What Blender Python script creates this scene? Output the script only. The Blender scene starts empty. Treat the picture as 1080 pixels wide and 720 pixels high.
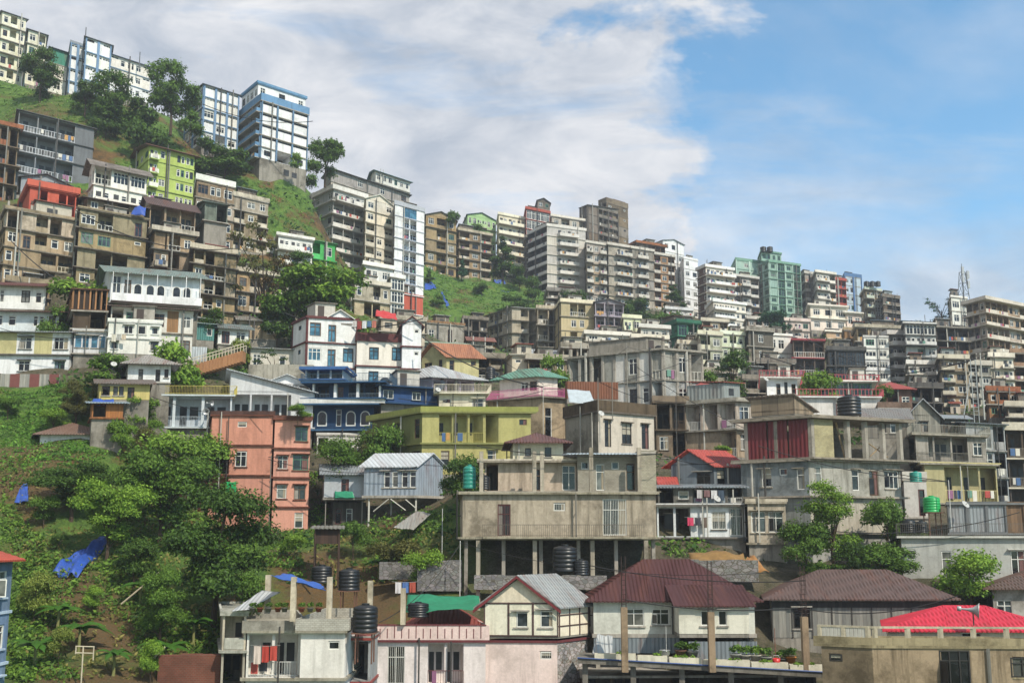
import bpy, math, random
import numpy as np
from mathutils import Matrix, Vector
R = math.radians
scene = bpy.context.scene
COL = scene.collection
# ------------------------------------------------------------------ camera
F, PCX, PITCH, HOR = 1000.0, 540.0, R(8), 570.0
PCY = HOR - F * math.tan(PITCH)
CP, SP = math.cos(PITCH), math.sin(PITCH)
cam = bpy.data.cameras.new('camera'); co = bpy.data.objects.new('camera', cam); COL.objects.link(co)
cam.sensor_width = 36; cam.lens = 36 * F / 1080; cam.shift_y = (PCY - 360) / 1080
cam.clip_end = 6000; cam.clip_start = 0.5
co.rotation_euler = (R(90) + PITCH, 0, 0); scene.camera = co

def far(D):                                # distances were first paced out short near the viewer
    return D * (1 + .27 * max(0, min(1, (140 - D) / 90))) if D > 0 else D
def pix(px, py, D): return pixr(px, py, far(D))
def pixr(px, py, D):                      # a point of the place, D metres out
    u = (px - PCX) / F; v = (PCY - py) / F
    x, y, z = u, CP - v * SP, SP + v * CP
    return Vector((x * D / y, D, z * D / y))

def topix(p):
    d = p[1] * CP + p[2] * SP
    return PCX + F * p[0] / d, PCY - F * (p[2] * CP - p[1] * SP) / d

# ------------------------------------------------------------------ materials
def hexlin(h):
    h = h.lstrip('#')
    if len(h) == 3: h = ''.join(c * 2 for c in h)
    return tuple((((int(h[i:i + 2], 16) / 255) + .055) / 1.055) ** 2.4 if int(h[i:i + 2], 16) > 10 else int(h[i:i + 2], 16) / 255 / 12.92 for i in (0, 2, 4)) + (1,)

MATS = {}
def base_mat(name):
    m = bpy.data.materials.new(name); m.use_nodes = True
    nt = m.node_tree; b = nt.nodes['Principled BSDF']
    return m, nt, b
def N(nt, t, **k):
    n = nt.nodes.new(t)
    for a, v in k.items(): setattr(n, a, v)
    return n
def ramp(nt, src, p0, c0, p1, c1):
    r = N(nt, 'ShaderNodeValToRGB'); e = r.color_ramp.elements
    e[0].position = p0; e[0].color = c0; e[1].position = p1; e[1].color = c1
    nt.links.new(src, r.inputs[0]); return r.outputs[0]
def mixc(nt, fac, a, b, mode='MIX'):
    m = N(nt, 'ShaderNodeMix', data_type='RGBA', blend_type=mode)
    for s, v in ((m.inputs[0], fac), (m.inputs[6], a), (m.inputs[7], b)):
        if hasattr(v, 'links'): nt.links.new(v, s)
        else: s.default_value = v
    return m.outputs[2]
def coords(nt, scale, rnd=True):
    tc = N(nt, 'ShaderNodeTexCoord'); mp = N(nt, 'ShaderNodeMapping'); mp.inputs['Scale'].default_value = scale
    nt.links.new(tc.outputs['Object'], mp.inputs[0])
    if rnd:
        oi = N(nt, 'ShaderNodeObjectInfo'); ml = N(nt, 'ShaderNodeMath', operation='MULTIPLY'); ml.inputs[1].default_value = 57
        nt.links.new(oi.outputs['Random'], ml.inputs[0]); nt.links.new(ml.outputs[0], mp.inputs['Location'])
    return mp.outputs[0]
def noise(nt, vec, scale, detail=4, rough=.6, dist=0):
    n = N(nt, 'ShaderNodeTexNoise'); n.inputs['Scale'].default_value = scale; n.inputs['Detail'].default_value = detail
    n.inputs['Roughness'].default_value = rough; n.inputs['Distortion'].default_value = dist
    nt.links.new(vec, n.inputs['Vector']); return n.outputs['Fac']
W1 = (1, 1, 1, 1)
def plaster(hx, dirt=1.0, rough=.9):
    """old painted or bare render with rain streaks and grime patches"""
    k = ('plaster', hx, dirt)
    if k in MATS: return MATS[k]
    m, nt, b = base_mat('plaster_' + hx); c = hexlin(hx); mx_, mn_ = max(c[:3]), min(c[:3]); g_ = sum(c[:3]) / 3
    k_ = .62 if mx_ - mn_ < .5 * mx_ else .86; lift = 1.46 if k_ < .7 else 1.0
    c = tuple(min(.78, (g_ + (x - g_) * k_) * lift * (1.02, 1.0, .99)[i]) for i, x in enumerate(c[:3])) + (1,)
    d = tuple(x * .33 * (.95, .93, .85)[i] for i, x in enumerate(c[:3])) + (1,)
    v = coords(nt, (1, 1, 1)); vs = coords(nt, (1.9, 1.9, .16))
    streak = ramp(nt, noise(nt, vs, 1.0, 6, .7), .47, (0, 0, 0, 1), .68, W1)
    patch = ramp(nt, noise(nt, v, .34, 7, .72), .47, (0, 0, 0, 1), .64, W1)
    fine = noise(nt, v, 5.5, 4, .7)
    s = N(nt, 'ShaderNodeMath', operation='MAXIMUM'); nt.links.new(streak, s.inputs[0]); nt.links.new(patch, s.inputs[1])
    s2 = N(nt, 'ShaderNodeMath', operation='MULTIPLY'); nt.links.new(s.outputs[0], s2.inputs[0]); s2.inputs[1].default_value = .68 * min(dirt, 1.25)
    c1 = mixc(nt, s2.outputs[0], c, d)
    c2 = mixc(nt, .55 * min(1, dirt + .2), c1, ramp(nt, fine, .3, (.62, .62, .6, 1), .68, (1.0, 1.0, 1.0, 1)), 'MULTIPLY')
    nt.links.new(c2, b.inputs['Base Color']); b.inputs['Roughness'].default_value = rough
    b.inputs['Specular IOR Level'].default_value = .25
    bp = N(nt, 'ShaderNodeBump'); bp.inputs['Strength'].default_value = .25; bp.inputs['Distance'].default_value = .03
    nt.links.new(fine, bp.inputs['Height']); nt.links.new(bp.outputs[0], b.inputs['Normal'])
    MATS[k] = m; return m
def blockwork(hx, mortar='8a857a'):
    k = ('block', hx)
    if k in MATS: return MATS[k]
    m, nt, b = base_mat('blockwork_' + hx)
    tc = N(nt, 'ShaderNodeTexCoord'); sx = N(nt, 'ShaderNodeSeparateXYZ'); nt.links.new(tc.outputs['Object'], sx.inputs[0])
    ad = N(nt, 'ShaderNodeMath', operation='ADD'); nt.links.new(sx.outputs[0], ad.inputs[0]); nt.links.new(sx.outputs[1], ad.inputs[1])
    cx = N(nt, 'ShaderNodeCombineXYZ'); nt.links.new(ad.outputs[0], cx.inputs[0]); nt.links.new(sx.outputs[2], cx.inputs[1])
    br = N(nt, 'ShaderNodeTexBrick'); br.inputs['Scale'].default_value = 2.2; br.inputs['Mortar Size'].default_value = .025
    c = hexlin(hx); br.inputs['Color1'].default_value = c; br.inputs['Color2'].default_value = tuple(x * .78 for x in c[:3]) + (1,)
    br.inputs['Mortar'].default_value = hexlin(mortar); nt.links.new(cx.outputs[0], br.inputs['Vector'])
    n = noise(nt, coords(nt, (1, 1, 1)), .8, 5, .7)
    nt.links.new(mixc(nt, .7, br.outputs[0], ramp(nt, n, .35, (.5, .48, .45, 1), .65, W1), 'MULTIPLY'), b.inputs['Base Color'])
    b.inputs['Roughness'].default_value = .95; MATS[k] = m; return m
def stone(hx):
    k = ('stone', hx)
    if k in MATS: return MATS[k]
    m, nt, b = base_mat('rubble_stone_' + hx); c = hexlin(hx); v = coords(nt, (1, 1, 1.6))
    vo = N(nt, 'ShaderNodeTexVoronoi'); vo.inputs['Scale'].default_value = 2.6; nt.links.new(v, vo.inputs['Vector'])
    v2 = N(nt, 'ShaderNodeTexVoronoi', feature='DISTANCE_TO_EDGE'); v2.inputs['Scale'].default_value = 2.6; nt.links.new(v, v2.inputs['Vector'])
    a = mixc(nt, .6, c, vo.outputs['Color'], 'MULTIPLY'); hsv = N(nt, 'ShaderNodeHueSaturation'); hsv.inputs['Saturation'].default_value = .14; hsv.inputs['Value'].default_value = 1.2
    nt.links.new(a, hsv.inputs['Color'])
    nt.links.new(mixc(nt, ramp(nt, v2.outputs[0], .0, (0, 0, 0, 1), .09, W1), tuple(x * .3 for x in c[:3]) + (1,), hsv.outputs[0]), b.inputs['Base Color'])
    b.inputs['Roughness'].default_value = .95; MATS[k] = m; return m
def sheet(hx, rust=.5, axis=0, wave=True):
    """painted or galvanised corrugated sheet with rust and fading"""
    k = ('sheet', hx, rust, axis, wave)
    if k in MATS: return MATS[k]
    m, nt, b = base_mat('metal_sheet_' + hx); c = hexlin(hx); v = coords(nt, (1, 1, 1))
    sc = (1.1, .16, .3) if axis == 0 else (.16, 1.1, .3)
    r = ramp(nt, noise(nt, coords(nt, sc), .9, 5, .7), .52, (0, 0, 0, 1), .66, W1)
    rm = N(nt, 'ShaderNodeMath', operation='MULTIPLY'); nt.links.new(r, rm.inputs[0]); rm.inputs[1].default_value = rust
    c1 = mixc(nt, rm.outputs[0], c, hexlin('6a3f2c'))
    c2 = mixc(nt, .6, c1, ramp(nt, noise(nt, coords(nt, sc), 2.3, 4, .6), .3, (.6, .6, .6, 1), .7, (1.1, 1.1, 1.1, 1)), 'MULTIPLY')
    nt.links.new(c2, b.inputs['Base Color']); b.inputs['Roughness'].default_value = .55; b.inputs['Metallic'].default_value = .15
    if wave:
        w = N(nt, 'ShaderNodeTexWave', bands_direction='X' if axis == 0 else 'Y'); w.inputs['Scale'].default_value = 1.1
        tc = N(nt, 'ShaderNodeTexCoord'); nt.links.new(tc.outputs['Object'], w.inputs['Vector'])
        bp = N(nt, 'ShaderNodeBump'); bp.inputs['Strength'].default_value = .8; bp.inputs['Distance'].default_value = .06
        nt.links.new(w.outputs['Fac'], bp.inputs['Height']); nt.links.new(bp.outputs[0], b.inputs['Normal'])
    MATS[k] = m; return m
def planks(hx):
    k = ('planks', hx)
    if k in MATS: return MATS[k]
    m, nt, b = base_mat('weathered_boards_' + hx); c = hexlin(hx)
    tc = N(nt, 'ShaderNodeTexCoord'); sx = N(nt, 'ShaderNodeSeparateXYZ'); nt.links.new(tc.outputs['Object'], sx.inputs[0])
    ad = N(nt, 'ShaderNodeMath', operation='ADD'); nt.links.new(sx.outputs[0], ad.inputs[0]); nt.links.new(sx.outputs[1], ad.inputs[1])
    ms = N(nt, 'ShaderNodeMath', operation='MULTIPLY'); nt.links.new(ad.outputs[0], ms.inputs[0]); ms.inputs[1].default_value = 4
    fl = N(nt, 'ShaderNodeMath', operation='FLOOR'); nt.links.new(ms.outputs[0], fl.inputs[0])
    fr = N(nt, 'ShaderNodeMath', operation='FRACT'); nt.links.new(ms.outputs[0], fr.inputs[0])
    wn = N(nt, 'ShaderNodeTexWhiteNoise', noise_dimensions='1D'); nt.links.new(fl.outputs[0], wn.inputs['W'])
    c1 = mixc(nt, .8, c, ramp(nt, wn.outputs['Value'], 0, (.55, .55, .55, 1), 1, (1.15, 1.1, 1.05, 1)), 'MULTIPLY')
    c2 = mixc(nt, ramp(nt, fr.outputs[0], .0, W1, .1, (0, 0, 0, 1)), c1, tuple(x * .25 for x in c[:3]) + (1,))
    n = noise(nt, coords(nt, (3, 3, .4)), 1.5, 5, .7)
    nt.links.new(mixc(nt, .6, c2, ramp(nt, n, .35, (.5, .47, .45, 1), .65, W1), 'MULTIPLY'), b.inputs['Base Color'])
    b.inputs['Roughness'].default_value = .85; MATS[k] = m; return m
def plain(hx, rough=.6, metal=0.0, var=.35):
    k = ('plain', hx, rough, metal)
    if k in MATS: return MATS[k]
    m, nt, b = base_mat('paint_' + hx); c = hexlin(hx)
    n = noise(nt, coords(nt, (1, 1, 1)), 2.5, 4, .7)
    nt.links.new(mixc(nt, var, c, ramp(nt, n, .35, (.45, .44, .42, 1), .65, W1), 'MULTIPLY'), b.inputs['Base Color'])
    b.inputs['Roughness'].default_value = rough; b.inputs['Metallic'].default_value = metal
    MATS[k] = m; return m
def glass(hx='10141a', rough=.12):
    k = ('glass', hx)
    if k in MATS: return MATS[k]
    m, nt, b = base_mat('window_glass_' + hx); n = noise(nt, coords(nt, (1, 1, 1)), .9, 2)
    c = hexlin(hx)
    nt.links.new(mixc(nt, ramp(nt, n, .45, (0, 0, 0, 1), .6, W1), c, tuple(min(1, x * 2.2 + .01) for x in c[:3]) + (1,)), b.inputs['Base Color'])
    b.inputs['Roughness'].default_value = rough; MATS[k] = m; return m
def leaf(hx, hx2, dry=0.0):
    k = ('leaf', hx, hx2)
    if k in MATS: return MATS[k]
    m, nt, b = base_mat('foliage_' + hx)
    g = N(nt, 'ShaderNodeNewGeometry')
    at = N(nt, 'ShaderNodeAttribute', attribute_name='lf')
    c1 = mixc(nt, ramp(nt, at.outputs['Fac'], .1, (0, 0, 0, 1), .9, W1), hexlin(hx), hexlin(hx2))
    n = noise(nt, coords(nt, (1, 1, 1)), .55, 3)
    c2 = mixc(nt, .7, c1, ramp(nt, n, .35, (.6, .62, .55, 1), .65, (1.15, 1.12, .95, 1)), 'MULTIPLY')
    nt.links.new(c2, b.inputs['Base Color']); b.inputs['Roughness'].default_value = .6
    b.inputs['Specular IOR Level'].default_value = .2
    tr = N(nt, 'ShaderNodeBsdfTranslucent'); nt.links.new(c2, tr.inputs[0])
    mx = N(nt, 'ShaderNodeMixShader'); mx.inputs[0].default_value = .25
    nt.links.new(b.outputs[0], mx.inputs[1]); nt.links.new(tr.outputs[0], mx.inputs[2])
    nt.links.new(mx.outputs[0], nt.nodes['Material Output'].inputs[0])
    MATS[k] = m; return m
def finish(s):
    """'kind:hex' -> material; a bare hex is plaster"""
    if not isinstance(s, str): return s
    if ':' not in s: return plaster(s)
    k, h = s.split(':')[:2]
    return {'blk': blockwork, 'st': stone, 'sh': sheet, 'pl': planks, 'pt': plain, 'gl': glass,
            'cl': lambda h: plaster(h, .62), 'dt': lambda h: plaster(h, 1.45), 'nr': lambda h: sheet(h, .38)}[k](h)

# ------------------------------------------------------------------ mesh building
class MB:
    def __init__(s): s.v = []; s.f = []; s.m = []; s.mats = []
    def mi(s, mat):
        if mat not in s.mats: s.mats.append(mat)
        return s.mats.index(mat)
    def poly(s, pts, mat):
        b = len(s.v); s.v += [tuple(p) for p in pts]; s.f.append(tuple(range(b, b + len(pts)))); s.m.append(s.mi(mat))
    def box(s, x0, y0, z0, x1, y1, z1, mat):
        if x1 < x0: x0, x1 = x1, x0
        if y1 < y0: y0, y1 = y1, y0
        if z1 < z0: z0, z1 = z1, z0
        b = len(s.v); k = s.mi(mat)
        s.v += [(x0, y0, z0), (x1, y0, z0), (x1, y1, z0), (x0, y1, z0), (x0, y0, z1), (x1, y0, z1), (x1, y1, z1), (x0, y1, z1)]
        for f in ((0, 3, 2, 1), (4, 5, 6, 7), (0, 1, 5, 4), (1, 2, 6, 5), (2, 3, 7, 6), (3, 0, 4, 7)):
            s.f.append(tuple(b + i for i in f)); s.m.append(k)
    def tube(s, pts, r, mat, n=6, r1=None, cap=True):
        pts = [Vector(p) for p in pts]; k = s.mi(mat); b = len(s.v); L = len(pts)
        for i, p in enumerate(pts):
            d = (pts[min(i + 1, L - 1)] - pts[max(i - 1, 0)]).normalized()
            a = d.cross(Vector((0, 0, 1)) if abs(d.z) < .9 else Vector((1, 0, 0))).normalized(); c = d.cross(a)
            rr = r if r1 is None else r + (r1 - r) * i / (L - 1)
            for j in range(n):
                t = 2 * math.pi * j / n; s.v.append(tuple(p + a * math.cos(t) * rr + c * math.sin(t) * rr))
        for i in range(L - 1):
            for j in range(n):
                s.f.append((b + i * n + j, b + i * n + (j + 1) % n, b + (i + 1) * n + (j + 1) % n, b + (i + 1) * n + j)); s.m.append(k)
        if cap:
            s.f.append(tuple(b + j for j in range(n))[::-1]); s.m.append(k)
            s.f.append(tuple(b + (L - 1) * n + j for j in range(n))); s.m.append(k)
    def lathe(s, prof, mat, n=20, c=(0, 0, 0)):
        b = len(s.v); k = s.mi(mat)
        for r, z in prof:
            for j in range(n):
                t = 2 * math.pi * j / n; s.v.append((c[0] + r * math.cos(t), c[1] + r * math.sin(t), c[2] + z))
        for i in range(len(prof) - 1):
            for j in range(n):
                s.f.append((b + i * n + j, b + i * n + (j + 1) % n, b + (i + 1) * n + (j + 1) % n, b + (i + 1) * n + j)); s.m.append(k)
    def mesh(s, name, smooth=False, shear=None):
        me = bpy.data.meshes.new(name)
        vs = s.v if shear is None else [(x + y * shear[0], y * shear[1], z) for x, y, z in s.v]
        me.from_pydata(vs, [], s.f)
        for m in s.mats: me.materials.append(m)
        me.polygons.foreach_set('material_index', s.m)
        if smooth: me.polygons.foreach_set('use_smooth', [True] * len(s.f))
        me.update(); return me
    def obj(s, name, parent=None, mat=None, smooth=False, shear=None):
        if not s.f: return None
        o = bpy.data.objects.new(name, s.mesh(name, smooth, shear)); COL.objects.link(o)
        if parent: o.parent = parent
        if mat is not None: o.matrix_local = mat
        return o
def tag(o, label=None, cat=None, group=None, kind=None):
    if cat and not kind: kind = 'thing'
    for k, v in (('label', label), ('category', cat), ('group', group), ('kind', kind)):
        if v: o[k] = v
    return o
def empty(name, loc, rz, label, cat, group=None):
    o = bpy.data.objects.new(name, None); COL.objects.link(o); o.location = loc; o.rotation_euler = (0, 0, rz)
    o.empty_display_size = .3
    return tag(o, label, cat, group)
def copy_tree(o, parent=None):
    c = o.copy(); COL.objects.link(c)
    if parent: c.parent = parent
    for ch in o.children: copy_tree(ch, c)
    return c

# ------------------------------------------------------------------ windows
WIN = {}
FRAMES = {'w': 'pt:d9d8d0', 'k': 'pt:2a2622', 'b': 'pt:3f6d92', 'g': 'pt:4c7a62', 'r': 'pt:5a2a26', 'n': 'pt:5d4632', 'y': 'pt:b9a95e'}
PANES = ['0b0d10', '101317', '08090b', '161b20', '262c30', '0e1114', '4a4b47']
def window(parent, M, w, h, near, fr='w', rng=random, style='m', shut=None):
    w = round(w, 1); h = round(h, 1)
    pane = PANES[int(rng.random() ** 1.5 * len(PANES)) % len(PANES)]
    if style == 'blue': pane = '2f5566'
    ajar = near and style == 'm' and w > .7 and rng.random() < .28
    cur = int(rng.random() * 9) if near and w > .6 else 0
    key = (w, h, near, fr, pane, style, ajar, cur)
    if key not in WIN:
        fm = finish(FRAMES[fr]); gm = glass(pane); a = MB(); g = MB(); t = .07 if near else .1; d = .06
        x0, x1 = -w / 2, w / 2
        a.box(x0, -d, 0, x0 + t, .03, h, fm); a.box(x1 - t, -d, 0, x1, .03, h, fm)
        a.box(x0 + t, -d, 0, x1 - t, .03, t, fm); a.box(x0 + t, -d, h - t, x1 - t, .03, h, fm)
        n = max(1, round(w / .62))
        tr = .7 if h > 1.0 else None
        for i in range(1, n): x = x0 + w * i / n; a.box(x - t * .45, -d + .005, t, x + t * .45, .02, h - t, fm)
        if tr: a.box(x0 + t, -d + .01, h * tr - t * .4, x1 - t, .025, h * tr + t * .4, fm)
        if near and style == 'g':
            for i in range(int(w / .13)):
                x = x0 + .1 + i * .13; a.box(x, -d - .03, t, x + .02, -d - .01, h - t, fm)
        if ajar:                       # one casement standing open
            lw = w / n; ca, sa = math.cos(R(62)), math.sin(R(62)); X = lambda q: (x0 + q * ca, -d - q * sa)
            for q0, q1, z0, z1 in ((0, .06, t, h * .7), (lw - .06, lw, t, h * .7), (.06, lw - .06, t, t + .06), (.06, lw - .06, h * .7 - .06, h * .7)):
                p0, p1 = X(q0), X(q1); a.poly([(p0[0], p0[1], z0), (p1[0], p1[1], z0), (p1[0], p1[1], z1), (p0[0], p0[1], z1)], fm)
            p0, p1 = X(.05), X(lw - .05); g.poly([(p0[0] + .004, p0[1], t), (p1[0] + .004, p1[1], t), (p1[0] + .004, p1[1], h * .7), (p0[0] + .004, p0[1], h * .7)], gm)
        gg = a if not near else g
        gg.poly([(x0 + .02, .01, .02), (x1 - .02, .01, .02), (x1 - .02, .01, h - .02), (x0 + .02, .01, h - .02)], gm)
        if cur in (1, 2, 3, 4, 5) and near:     # cloth hanging inside
            cm = finish('pt:' + ('8f8a80', '6d4a44', 'a39c8a', '5d6a78', '9a8f7a')[cur - 1]); xa, xb = ((x0 + t, -w * .12), (w * .1, x1 - t), (x0 + t, x1 - t), (x0 + t, x0 + w * .3), (x1 - w * .35, x1 - t))[cur - 1]
            zb_ = t if cur != 3 else h * .45; nn = 5
            for i in range(nn):
                u0 = xa + (xb - xa) * i / nn; u1 = xa + (xb - xa) * (i + 1) / nn; y0, y1 = (-.004, -.022) if i % 2 else (-.022, -.004)
                g.poly([(u0, y0, zb_), (u1, y1, zb_), (u1, y1, h - t), (u0, y0, h - t)], cm)
        WIN[key] = (a.mesh('window'), g.mesh('pane') if near else None)
    me, pm = WIN[key]
    o = bpy.data.objects.new('window', me); COL.objects.link(o); o.parent = parent; o.matrix_local = M
    if pm:
        p = bpy.data.objects.new('pane', pm); COL.objects.link(p); p.parent = o
    return o

# ------------------------------------------------------------------ roofs
def slope(mb, O, e, W, s, run, rise, kl, kr, mat, corr, th=.1):
    """one roof plane: eave from O along e, climbing along s; kl, kr are the insets of its ends (m per m of run)"""
    O = Vector(O); e = Vector(e); s = Vector(s)
    up = Vector((0, 0, 1)); Ln = math.hypot(run, rise); nrm = (up * run - s * rise) / Ln
    def top(u):
        t = 1.0
        if kl > 0: t = min(t, u / (kl * run))
        if kr > 0: t = min(t, (W - u) / (kr * run))
        return max(0, t)
    if not corr:
        us = sorted({0, W, min(kl * run, W), max(0, W - kr * run)})
    else:
        n = max(2, int(W / .13)); us = sorted(set([W * i / n for i in range(n + 1)] + [min(kl * run, W), max(0, W - kr * run)]))
    P = []
    for i, u in enumerate(us):
        t = top(u); off = nrm * ((.035 if i % 2 else 0) if corr else 0)
        a = O + e * u + off; b = O + e * u + s * run * t + up * rise * t + off
        P.append((a, b))
    dn = Vector((0, 0, -th)); k = mb.mi(mat)
    for (a, b), (c, d) in zip(P, P[1:]):
        if (b - a).length < 1e-4 and (d - c).length < 1e-4: continue
        mb.poly([a, c, d, b] if (b - a).length > 1e-4 else [a, c, d], mat)
        mb.poly([a + dn, b + dn, d + dn, c + dn], mat)
        mb.poly([a, a + dn, c + dn, c], mat); mb.poly([b, d, d + dn, b + dn], mat)
    for a, b in (P[0], P[-1]): mb.poly([a, b, b + dn, a + dn], mat)

def roof(mb, wall, x0, y0, x1, y1, z, typ, h, oh, mat, wm, corr):
    """wall: MB that receives the gable triangles"""
    W, Dp = x1 - x0, y1 - y0
    X0, Y0, X1, Y1 = x0 - oh, y0 - oh, x1 + oh, y1 + oh; W2, D2 = X1 - X0, Y1 - Y0
    if typ == 'hip':
        q = min(W2, D2) / 2; a = 1.0
        if W2 >= D2:
            slope(mb, (X0, Y0, z), (1, 0, 0), W2, (0, 1, 0), q, h, a, a, mat, corr); slope(mb, (X1, Y1, z), (-1, 0, 0), W2, (0, -1, 0), q, h, a, a, mat, corr)
            slope(mb, (X0, Y1, z), (0, -1, 0), D2, (1, 0, 0), q, h, a, a, mat, corr); slope(mb, (X1, Y0, z), (0, 1, 0), D2, (-1, 0, 0), q, h, a, a, mat, corr)
        else:
            slope(mb, (X0, Y0, z), (1, 0, 0), W2, (0, 1, 0), q, h, a, a, mat, corr); slope(mb, (X1, Y1, z), (-1, 0, 0), W2, (0, -1, 0), q, h, a, a, mat, corr)
            slope(mb, (X0, Y1, z), (0, -1, 0), D2, (1, 0, 0), q, h, a, a, mat, corr); slope(mb, (X1, Y0, z), (0, 1, 0), D2, (-1, 0, 0), q, h, a, a, mat, corr)
    elif typ == 'gx':
        k = h * oh / (Dp / 2)
        slope(mb, (X0, Y0, z - k), (1, 0, 0), W2, (0, 1, 0), D2 / 2, h + k, 0, 0, mat, corr); slope(mb, (X1, Y1, z - k), (-1, 0, 0), W2, (0, -1, 0), D2 / 2, h + k, 0, 0, mat, corr)
        for x in (x0, x1): wall.poly([(x, y0, z - .12), (x, y1, z - .12), (x, (y0 + y1) / 2, z + h - .12)], wm)
    elif typ == 'gy':
        k = h * oh / (W / 2)
        slope(mb, (X0, Y1, z - k), (0, -1, 0), D2, (1, 0, 0), W2 / 2, h + k, 0, 0, mat, corr); slope(mb, (X1, Y0, z - k), (0, 1, 0), D2, (-1, 0, 0), W2 / 2, h + k, 0, 0, mat, corr)
        for y in (y0, y1): wall.poly([(x0, y, z - .12), (x1, y, z - .12), ((x0 + x1) / 2, y, z + h - .12)], wm)
    elif typ in ('sf', 'sb'):
        k = h * oh / Dp; sgn = typ == 'sf'
        if sgn: slope(mb, (X0, Y0, z - k), (1, 0, 0), W2, (0, 1, 0), D2, h + 2 * k, 0, 0, mat, corr)
        else: slope(mb, (X1, Y1, z - k), (-1, 0, 0), W2, (0, -1, 0), D2, h + 2 * k, 0, 0, mat, corr)
        ya = y1 if sgn else y0
        for x in (x0, x1): wall.poly([(x, y0, z - .12), (x, y1, z - .12), (x, ya, z + h - .12)], wm)
        wall.poly([(x0, ya, z - .12), (x1, ya, z - .12), (x1, ya, z + h - .12), (x0, ya, z + h - .12)], wm)
    elif typ in ('sl', 'sr'):
        k = h * oh / W; sgn = typ == 'sl'
        if sgn: slope(mb, (X0, Y1, z - k), (0, -1, 0), D2, (1, 0, 0), W2, h + 2 * k, 0, 0, mat, corr)
        else: slope(mb, (X1, Y0, z - k), (0, 1, 0), D2, (-1, 0, 0), W2, h + 2 * k, 0, 0, mat, corr)
        xa = x1 if sgn else x0
        for y in (y0, y1): wall.poly([(x0, y, z - .12), (x1, y, z - .12), (xa, y, z + h - .12)], wm)
        wall.poly([(xa, y0, z - .12), (xa, y1, z - .12), (xa, y1, z + h - .12), (xa, y0, z + h - .12)], wm)

# ------------------------------------------------------------------ buildings
CPS = []          # ground control points
BASES = []; DBG = []
class Face:
    """u runs along the facade (left to right seen from outside), v up, n outwards"""
    def __init__(s, kind, W, Dp):
        s.k = kind; s.W = W; s.D = Dp; s.len = W if kind in 'RB' else Dp
    def p(s, u, v, n):
        if s.k == 'R': return (u, -n, v)
        if s.k == 'L': return (-n, s.D - u, v)
        if s.k == 'E': return (s.W + n, u, v)
        return (s.W - u, s.D + n, v)
    def rect(s, mb, u0, v0, u1, v1, n, mat):
        if u1 - u0 > .005 and v1 - v0 > .005: mb.poly([s.p(u0, v0, n), s.p(u1, v0, n), s.p(u1, v1, n), s.p(u0, v1, n)], mat)
    def box(s, mb, u0, v0, n0, u1, v1, n1, mat):
        a = s.p(u0, v0, n0); b = s.p(u1, v1, n1); mb.box(a[0], a[1], a[2], b[0], b[1], b[2], mat)
    def hole(s, mb, u0, v0, u1, v1, d, mat, bottom=True):
        q = s.p
        mb.poly([q(u0, v0, 0), q(u0, v1, 0), q(u0, v1, -d), q(u0, v0, -d)], mat); mb.poly([q(u1, v0, 0), q(u1, v0, -d), q(u1, v1, -d), q(u1, v1, 0)], mat)
        mb.poly([q(u0, v1, 0), q(u1, v1, 0), q(u1, v1, -d), q(u0, v1, -d)], mat)
        if bottom: mb.poly([q(u0, v0, 0), q(u0, v0, -d), q(u1, v0, -d), q(u1, v0, 0)], mat)
    def frame(s, mb, u0, v0, u1, v1, U0, V0, U1, V1, mat):
        """wall panel U0..V1 with an opening u0..v1"""
        s.rect(mb, U0, V0, U1, v0, 0, mat); s.rect(mb, U0, v1, U1, V1, 0, mat)
        s.rect(mb, U0, v0, u0, v1, 0, mat); s.rect(mb, u1, v0, U1, v1, 0, mat)

def rail(mb, P, u0, u1, v, n, h, mat, near, thick=.04):
    """a bar railing between u0 and u1 on a face"""
    f = P; t = thick if near else .07
    f.box(mb, u0, v + h - t, n - t, u1, v + h, n, mat); f.box(mb, u0, v + .08, n - t, u1, v + .08 + t, n, mat)
    st = .16 if near else .45; k = max(1, int((u1 - u0) / st)); b = .022 if near else .07
    for i in range(k + 1):
        u = u0 + (u1 - u0) * i / k; f.box(mb, u - b / 2, v, n - t * .8, u + b / 2, v + h - t, n - t * .2, mat)

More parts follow.
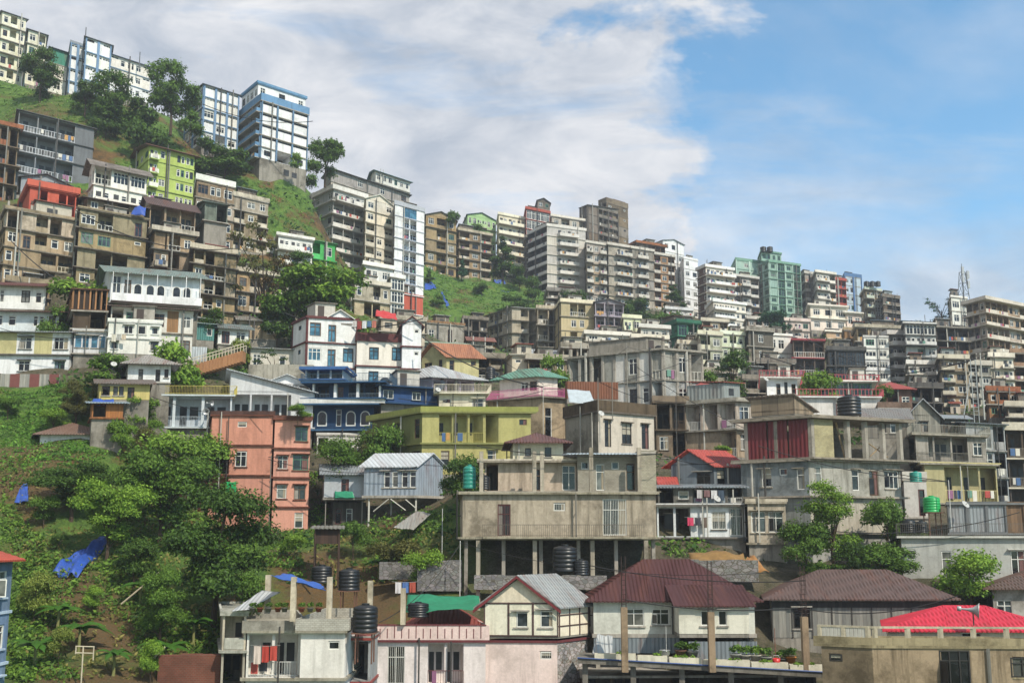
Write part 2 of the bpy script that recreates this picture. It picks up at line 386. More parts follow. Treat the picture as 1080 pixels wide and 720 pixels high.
class Bld:
    def __init__(s, kind, label, cat, xs, yt, yb, D, a, wall, Rp='ww', Lp='w', fl=None, a2=None, dep=None, roof='flat', rc='8f8a80', rh=1.3, oh=.45,
                 slab='8f897c', sp=.18, fr='w', tr=None, acc='8a4a3a', par=.7, into=None, fd=7, stilt=0, seed=None, Ep='', wins='m', near=None,
                 Lw=None, top=None, wt=.12, rail_c='pt:c9c8c0', sh_th=.16, cp=True, pill=None, vals=None, railtop=None, bands=None, wh=None, frame=False, stm=None):
        if into is not None and not cp and fd == 7: fd = .2
        xl, xc, xr = xs; D0 = D; D = far(D); s.D = D; s.f = q_ = D / D0; rh *= q_; stilt *= q_; fd *= q_; s.st = stilt
        if dep: dep *= q_
        rng = s.rng = random.Random(seed if seed is not None else hash((xl * 7 + yt * 131 + D * 17)) & 0xffff)
        A = R(a); A2 = R(a if a2 is None else a2); sheared = a2
        pt, pb = pixr(xc, yt, D), pixr(xc, yb, D); zb, H = pb.z, pt.z - pb.z
        zm = (pt.z + pb.z) / 2; X0 = pixr(xc, (yt + yb) / 2, D).x
        def reach(px, dx, dy):
            u = (px - PCX) / F
            return (u * (D * CP + zm * SP) - X0) / (dx - u * dy * CP)
        W = reach(xr, math.cos(A), math.sin(A)) if xr > xc else (dep or 8)
        if xl < xc:
            Dp = reach(xl, -math.sin(A2), math.cos(A2))
            if dep and (a < 25 or Dp < 3.5) and xc - xl < 9 or Dp < 2:          # narrow glimpse of the side: lay it along the line of sight
                dp_ = dep or 6; u_ = (xl - PCX) / F; vx = u_ * ((D + dp_) * CP + zm * SP) - X0
                A2 = math.atan2(-vx, dp_); Dp = math.hypot(vx, dp_); a2 = math.degrees(A2)
        else: Dp = dep or 8
        if W <= 0 or W > 60: print('BAD W', label, W); W = 8
        if Dp <= 0 or Dp > 30: print('BAD D', label, Dp); Dp = 8
        if Dp < 3.5 and not dep: print('THIN', label, Dp); Dp = 6
        s.W, s.Dp, s.H = W, Dp, H
        DBG.append((label, round(W, 1), round(Dp, 1), round(H, 1), fl or max(1, round(H / 3))))
        s.shear = (math.sin(A - A2), math.cos(A - A2)) if a2 is not None else None
        nf = s.nf = fl or max(1, round(H / 3)); fh = s.fh = H / nf
        M = Matrix.Translation((X0, D, zb)) @ Matrix.Rotation(A, 4, 'Z'); s.M = M
        if into is None:
            s.root = empty(kind, (X0, D, zb), A, label, cat); s.rootM = M; s.base = Matrix.Identity(4)
        else:
            s.root = into.root; s.rootM = into.rootM; s.base = into.rootM.inverted() @ M
        near = s.near = (D < 108) if near is None else near
        sy = 1 if s.shear is None else s.shear[1]; sx = 0 if s.shear is None else s.shear[0]
        s.l2 = lambda x, y, z: Vector((x + y * sx, y * sy, z))
        if cp and stilt == 0 and into is None:
            CPS.append((X0, D, zb - .4)); w = M @ s.l2(W, 0, 0); CPS.append((w.x, w.y, zb - .4)); w = M @ s.l2(0, Dp, 0); CPS.append((w.x, w.y, zb + .12 * Dp))
        elif cp and into is None:
            CPS.append((X0, D + 2, zb - stilt))
        BASES.append((X0, D, W, Dp, A, zb, zb + H))
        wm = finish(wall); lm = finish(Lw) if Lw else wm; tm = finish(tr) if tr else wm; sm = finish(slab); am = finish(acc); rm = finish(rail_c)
        dark = glass('0e1013', .5); shade_back = finish('dt:6a6154')  # back walls of deep open bays coloured darker, standing in for shade
        key_ = {wm: wall, lm: Lw or wall}
        tint = [(1, 1, 1), (1.05, .99, .95), (.96, 1, 1.03), (1.06, 1.03, 1.0), (.93, .92, .92), (1.02, .97, .95)][rng.randrange(6)]; jit = [rng.choice((0, 0, 1, 2, 3)) for _ in range(nf)]
        def vary(m, q):
            h = key_.get(m)
            if not isinstance(h, str): return m
            k_, c_ = h.split(':') if ':' in h else ('', h)
            if k_ not in ('', 'dt', 'cl'): return m
            fct = {0: (1, 1, 1), 1: (.88, .87, .84), 2: (1.07, 1.04, .98), 3: (.94, .96, 1.0)}[jit[q]]
            if k_ == 'cl': fct = tuple(1 + (z - 1) * .5 for z in fct)
            if k_ != 'cl': fct = tuple(a_ * b_ for a_, b_ in zip(fct, tint))
            c2 = ''.join('%02x' % min(255, int(int(c_[i:i + 2], 16) * fct[i // 2])) for i in (0, 2, 4))
            return finish((k_ + ':' if k_ else '') + c2)
        wmb = MB(); s.wmb = wmb
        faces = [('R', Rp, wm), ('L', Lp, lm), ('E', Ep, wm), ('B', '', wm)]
        for fk, pat, mat0 in ([] if frame else faces):
            f = Face(fk, W, Dp); fi = {'R': 0, 'L': 1, 'E': 2, 'B': 3}[fk]
            rows = pat.split('/') if pat else ['']
            pilb = MB()
            for q in range(nf):
                mat = vary(mat0, q) if nf > 1 or True else mat0
                row = rows[min(q, len(rows) - 1)]; v0 = H - (q + 1) * fh; v1 = v0 + fh
                if not row: f.rect(wmb, 0, v0, f.len, v1, 0, mat); continue
                if D > 118 and f.len / len(row) > 3.4 and len(row) < 7: row = ''.join(c_ * 2 for c_ in row)
                n = len(row); bw = f.len / n; i = 0
                while i < n:
                    c = row[i]; j = i + 1
                    if c in 'brlLoBG':
                        while j < n and row[j] == c and (c in 'brBG' or True): j += 1
                    U0, U1 = i * bw, j * bw; k = fh / 3
                    if c == '-': f.rect(wmb, U0, v0, U1, v1, 0, mat)
                    elif c in 'wWtvdpxhF':
                        specs = {'w': (min(1.7, bw * .62), .8, 2.3), 'W': (min(3.0, bw * .8), .7, 2.35), 't': (min(.85, bw * .5), .5, 2.4),
                                 'v': (min(.9, bw * .5), 1.75, 2.3), 'd': (min(1.0, bw * .55), .08, 2.2), 'p': (min(1.2, bw * .37), .75, 2.3), 'x': (bw * .9, .25, 2.6), 'h': (bw * .94, 2.15, 2.7), 'F': (min(2.8, bw * .86), .12, 2.55)}
                        ww, a0, a1 = specs[c]
                        if c in 'wWt': ww *= rng.uniform(.78, 1.1); a1 += rng.uniform(-.18, .08)
                        if c == 'w' and D > 118 and rng.random() < .1: f.rect(wmb, U0, v0, U1, v1, 0, mat); i = j; continue
                        a0 = v0 + a0 * k; a1 = v0 + a1 * k
                        cs = [(U0 + U1) / 2] if c != 'p' else [U0 + bw * .27, U0 + bw * .73]
                        if c == 'p':
                            mid = (U0 + U1) / 2; parts = [(U0, mid), (mid, U1)]
                        else: parts = [(U0, U1)]
                        for cu, (pu0, pu1) in zip(cs, parts):
                            cu = max(pu0 + ww / 2 + .02, min(pu1 - ww / 2 - .02, cu))
                            f.frame(wmb, cu - ww / 2, a0, cu + ww / 2, a1, pu0, v0, pu1, v1, mat); f.hole(wmb, cu - ww / 2, a0, cu + ww / 2, a1, .14, mat)
                            if near and c in 'wWp': f.box(wmb, cu - ww / 2 - .1, a0 - .1, -.02, cu + ww / 2 + .1, a0, .1, sm)
                            if near and c in 'wWpt' and rng.random() < .6: f.box(wmb, cu - ww / 2 - .15, a1 + .04, -.02, cu + ww / 2 + .15, a1 + .12, .32, sm)
                            s.win(f, cu, a0, ww, a1 - a0, (fr if D < 90 or rng.random() < .78 else rng.choice('kngw')) if c != 'd' else rng.choice([fr, 'n', 'r']), wins)
                    elif c == 's':
                        f.frame(wmb, U0 + .12, v0 + .1, U1 - .12, v1 - .25, U0, v0, U1, v1, mat); f.hole(wmb, U0 + .12, v0 + .1, U1 - .12, v1 - .25, .12, mat)
                        f.rect(wmb, U0 + .12, v0 + .1, U1 - .12, v1 - .25, -.12, am)
                    elif c == 'a': f.rect(wmb, U0, v0, U1, v1, 0, am)
                    elif c in 'lLoG':
                        d = {'l': 1.5, 'L': 1.5, 'o': 3.6, 'G': .25}[c]; d = min(d, (Dp if fk in 'RB' else W) * .48)
                        e = .14; u0, u1, a0, a1 = U0 + e, U1 - e, v0 + .06, v1 - .28 * k
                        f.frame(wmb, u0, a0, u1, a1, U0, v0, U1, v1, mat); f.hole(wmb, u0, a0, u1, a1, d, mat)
                        f.rect(wmb, u0, a0, u1, a1, -d, mat if c != 'o' else shade_back)
                        if c == 'G':
                            nn = max(1, round((u1 - u0) / 1.6))
                            for z in range(nn): s.win(f, u0 + (z + .5) * (u1 - u0) / nn, a0 + .05, (u1 - u0) / nn - .05, a1 - a0 - .1, fr, wins, -.12)
                        else:
                            for z in range(j - i):
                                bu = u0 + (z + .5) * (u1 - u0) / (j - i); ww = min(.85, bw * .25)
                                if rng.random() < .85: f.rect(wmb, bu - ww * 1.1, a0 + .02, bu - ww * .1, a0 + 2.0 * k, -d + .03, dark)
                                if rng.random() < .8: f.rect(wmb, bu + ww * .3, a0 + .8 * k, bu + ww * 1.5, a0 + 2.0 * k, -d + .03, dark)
                                if z: f.box(wmb, U0 + z * bw - .1, a0, -.22, U0 + z * bw + .1, a1, -.02, mat)
                        if c == 'l': b = MB(); f.box(b, u0 - .02, a0, -.16, u1 + .02, a0 + .9 * k, .04, tm); s.add(b, 'balcony_parapet')
                        if c == 'L': b = MB(); rail(b, f, u0, u1, a0, .02, .95 * k, rm, near); s.add(b, 'railing')
                    elif c in 'brB':
                        for z in range(j - i):
                            bu = U0 + (z + .5) * bw; ww = min(.95, bw * .3)
                            f.rect(wmb, bu - bw / 2, v0, bu + bw / 2, v1, 0, mat)
                            f.rect(wmb, bu - ww * 1.2, v0 + .05, bu - ww * .2, v0 + 2.1 * k, .012, dark)
                            s.win(f, bu + ww * .75, v0 + .9 * k, ww * 1.1, 1.2 * k, fr, wins, .03)
                        b = MB(); dd = 1.0 if c != 'B' else 1.5
                        f.box(b, U0 + .05, v0 - .14, .003, U1 - .05, v0 + .03, dd, sm)
                        if c == 'r':
                            rail(b, f, U0 + .05, U1 - .05, v0, dd, .95 * k, rm, near)
                            for uu in (U0 + .05, U1 - .09): f.box(b, uu, v0 + .03, .01, uu + .04, v0 + .07, dd - .05, rm); f.box(b, uu, v0 + .9 * k, .01, uu + .04, v0 + .95 * k, dd - .05, rm)
                        else:
                            hh = .9 * k
                            f.box(b, U0 + .05, v0 + .03, dd - .1, U1 - .05, v0 + hh, dd, tm)
                            f.box(b, U0 + .05, v0 + .03, .01, U0 + .15, v0 + hh, dd - .1, tm); f.box(b, U1 - .15, v0 + .03, .01, U1 - .05, v0 + hh, dd - .1, tm)
                        s.add(b, 'balcony')
                    i = j
            if pill and fk in pill:
                n = pill[fk]; pm = finish(pill['m'])
                for i in range(n + 1):
                    u = f.len * i / n; pw = pill.get('w', .35); b = MB()
                    f.box(b, max(-.02, u - pw / 2), 0, .01, min(f.len + .02, u + pw / 2), H, pill.get('o', .12), pm); s.add(b, 'pillar')
        # floor slabs
        if sp > 0:
            for q in range(nf + (0 if roof != 'flat' else 1)):
                z = q * fh
                if q == 0 and not stilt and nf > 1: continue
                o_ = sp * rng.uniform(.55, 1.5) if D > 118 and sp > .15 else sp
                b = MB(); b.box(-o_, -o_, z - sh_th, W + o_ * .6, Dp + sp, z, sm); s.add(b, 'floor_slab')
        if stilt:
            b = MB(); b.box(-.1, -.1, -.25, W + .1, Dp + .1, -.003, sm); s.add(b, 'floor_slab')
            n = max(2, round(W / 3.2) + 1); stm = finish(stm or 'dt:8b8475'); pw_ = .28 if stm is finish('dt:8b8475') else .09
            for i in range(n):
                for yy in (.2, Dp - .4):
                    x = .15 + (W - .5) * i / (n - 1); b = MB(); b.box(x, yy, -stilt - 5, x + pw_, yy + pw_, -.253, stm); s.add(b, 'stilt')
        else:
            b = MB(); b.box(.03, .03, -fd, W - .03, Dp - .03, -.01 if sp <= 0 or nf > 1 else -sh_th - .003, finish('dt:7d776a')); s.add(b, 'foundation')
        z = H
        if roof == 'flat':
            if par > 0:
                pm = tm if tr else wm; t = .14; o = sp; b = MB()
                if railtop:
                    rr = finish(railtop)
                    for fk in 'RLEB': rail(b, Face(fk, W, Dp), -o, (W if fk in 'RB' else Dp) + o, z, o - .03, par, rr, near)
                else:
                    b.box(-o, -o, z + .003, W + o, -o + t, z + par, pm); b.box(-o, Dp + o - t, z + .003, W + o, Dp + o, z + par, pm)
                    b.box(-o, -o + t, z + .003, -o + t, Dp + o - t, z + par, pm); b.box(W + o - t, -o + t, z + .003, W + o, Dp + o - t, z + par, pm)
                s.add(b, 'parapet')
            if sp <= 0: b = MB(); b.box(0.01, .01, z - .2, W - .01, Dp - .01, z - .01, sm); s.add(b, 'floor_slab')
        else:
            rmm = finish(rc); b = MB()
            globals()['roof'](b, wmb, 0, 0, W, Dp, H, roof, rh, oh, rmm, wm, D < 105); s.add(b, 'roof')
        s.add(wmb, 'wall')
        if kind in ('apartment_building', 'house') and D < 320 and into is None: s.clutter(roof, z, rng, faces)
        if top == 'rebar':
            for i in range(max(2, round(W / 3.5)) + 1):
                for yy in (0, Dp - .3):
                    x = (W - .3) * i / max(2, round(W / 3.5)); b = MB(); hh = 1.0 + rng.random() * .6
                    b.box(x, yy, z + .004, x + .28, yy + .28, z + hh, finish('dt:8b8475'))
                    for dx in (.05, .2):
                        for dy in (.05, .2): b.tube([(x + dx, yy + dy, z + hh), (x + dx + rng.uniform(-.1, .1), yy + dy, z + hh + .7)], .03, finish('pt:4a3328'), 3)
                    s.add(b, 'column_stub')
        if top == 'open':       # an unfinished storey: posts under a light roof
            hh = 2.3; sc = finish(acc)
            for i in range(max(2, round(W / 3))+1):
                for yy in (0.02, Dp - .2):
                    x = (W - .2) * i / max(2, round(W / 3)); b = MB(); b.box(x, yy, z + .004, x + .16, yy + .16, z + hh, finish('dt:8b8475')); s.add(b, 'post')
            b = MB(); slope(b, (-.4, -.4, z + hh), (1, 0, 0), W + .8, (0, 1, 0), Dp + .8, .5, 0, 0, sc, D < 105); s.add(b, 'roof')
    def clutter(s, roof, z, rng, faces):
        W, Dp, H = s.W, s.Dp, s.H
        for fk, pat, _ in faces[:2]:
            f = Face(fk, W, Dp)
            if not pat or f.len < 3: continue
            for i in range(rng.choice((0, 1, 1, 2))):      # rain and waste pipes down the front
                u = rng.uniform(.1, .9) * f.len; a = MB(); r_ = .05 if s.near else .09
                f.box(a, u, 0, .3, u + r_ * 2, H + rng.uniform(-.3, .8), .3 + r_ * 2, finish(rng.choice(['pt:3a3733', 'pt:a9a69c', 'pt:6d6a62'])))
                f.box(a, u, H * .5, .003, u + .05, H * .5 + .05, .3, finish('pt:3a3733')); s.add(a, 'drain_pipe')
            rows = pat.split('/')
            for q in range(s.nf):
                row = rows[min(q, len(rows) - 1)]
                if not row: continue
                bw = f.len / len(row); v0 = H - (q + 1) * s.fh; k = s.fh / 3
                for i, c in enumerate(row):
                    if c in 'brlLB' and rng.random() < .45:
                        out = .06 if c in 'lL' else (1.06 if c != 'B' else 1.56); a = MB(); u = i * bw + bw * rng.uniform(.15, .3)
                        for t in range(rng.choice((1, 2, 3, 4))):
                            wd = rng.uniform(.3, .6); col = rng.choice(['b9b4ac', 'a9433a', '3f5f8a', 'c9c4b8', '2d2f38', 'b98a4a', '5d8a78', '8a5a78', 'd0cbc0'])
                            if u + wd > (i + 1) * bw - .2: break
                            hh = rng.uniform(.5, .85); f.box(a, u, v0 + (.95 - hh) * k, out, u + wd, v0 + .97 * k, out + .03, finish('pt:' + col)); u += wd + .07
                        s.add(a, 'hung_cloth')
        f = Face('R', W, Dp); dk = glass('0e1013', .5)      # half-buried rooms and tin lean-tos at the foot
        u = .5
        while u < W - 1.4 and not s.st:
            if rng.random() < .6:
                a = MB(); w_ = rng.uniform(.7, 1.3); h_ = rng.uniform(.7, 1.5); f.box(a, u, -2.3, -.05, u + w_, -2.3 + h_, -.01, dk); f.box(a, u - .06, -2.3 + h_, -.04, u + w_ + .06, -2.22 + h_, .02, finish('pt:8a857a')); s.add(a, 'basement_window')
            u += rng.uniform(1.6, 2.8)
        if s.D > 112 and rng.random() < .4 and W > 4:
            u = rng.uniform(0, .5) * W; w_ = rng.uniform(.3, .5) * W; z0 = rng.uniform(-2.6, -1.2); a = MB()
            f.box(a, u, z0 - 3, .02, u + w_, z0 + 1.7, 1.7, finish(rng.choice(['pl:7a6c5a', 'nr:80878a', 'cl:a69c88', 'sh:70665a', 'pl:5d564c']))); s.add(a, 'lean_to_wall')
            a = MB(); slope(a, (u - .3, -2.1, z0 + 1.8), (1, 0, 0), w_ + .6, (0, 1, 0), 2.1, .55, 0, 0, finish(rng.choice(['sh:7d7a74', 'sh:6a4438', 'nr:8f9494', 'sh:5f6f78', 'sh:8a4a3c', 'nr:8d3f36'])), False); s.add(a, 'lean_to_roof')
            a = MB(); f.box(a, u + w_ * .3, z0 + .2, 1.702, u + w_ * .55, z0 + 1.2, 1.72, dk); s.add(a, 'lean_to_window')
        if roof != 'flat' or W < 4 or s.D < 104: return
        t = rng.random(); pm = finish(rng.choice(['dt:8f897c', 'dt:7d776a', 'cl:a9a498']))
        if t < .5 and Dp > 4:
            a = MB(); x = rng.uniform(.1, .5) * W; w = min(3.0, W * .4); y = Dp * .35; a.box(x, y, z + .004, x + w, Dp - .4, z + 2.2, pm); a.box(x - .2, y - .25, z + 2.203, x + w + .2, Dp - .2, z + 2.32, finish('dt:6d675b'))
            a.box(x + .3, y - .03, z + .1, x + 1.1, y - .001, z + 1.9, finish('pt:3c2f28')); s.add(a, 'stair_head')
        elif t < .85:                    # a tin shack on the roof
            a = MB(); x = rng.uniform(.0, .45) * W; w = W * rng.uniform(.35, .55); y = Dp * rng.uniform(.15, .35); hh = rng.uniform(1.7, 2.3)
            a.box(x, y, z + .004, x + w, Dp - .4, z + hh, finish(rng.choice(['pl:7d7264', 'nr:8a8f8c', 'cl:a59c86', 'sh:6d665c']))); s.add(a, 'roof_shack')
            a = MB(); slope(a, (x - .3, y - .4, z + hh + .12), (1, 0, 0), w + .6, (0, 1, 0), Dp - .2 - y, rng.uniform(.3, .7), 0, 0, finish(rng.choice(['sh:7d7a74', 'sh:6a4438', 'nr:9a9d9c', 'sh:5f6f78', 'sh:8a4a3c'])), False); s.add(a, 'shack_roof')
            a = MB(); a.box(x + w * .3, y - .03, z + .7, x + w * .6, y - .002, z + 1.5, glass('0e1013', .5)); s.add(a, 'shack_window')
        for i in range(rng.choice((0, 1, 2, 3))):
            a = MB(); x = rng.uniform(.03, .95) * W; y = rng.uniform(.05, .5) * Dp; a.tube([(x, y, z), (x, y, z + rng.uniform(1.2, 2.6))], .035 if s.near else .06, finish('pt:55504a'), 4); s.add(a, 'roof_pole')
        if rng.random() < .35:
            a = MB(); x = rng.uniform(.1, .7) * W; r_ = .55; a.lathe([(r_, 0), (r_, .95), (r_ * .6, 1.15), (0, 1.2)], finish('pt:17191b'), 12, (x, Dp * .3, z + .004)); s.add(a, 'roof_tank')
    def win(s, f, u, v, w, h, fr, style, n=-.11):
        if w < .15: return
        x, y, z = f.p(u, v, n); rz = {'R': 0, 'L': -math.pi / 2, 'E': math.pi / 2, 'B': math.pi}[f.k]
        if s.shear and f.k in 'LE': rz += math.atan2(s.shear[0], s.shear[1]) * -1
        M = s.base @ Matrix.Translation(s.l2(x, y, z)) @ Matrix.Rotation(rz, 4, 'Z')
        window(s.root, M, w, h, s.near, fr, s.rng, style)
    def add(s, mb, name, smooth=False): return mb.obj(name, s.root, s.base, smooth, s.shear)
    def world(s, x, y, z): return s.M @ s.l2(x, y, z)
def b(*a, **k): return Bld(*a, **k)

def arches(B_, us, v, w, h, hx='0e1216', face='R'):
    """round headed windows set in a facade"""
    f = Face(face, B_.W, B_.Dp)
    for u in us:
        for nm, s_, n_, mt in (('arch_window', 1.0, .03, finish('pt:d9d8d0')), ('arch_pane', .8, .045, glass(hx))):
            a = MB(); ww = w * s_ / 2; pts = [(u - ww, v + (1 - s_) * h * .4), (u + ww, v + (1 - s_) * h * .4)]
            for i in range(9): t = math.pi * i / 8; pts.append((u + ww * math.cos(t), v + h - w / 2 + ww * math.sin(t)))
            P = [f.p(x, z, n_) for x, z in pts]; Q = [f.p(x, z, 0) for x, z in pts]; a.poly(P, mt)
            for i in range(len(P)): j = (i + 1) % len(P); a.poly([P[i], P[j], Q[j], Q[i]], mt)
            B_.add(a, nm)
# ================================================================== buildings: upper left ridge and slope
AB, HS = 'apartment building', 'house'
YB = 'cl:c9c39a'
b('apartment_building', 'pale yellow flats at the very top left corner of the hill', AB, (0, 0, 25), 12, 84, 190, 42, 'cl:c6bf9d', 'wlw', '', sp=.5, tr='cl:c9c2a6', dep=9, roof='sf', rc='nr:5e6672', rh=.8, par=.3)
b('apartment_building', 'narrow pale yellow flats with a light blue stair shaft on top of the hill', AB, (25, 28, 47), 31, 88, 186, 42, 'cl:c3bd9b', 'wl', '-', Lw='cl:8fb7cf', sp=.4, dep=8, roof='sf', rc='nr:49505a', rh=.5, tr='cl:b9b49a')
g = b('house', 'tall narrow house with a green sheet wall and blue corner on the hilltop', HS, (48, 52, 70), 50, 96, 182, 42, 'cl:c9c4b4', 'a/-/w', '-', acc='nr:2f7d67', Lw='cl:7fa0b8', sp=.12, dep=7, roof='sf', rc='nr:3f4a56', rh=.7)
BL = dict(pill={'R': 2, 'm': 'cl:6c8fb3', 'w': .5, 'o': .2})
b('apartment_building', 'lower white flats with blue bands left of the hilltop stair tower', AB, (69, 73, 89), 45, 98, 180, 42, 'cl:d2cbc0', 'hh', 'w', sp=.16, slab='cl:6c8fb3', dep=9, fl=4, roof='flat', par=.5, tr='cl:6c7680', **BL)
b('apartment_building', 'tall white block with blue floor bands and a mast on the hilltop', AB, (87, 89, 116), 39, 98, 178, 42, 'cl:d6cfc4', 'h-h/hhh', '-', sp=.16, slab='cl:6c8fb3', dep=9, fl=4, roof='sf', rc='nr:6a7078', rh=.5, **BL)
b('apartment_building', 'long white flats with blue roof running behind the hilltop trees', AB, (116, 116, 158), 57, 96, 184, 42, 'cl:cfc9be', 'hwpwh', '', sp=.14, slab='cl:6d8aa5', dep=9, fl=3, roof='gx', rc='nr:4a5e74', rh=.9, par=.4)
b('apartment_building', 'white flats with blue bands and posts beside the large tree', AB, (195, 214, 251), 89, 150, 176, 40, 'cl:d3cdc4', 'hhh/hhh/Whh/hWh/wLw', 'WW', sp=.16, slab='cl:6c8fb3', fl=5, roof='sf', rc='nr:59636e', rh=.6, pill={'R': 3, 'L': 2, 'm': 'cl:6c8fb3', 'w': .45, 'o': .2})
b('walkway', 'grey bridge corridor joining the two blue and white blocks', 'footbridge', (248, 250, 270), 140, 153, 182, 12, 'dt:77736c', '-', '-', sp=.1, fl=1, dep=2, roof='flat', par=.1, fd=.3, cp=False)
q = b('apartment_building', 'largest blue and white block standing highest right on the green slope', AB, (252, 275, 324), 106, 166, 175, 40, 'cl:d9d4cb', 'hhh/hhh/hhh/hhh/wow', 'bbbb', Lw='dt:8d8b88', fl=5, sp=.22, slab='cl:8a8378', fr='k', roof='flat', par=1.5, tr='cl:5f8fb8', pill={'R': 3, 'L': 1, 'm': 'cl:5c7f9e', 'w': .35, 'o': .28})
b('', '', '', (255, 272, 322), 88, 104, 179, 40, 'cl:cfd0cc', 'w-w-w', 'ww', fl=1, sp=.3, into=q, roof='flat', par=.5, tr='cl:5c90b8', slab='cl:5c90b8', cp=False, fd=2, near=False)

b('apartment_building', 'dark grey flats with three rows of white railed balconies below the green slope', AB, (14, 17, 97), 116, 202, 152, 38, 'cl:666b70', 'LLLa/LLLa/LLLa/wLLa', '-', fl=4, dep=9, acc='cl:5a5f64', slab='cl:4b4f53', sp=.2, rail_c='pt:c9ccd0', roof='sf', rc='nr:4c5054', rh=.5, Lw='cl:70757a')
b('apartment_building', 'brown stepped flats cut off by the left edge below the slope', AB, (-40, -22, 17), 128, 210, 148, 36, 'dt:8d7355', 'lolo', 'w', fl=4, sp=.6, tr='dt:a5653f', slab='dt:7b6a56')
lg = b('apartment_building', 'light green block with a black and white patterned eave', AB, (136, 156, 204), 153, 212, 160, 38, 'cl:a9bf5a', 'bw-pp', 'ww', fl=4, sp=.16, slab='cl:9fb557', tr='cl:c9cfae', roof='gx', rc='sh:6d4a3c', rh=1.0, oh=.9)
b('house', 'small grey gabled attic house above the orange terrace', HS, (20, 22, 74), 186, 202, 136, 34, 'nr:8d9498', '-w-v', '-', fl=1, sp=0, roof='gy', rc='nr:4f565c', rh=1.1, dep=7)
b('house', 'orange red walled rooftop terrace room on the hillside', HS, (21, 31, 80), 196, 222, 126, 34, 'cl:c2583f', 'ao-oo', '-', acc='cl:b9523c', fl=1, sp=.45, slab='cl:b5503a', tr='cl:c2583f', par=.9, dep=7)
b('apartment_building', 'tan flats with open loggias beneath the orange terrace', AB, (-2, 4, 78), 220, 318, 117, 36, 'dt:a8977a', 'o-lo-/wdlwW/p-lL/p-lW', 'w', fl=5, sp=.3, slab='dt:6e6555', tr='dt:a8977a', dep=9, rail_c='pt:c9c0a8', top='rebar', par=.4)
b('apartment_building', 'tan flats with paired white windows next to the orange terrace house', AB, (79, 82, 153), 219, 302, 121, 35, 'dt:a99a74', 'WL-d/WW-v/-oo-/wLo-', '-', fl=4, sp=.35, slab='dt:665c4c', tr='dt:9c8e70', dep=9, par=.2, wins='m')
b('house', 'white house with a sloping balcony wall below the green block', HS, (93, 99, 154), 172, 216, 137, 36, 'cl:c9c2b4', 'LWW/BBB', 'w', fl=2, sp=.3, roof='gx', rc='dt:6b625a', rh=1.2, oh=.9, tr='cl:c2bcae', dep=7, slab='cl:b8b2a5')
b('house', 'low house under a dark rusty roof with a blue tarpaulin', HS, (80, 92, 152), 208, 222, 128, 33, 'dt:8c8068', 'w-ow', 'w', fl=1, sp=.1, roof='gx', rc='sh:4a3a33', rh=1.2, oh=.8, dep=6)
b('house', 'small house with purple brown sheet roof right of the blue tarpaulin', HS, (150, 158, 206), 213, 240, 136, 34, 'dt:9a8d75', 'oLL', 'w', fl=1, sp=.2, roof='gx', rc='sh:53403c', rh=1.6, oh=.7, dep=7)
b('apartment_building', 'shadowy flats with stacked open balconies and drain pipes in mid slope', AB, (153, 162, 204), 243, 300, 128, 32, 'dt:9b8f78', 'oLw/bow/oo-', 'l', fl=3, sp=.55, slab='dt:5d564b', tr='dt:a59a85', dep=8)
b('apartment_building', 'tan flats with a white band parapet directly right of the light green block', AB, (203, 206, 246), 189, 262, 152, 37, 'dt:a3957b', 'WpW/pWw/lww', '', fl=4, sp=.2, tr='cl:c9c4b6', par=1.0, dep=8, slab='dt:7d7464')
b('apartment_building', 'brown grey flats at the foot of the bright green slope', AB, (243, 246, 282), 206, 262, 156, 37, 'dt:93876f', 'www/lwl', '', fl=4, sp=.25, tr='dt:b2a78d', dep=8)
b('apartment_building', 'cream flats with tan walls and dark balconies left of the bare tree', AB, (200, 203, 248), 262, 340, 126, 34, 'dt:b1a07c', 'low-/wLL-/wLo-/oLw-', '-', fl=5, sp=.6, slab='dt:5f574a', tr='dt:a89c82', dep=8)
b('shop_house', 'tiny dark stall with open front among the tan flats', HS, (205, 216, 240), 212, 232, 142, 30, 'dt:5d6a5c', 'oo', 'o', fl=1, sp=.6, roof='gx', rc='sh:5c6a60', rh=.8, dep=4)

# left middle
a = b('veranda_house', 'long white house with arched windows and a grey green roof', HS, (106, 117, 210), 285, 318, 102, 17, 'cl:b9c0c4', 'Fw------', 'w', a2=30, fl=1, sp=.2, roof='gx', rc='sh:71807a', rh=1.7, oh=1.0, dep=6, slab='cl:b9b4a8', wins='m')
f_ = Face('R', a.W, a.Dp); m_ = MB(); f_.box(m_, 0, -.12, .21, a.W + .1, .05, 1.5, finish('cl:c9c9c2')); f_.box(m_, 0, .051, 1.4, a.W + .1, .85, 1.5, finish('cl:cdcdc6')); a.add(m_, 'balcony')
for i in range(7): m_ = MB(); f_.box(m_, i * a.W / 6.1, .052, 1.3, i * a.W / 6.1 + .08, a.H - .5, 1.39, finish('cl:c9c9c2')); a.add(m_, 'veranda_post')
arches(a, [a.W * t for t in (.30, .44, .56, .74, .86)], .7, 1.0, 1.8)
b('house', 'pale flats with a brown sheet awning under the arched veranda house', HS, (112, 116, 203), 322, 374, 97, 15, 'cl:b9b6aa', 'oWdWsW/wWww-W', '-', fl=2, sp=.2, roof='sf', rc='sh:57473f', rh=.7, oh=.8, dep=6, acc='pl:a07a52', slab='dt:77705f', fd=9)
b('house', 'white rendered annexe with small windows beside the bright round bush', HS, (112, 114, 170), 338, 372, 93, 12, 'cl:c7c4b6', '-WWw/w--w', '-', fl=2, sp=.15, par=.3, dep=4, slab='cl:aeb0ac')
f = b('house', 'house with unfinished brown timber frame storey over blue windows', HS, (74, 78, 112), 348, 372, 95, 10, 'cl:b6bac0', 'pp', 'w', a2=40, fl=1, sp=.25, par=.1, dep=6, wins='blue', fr='b')
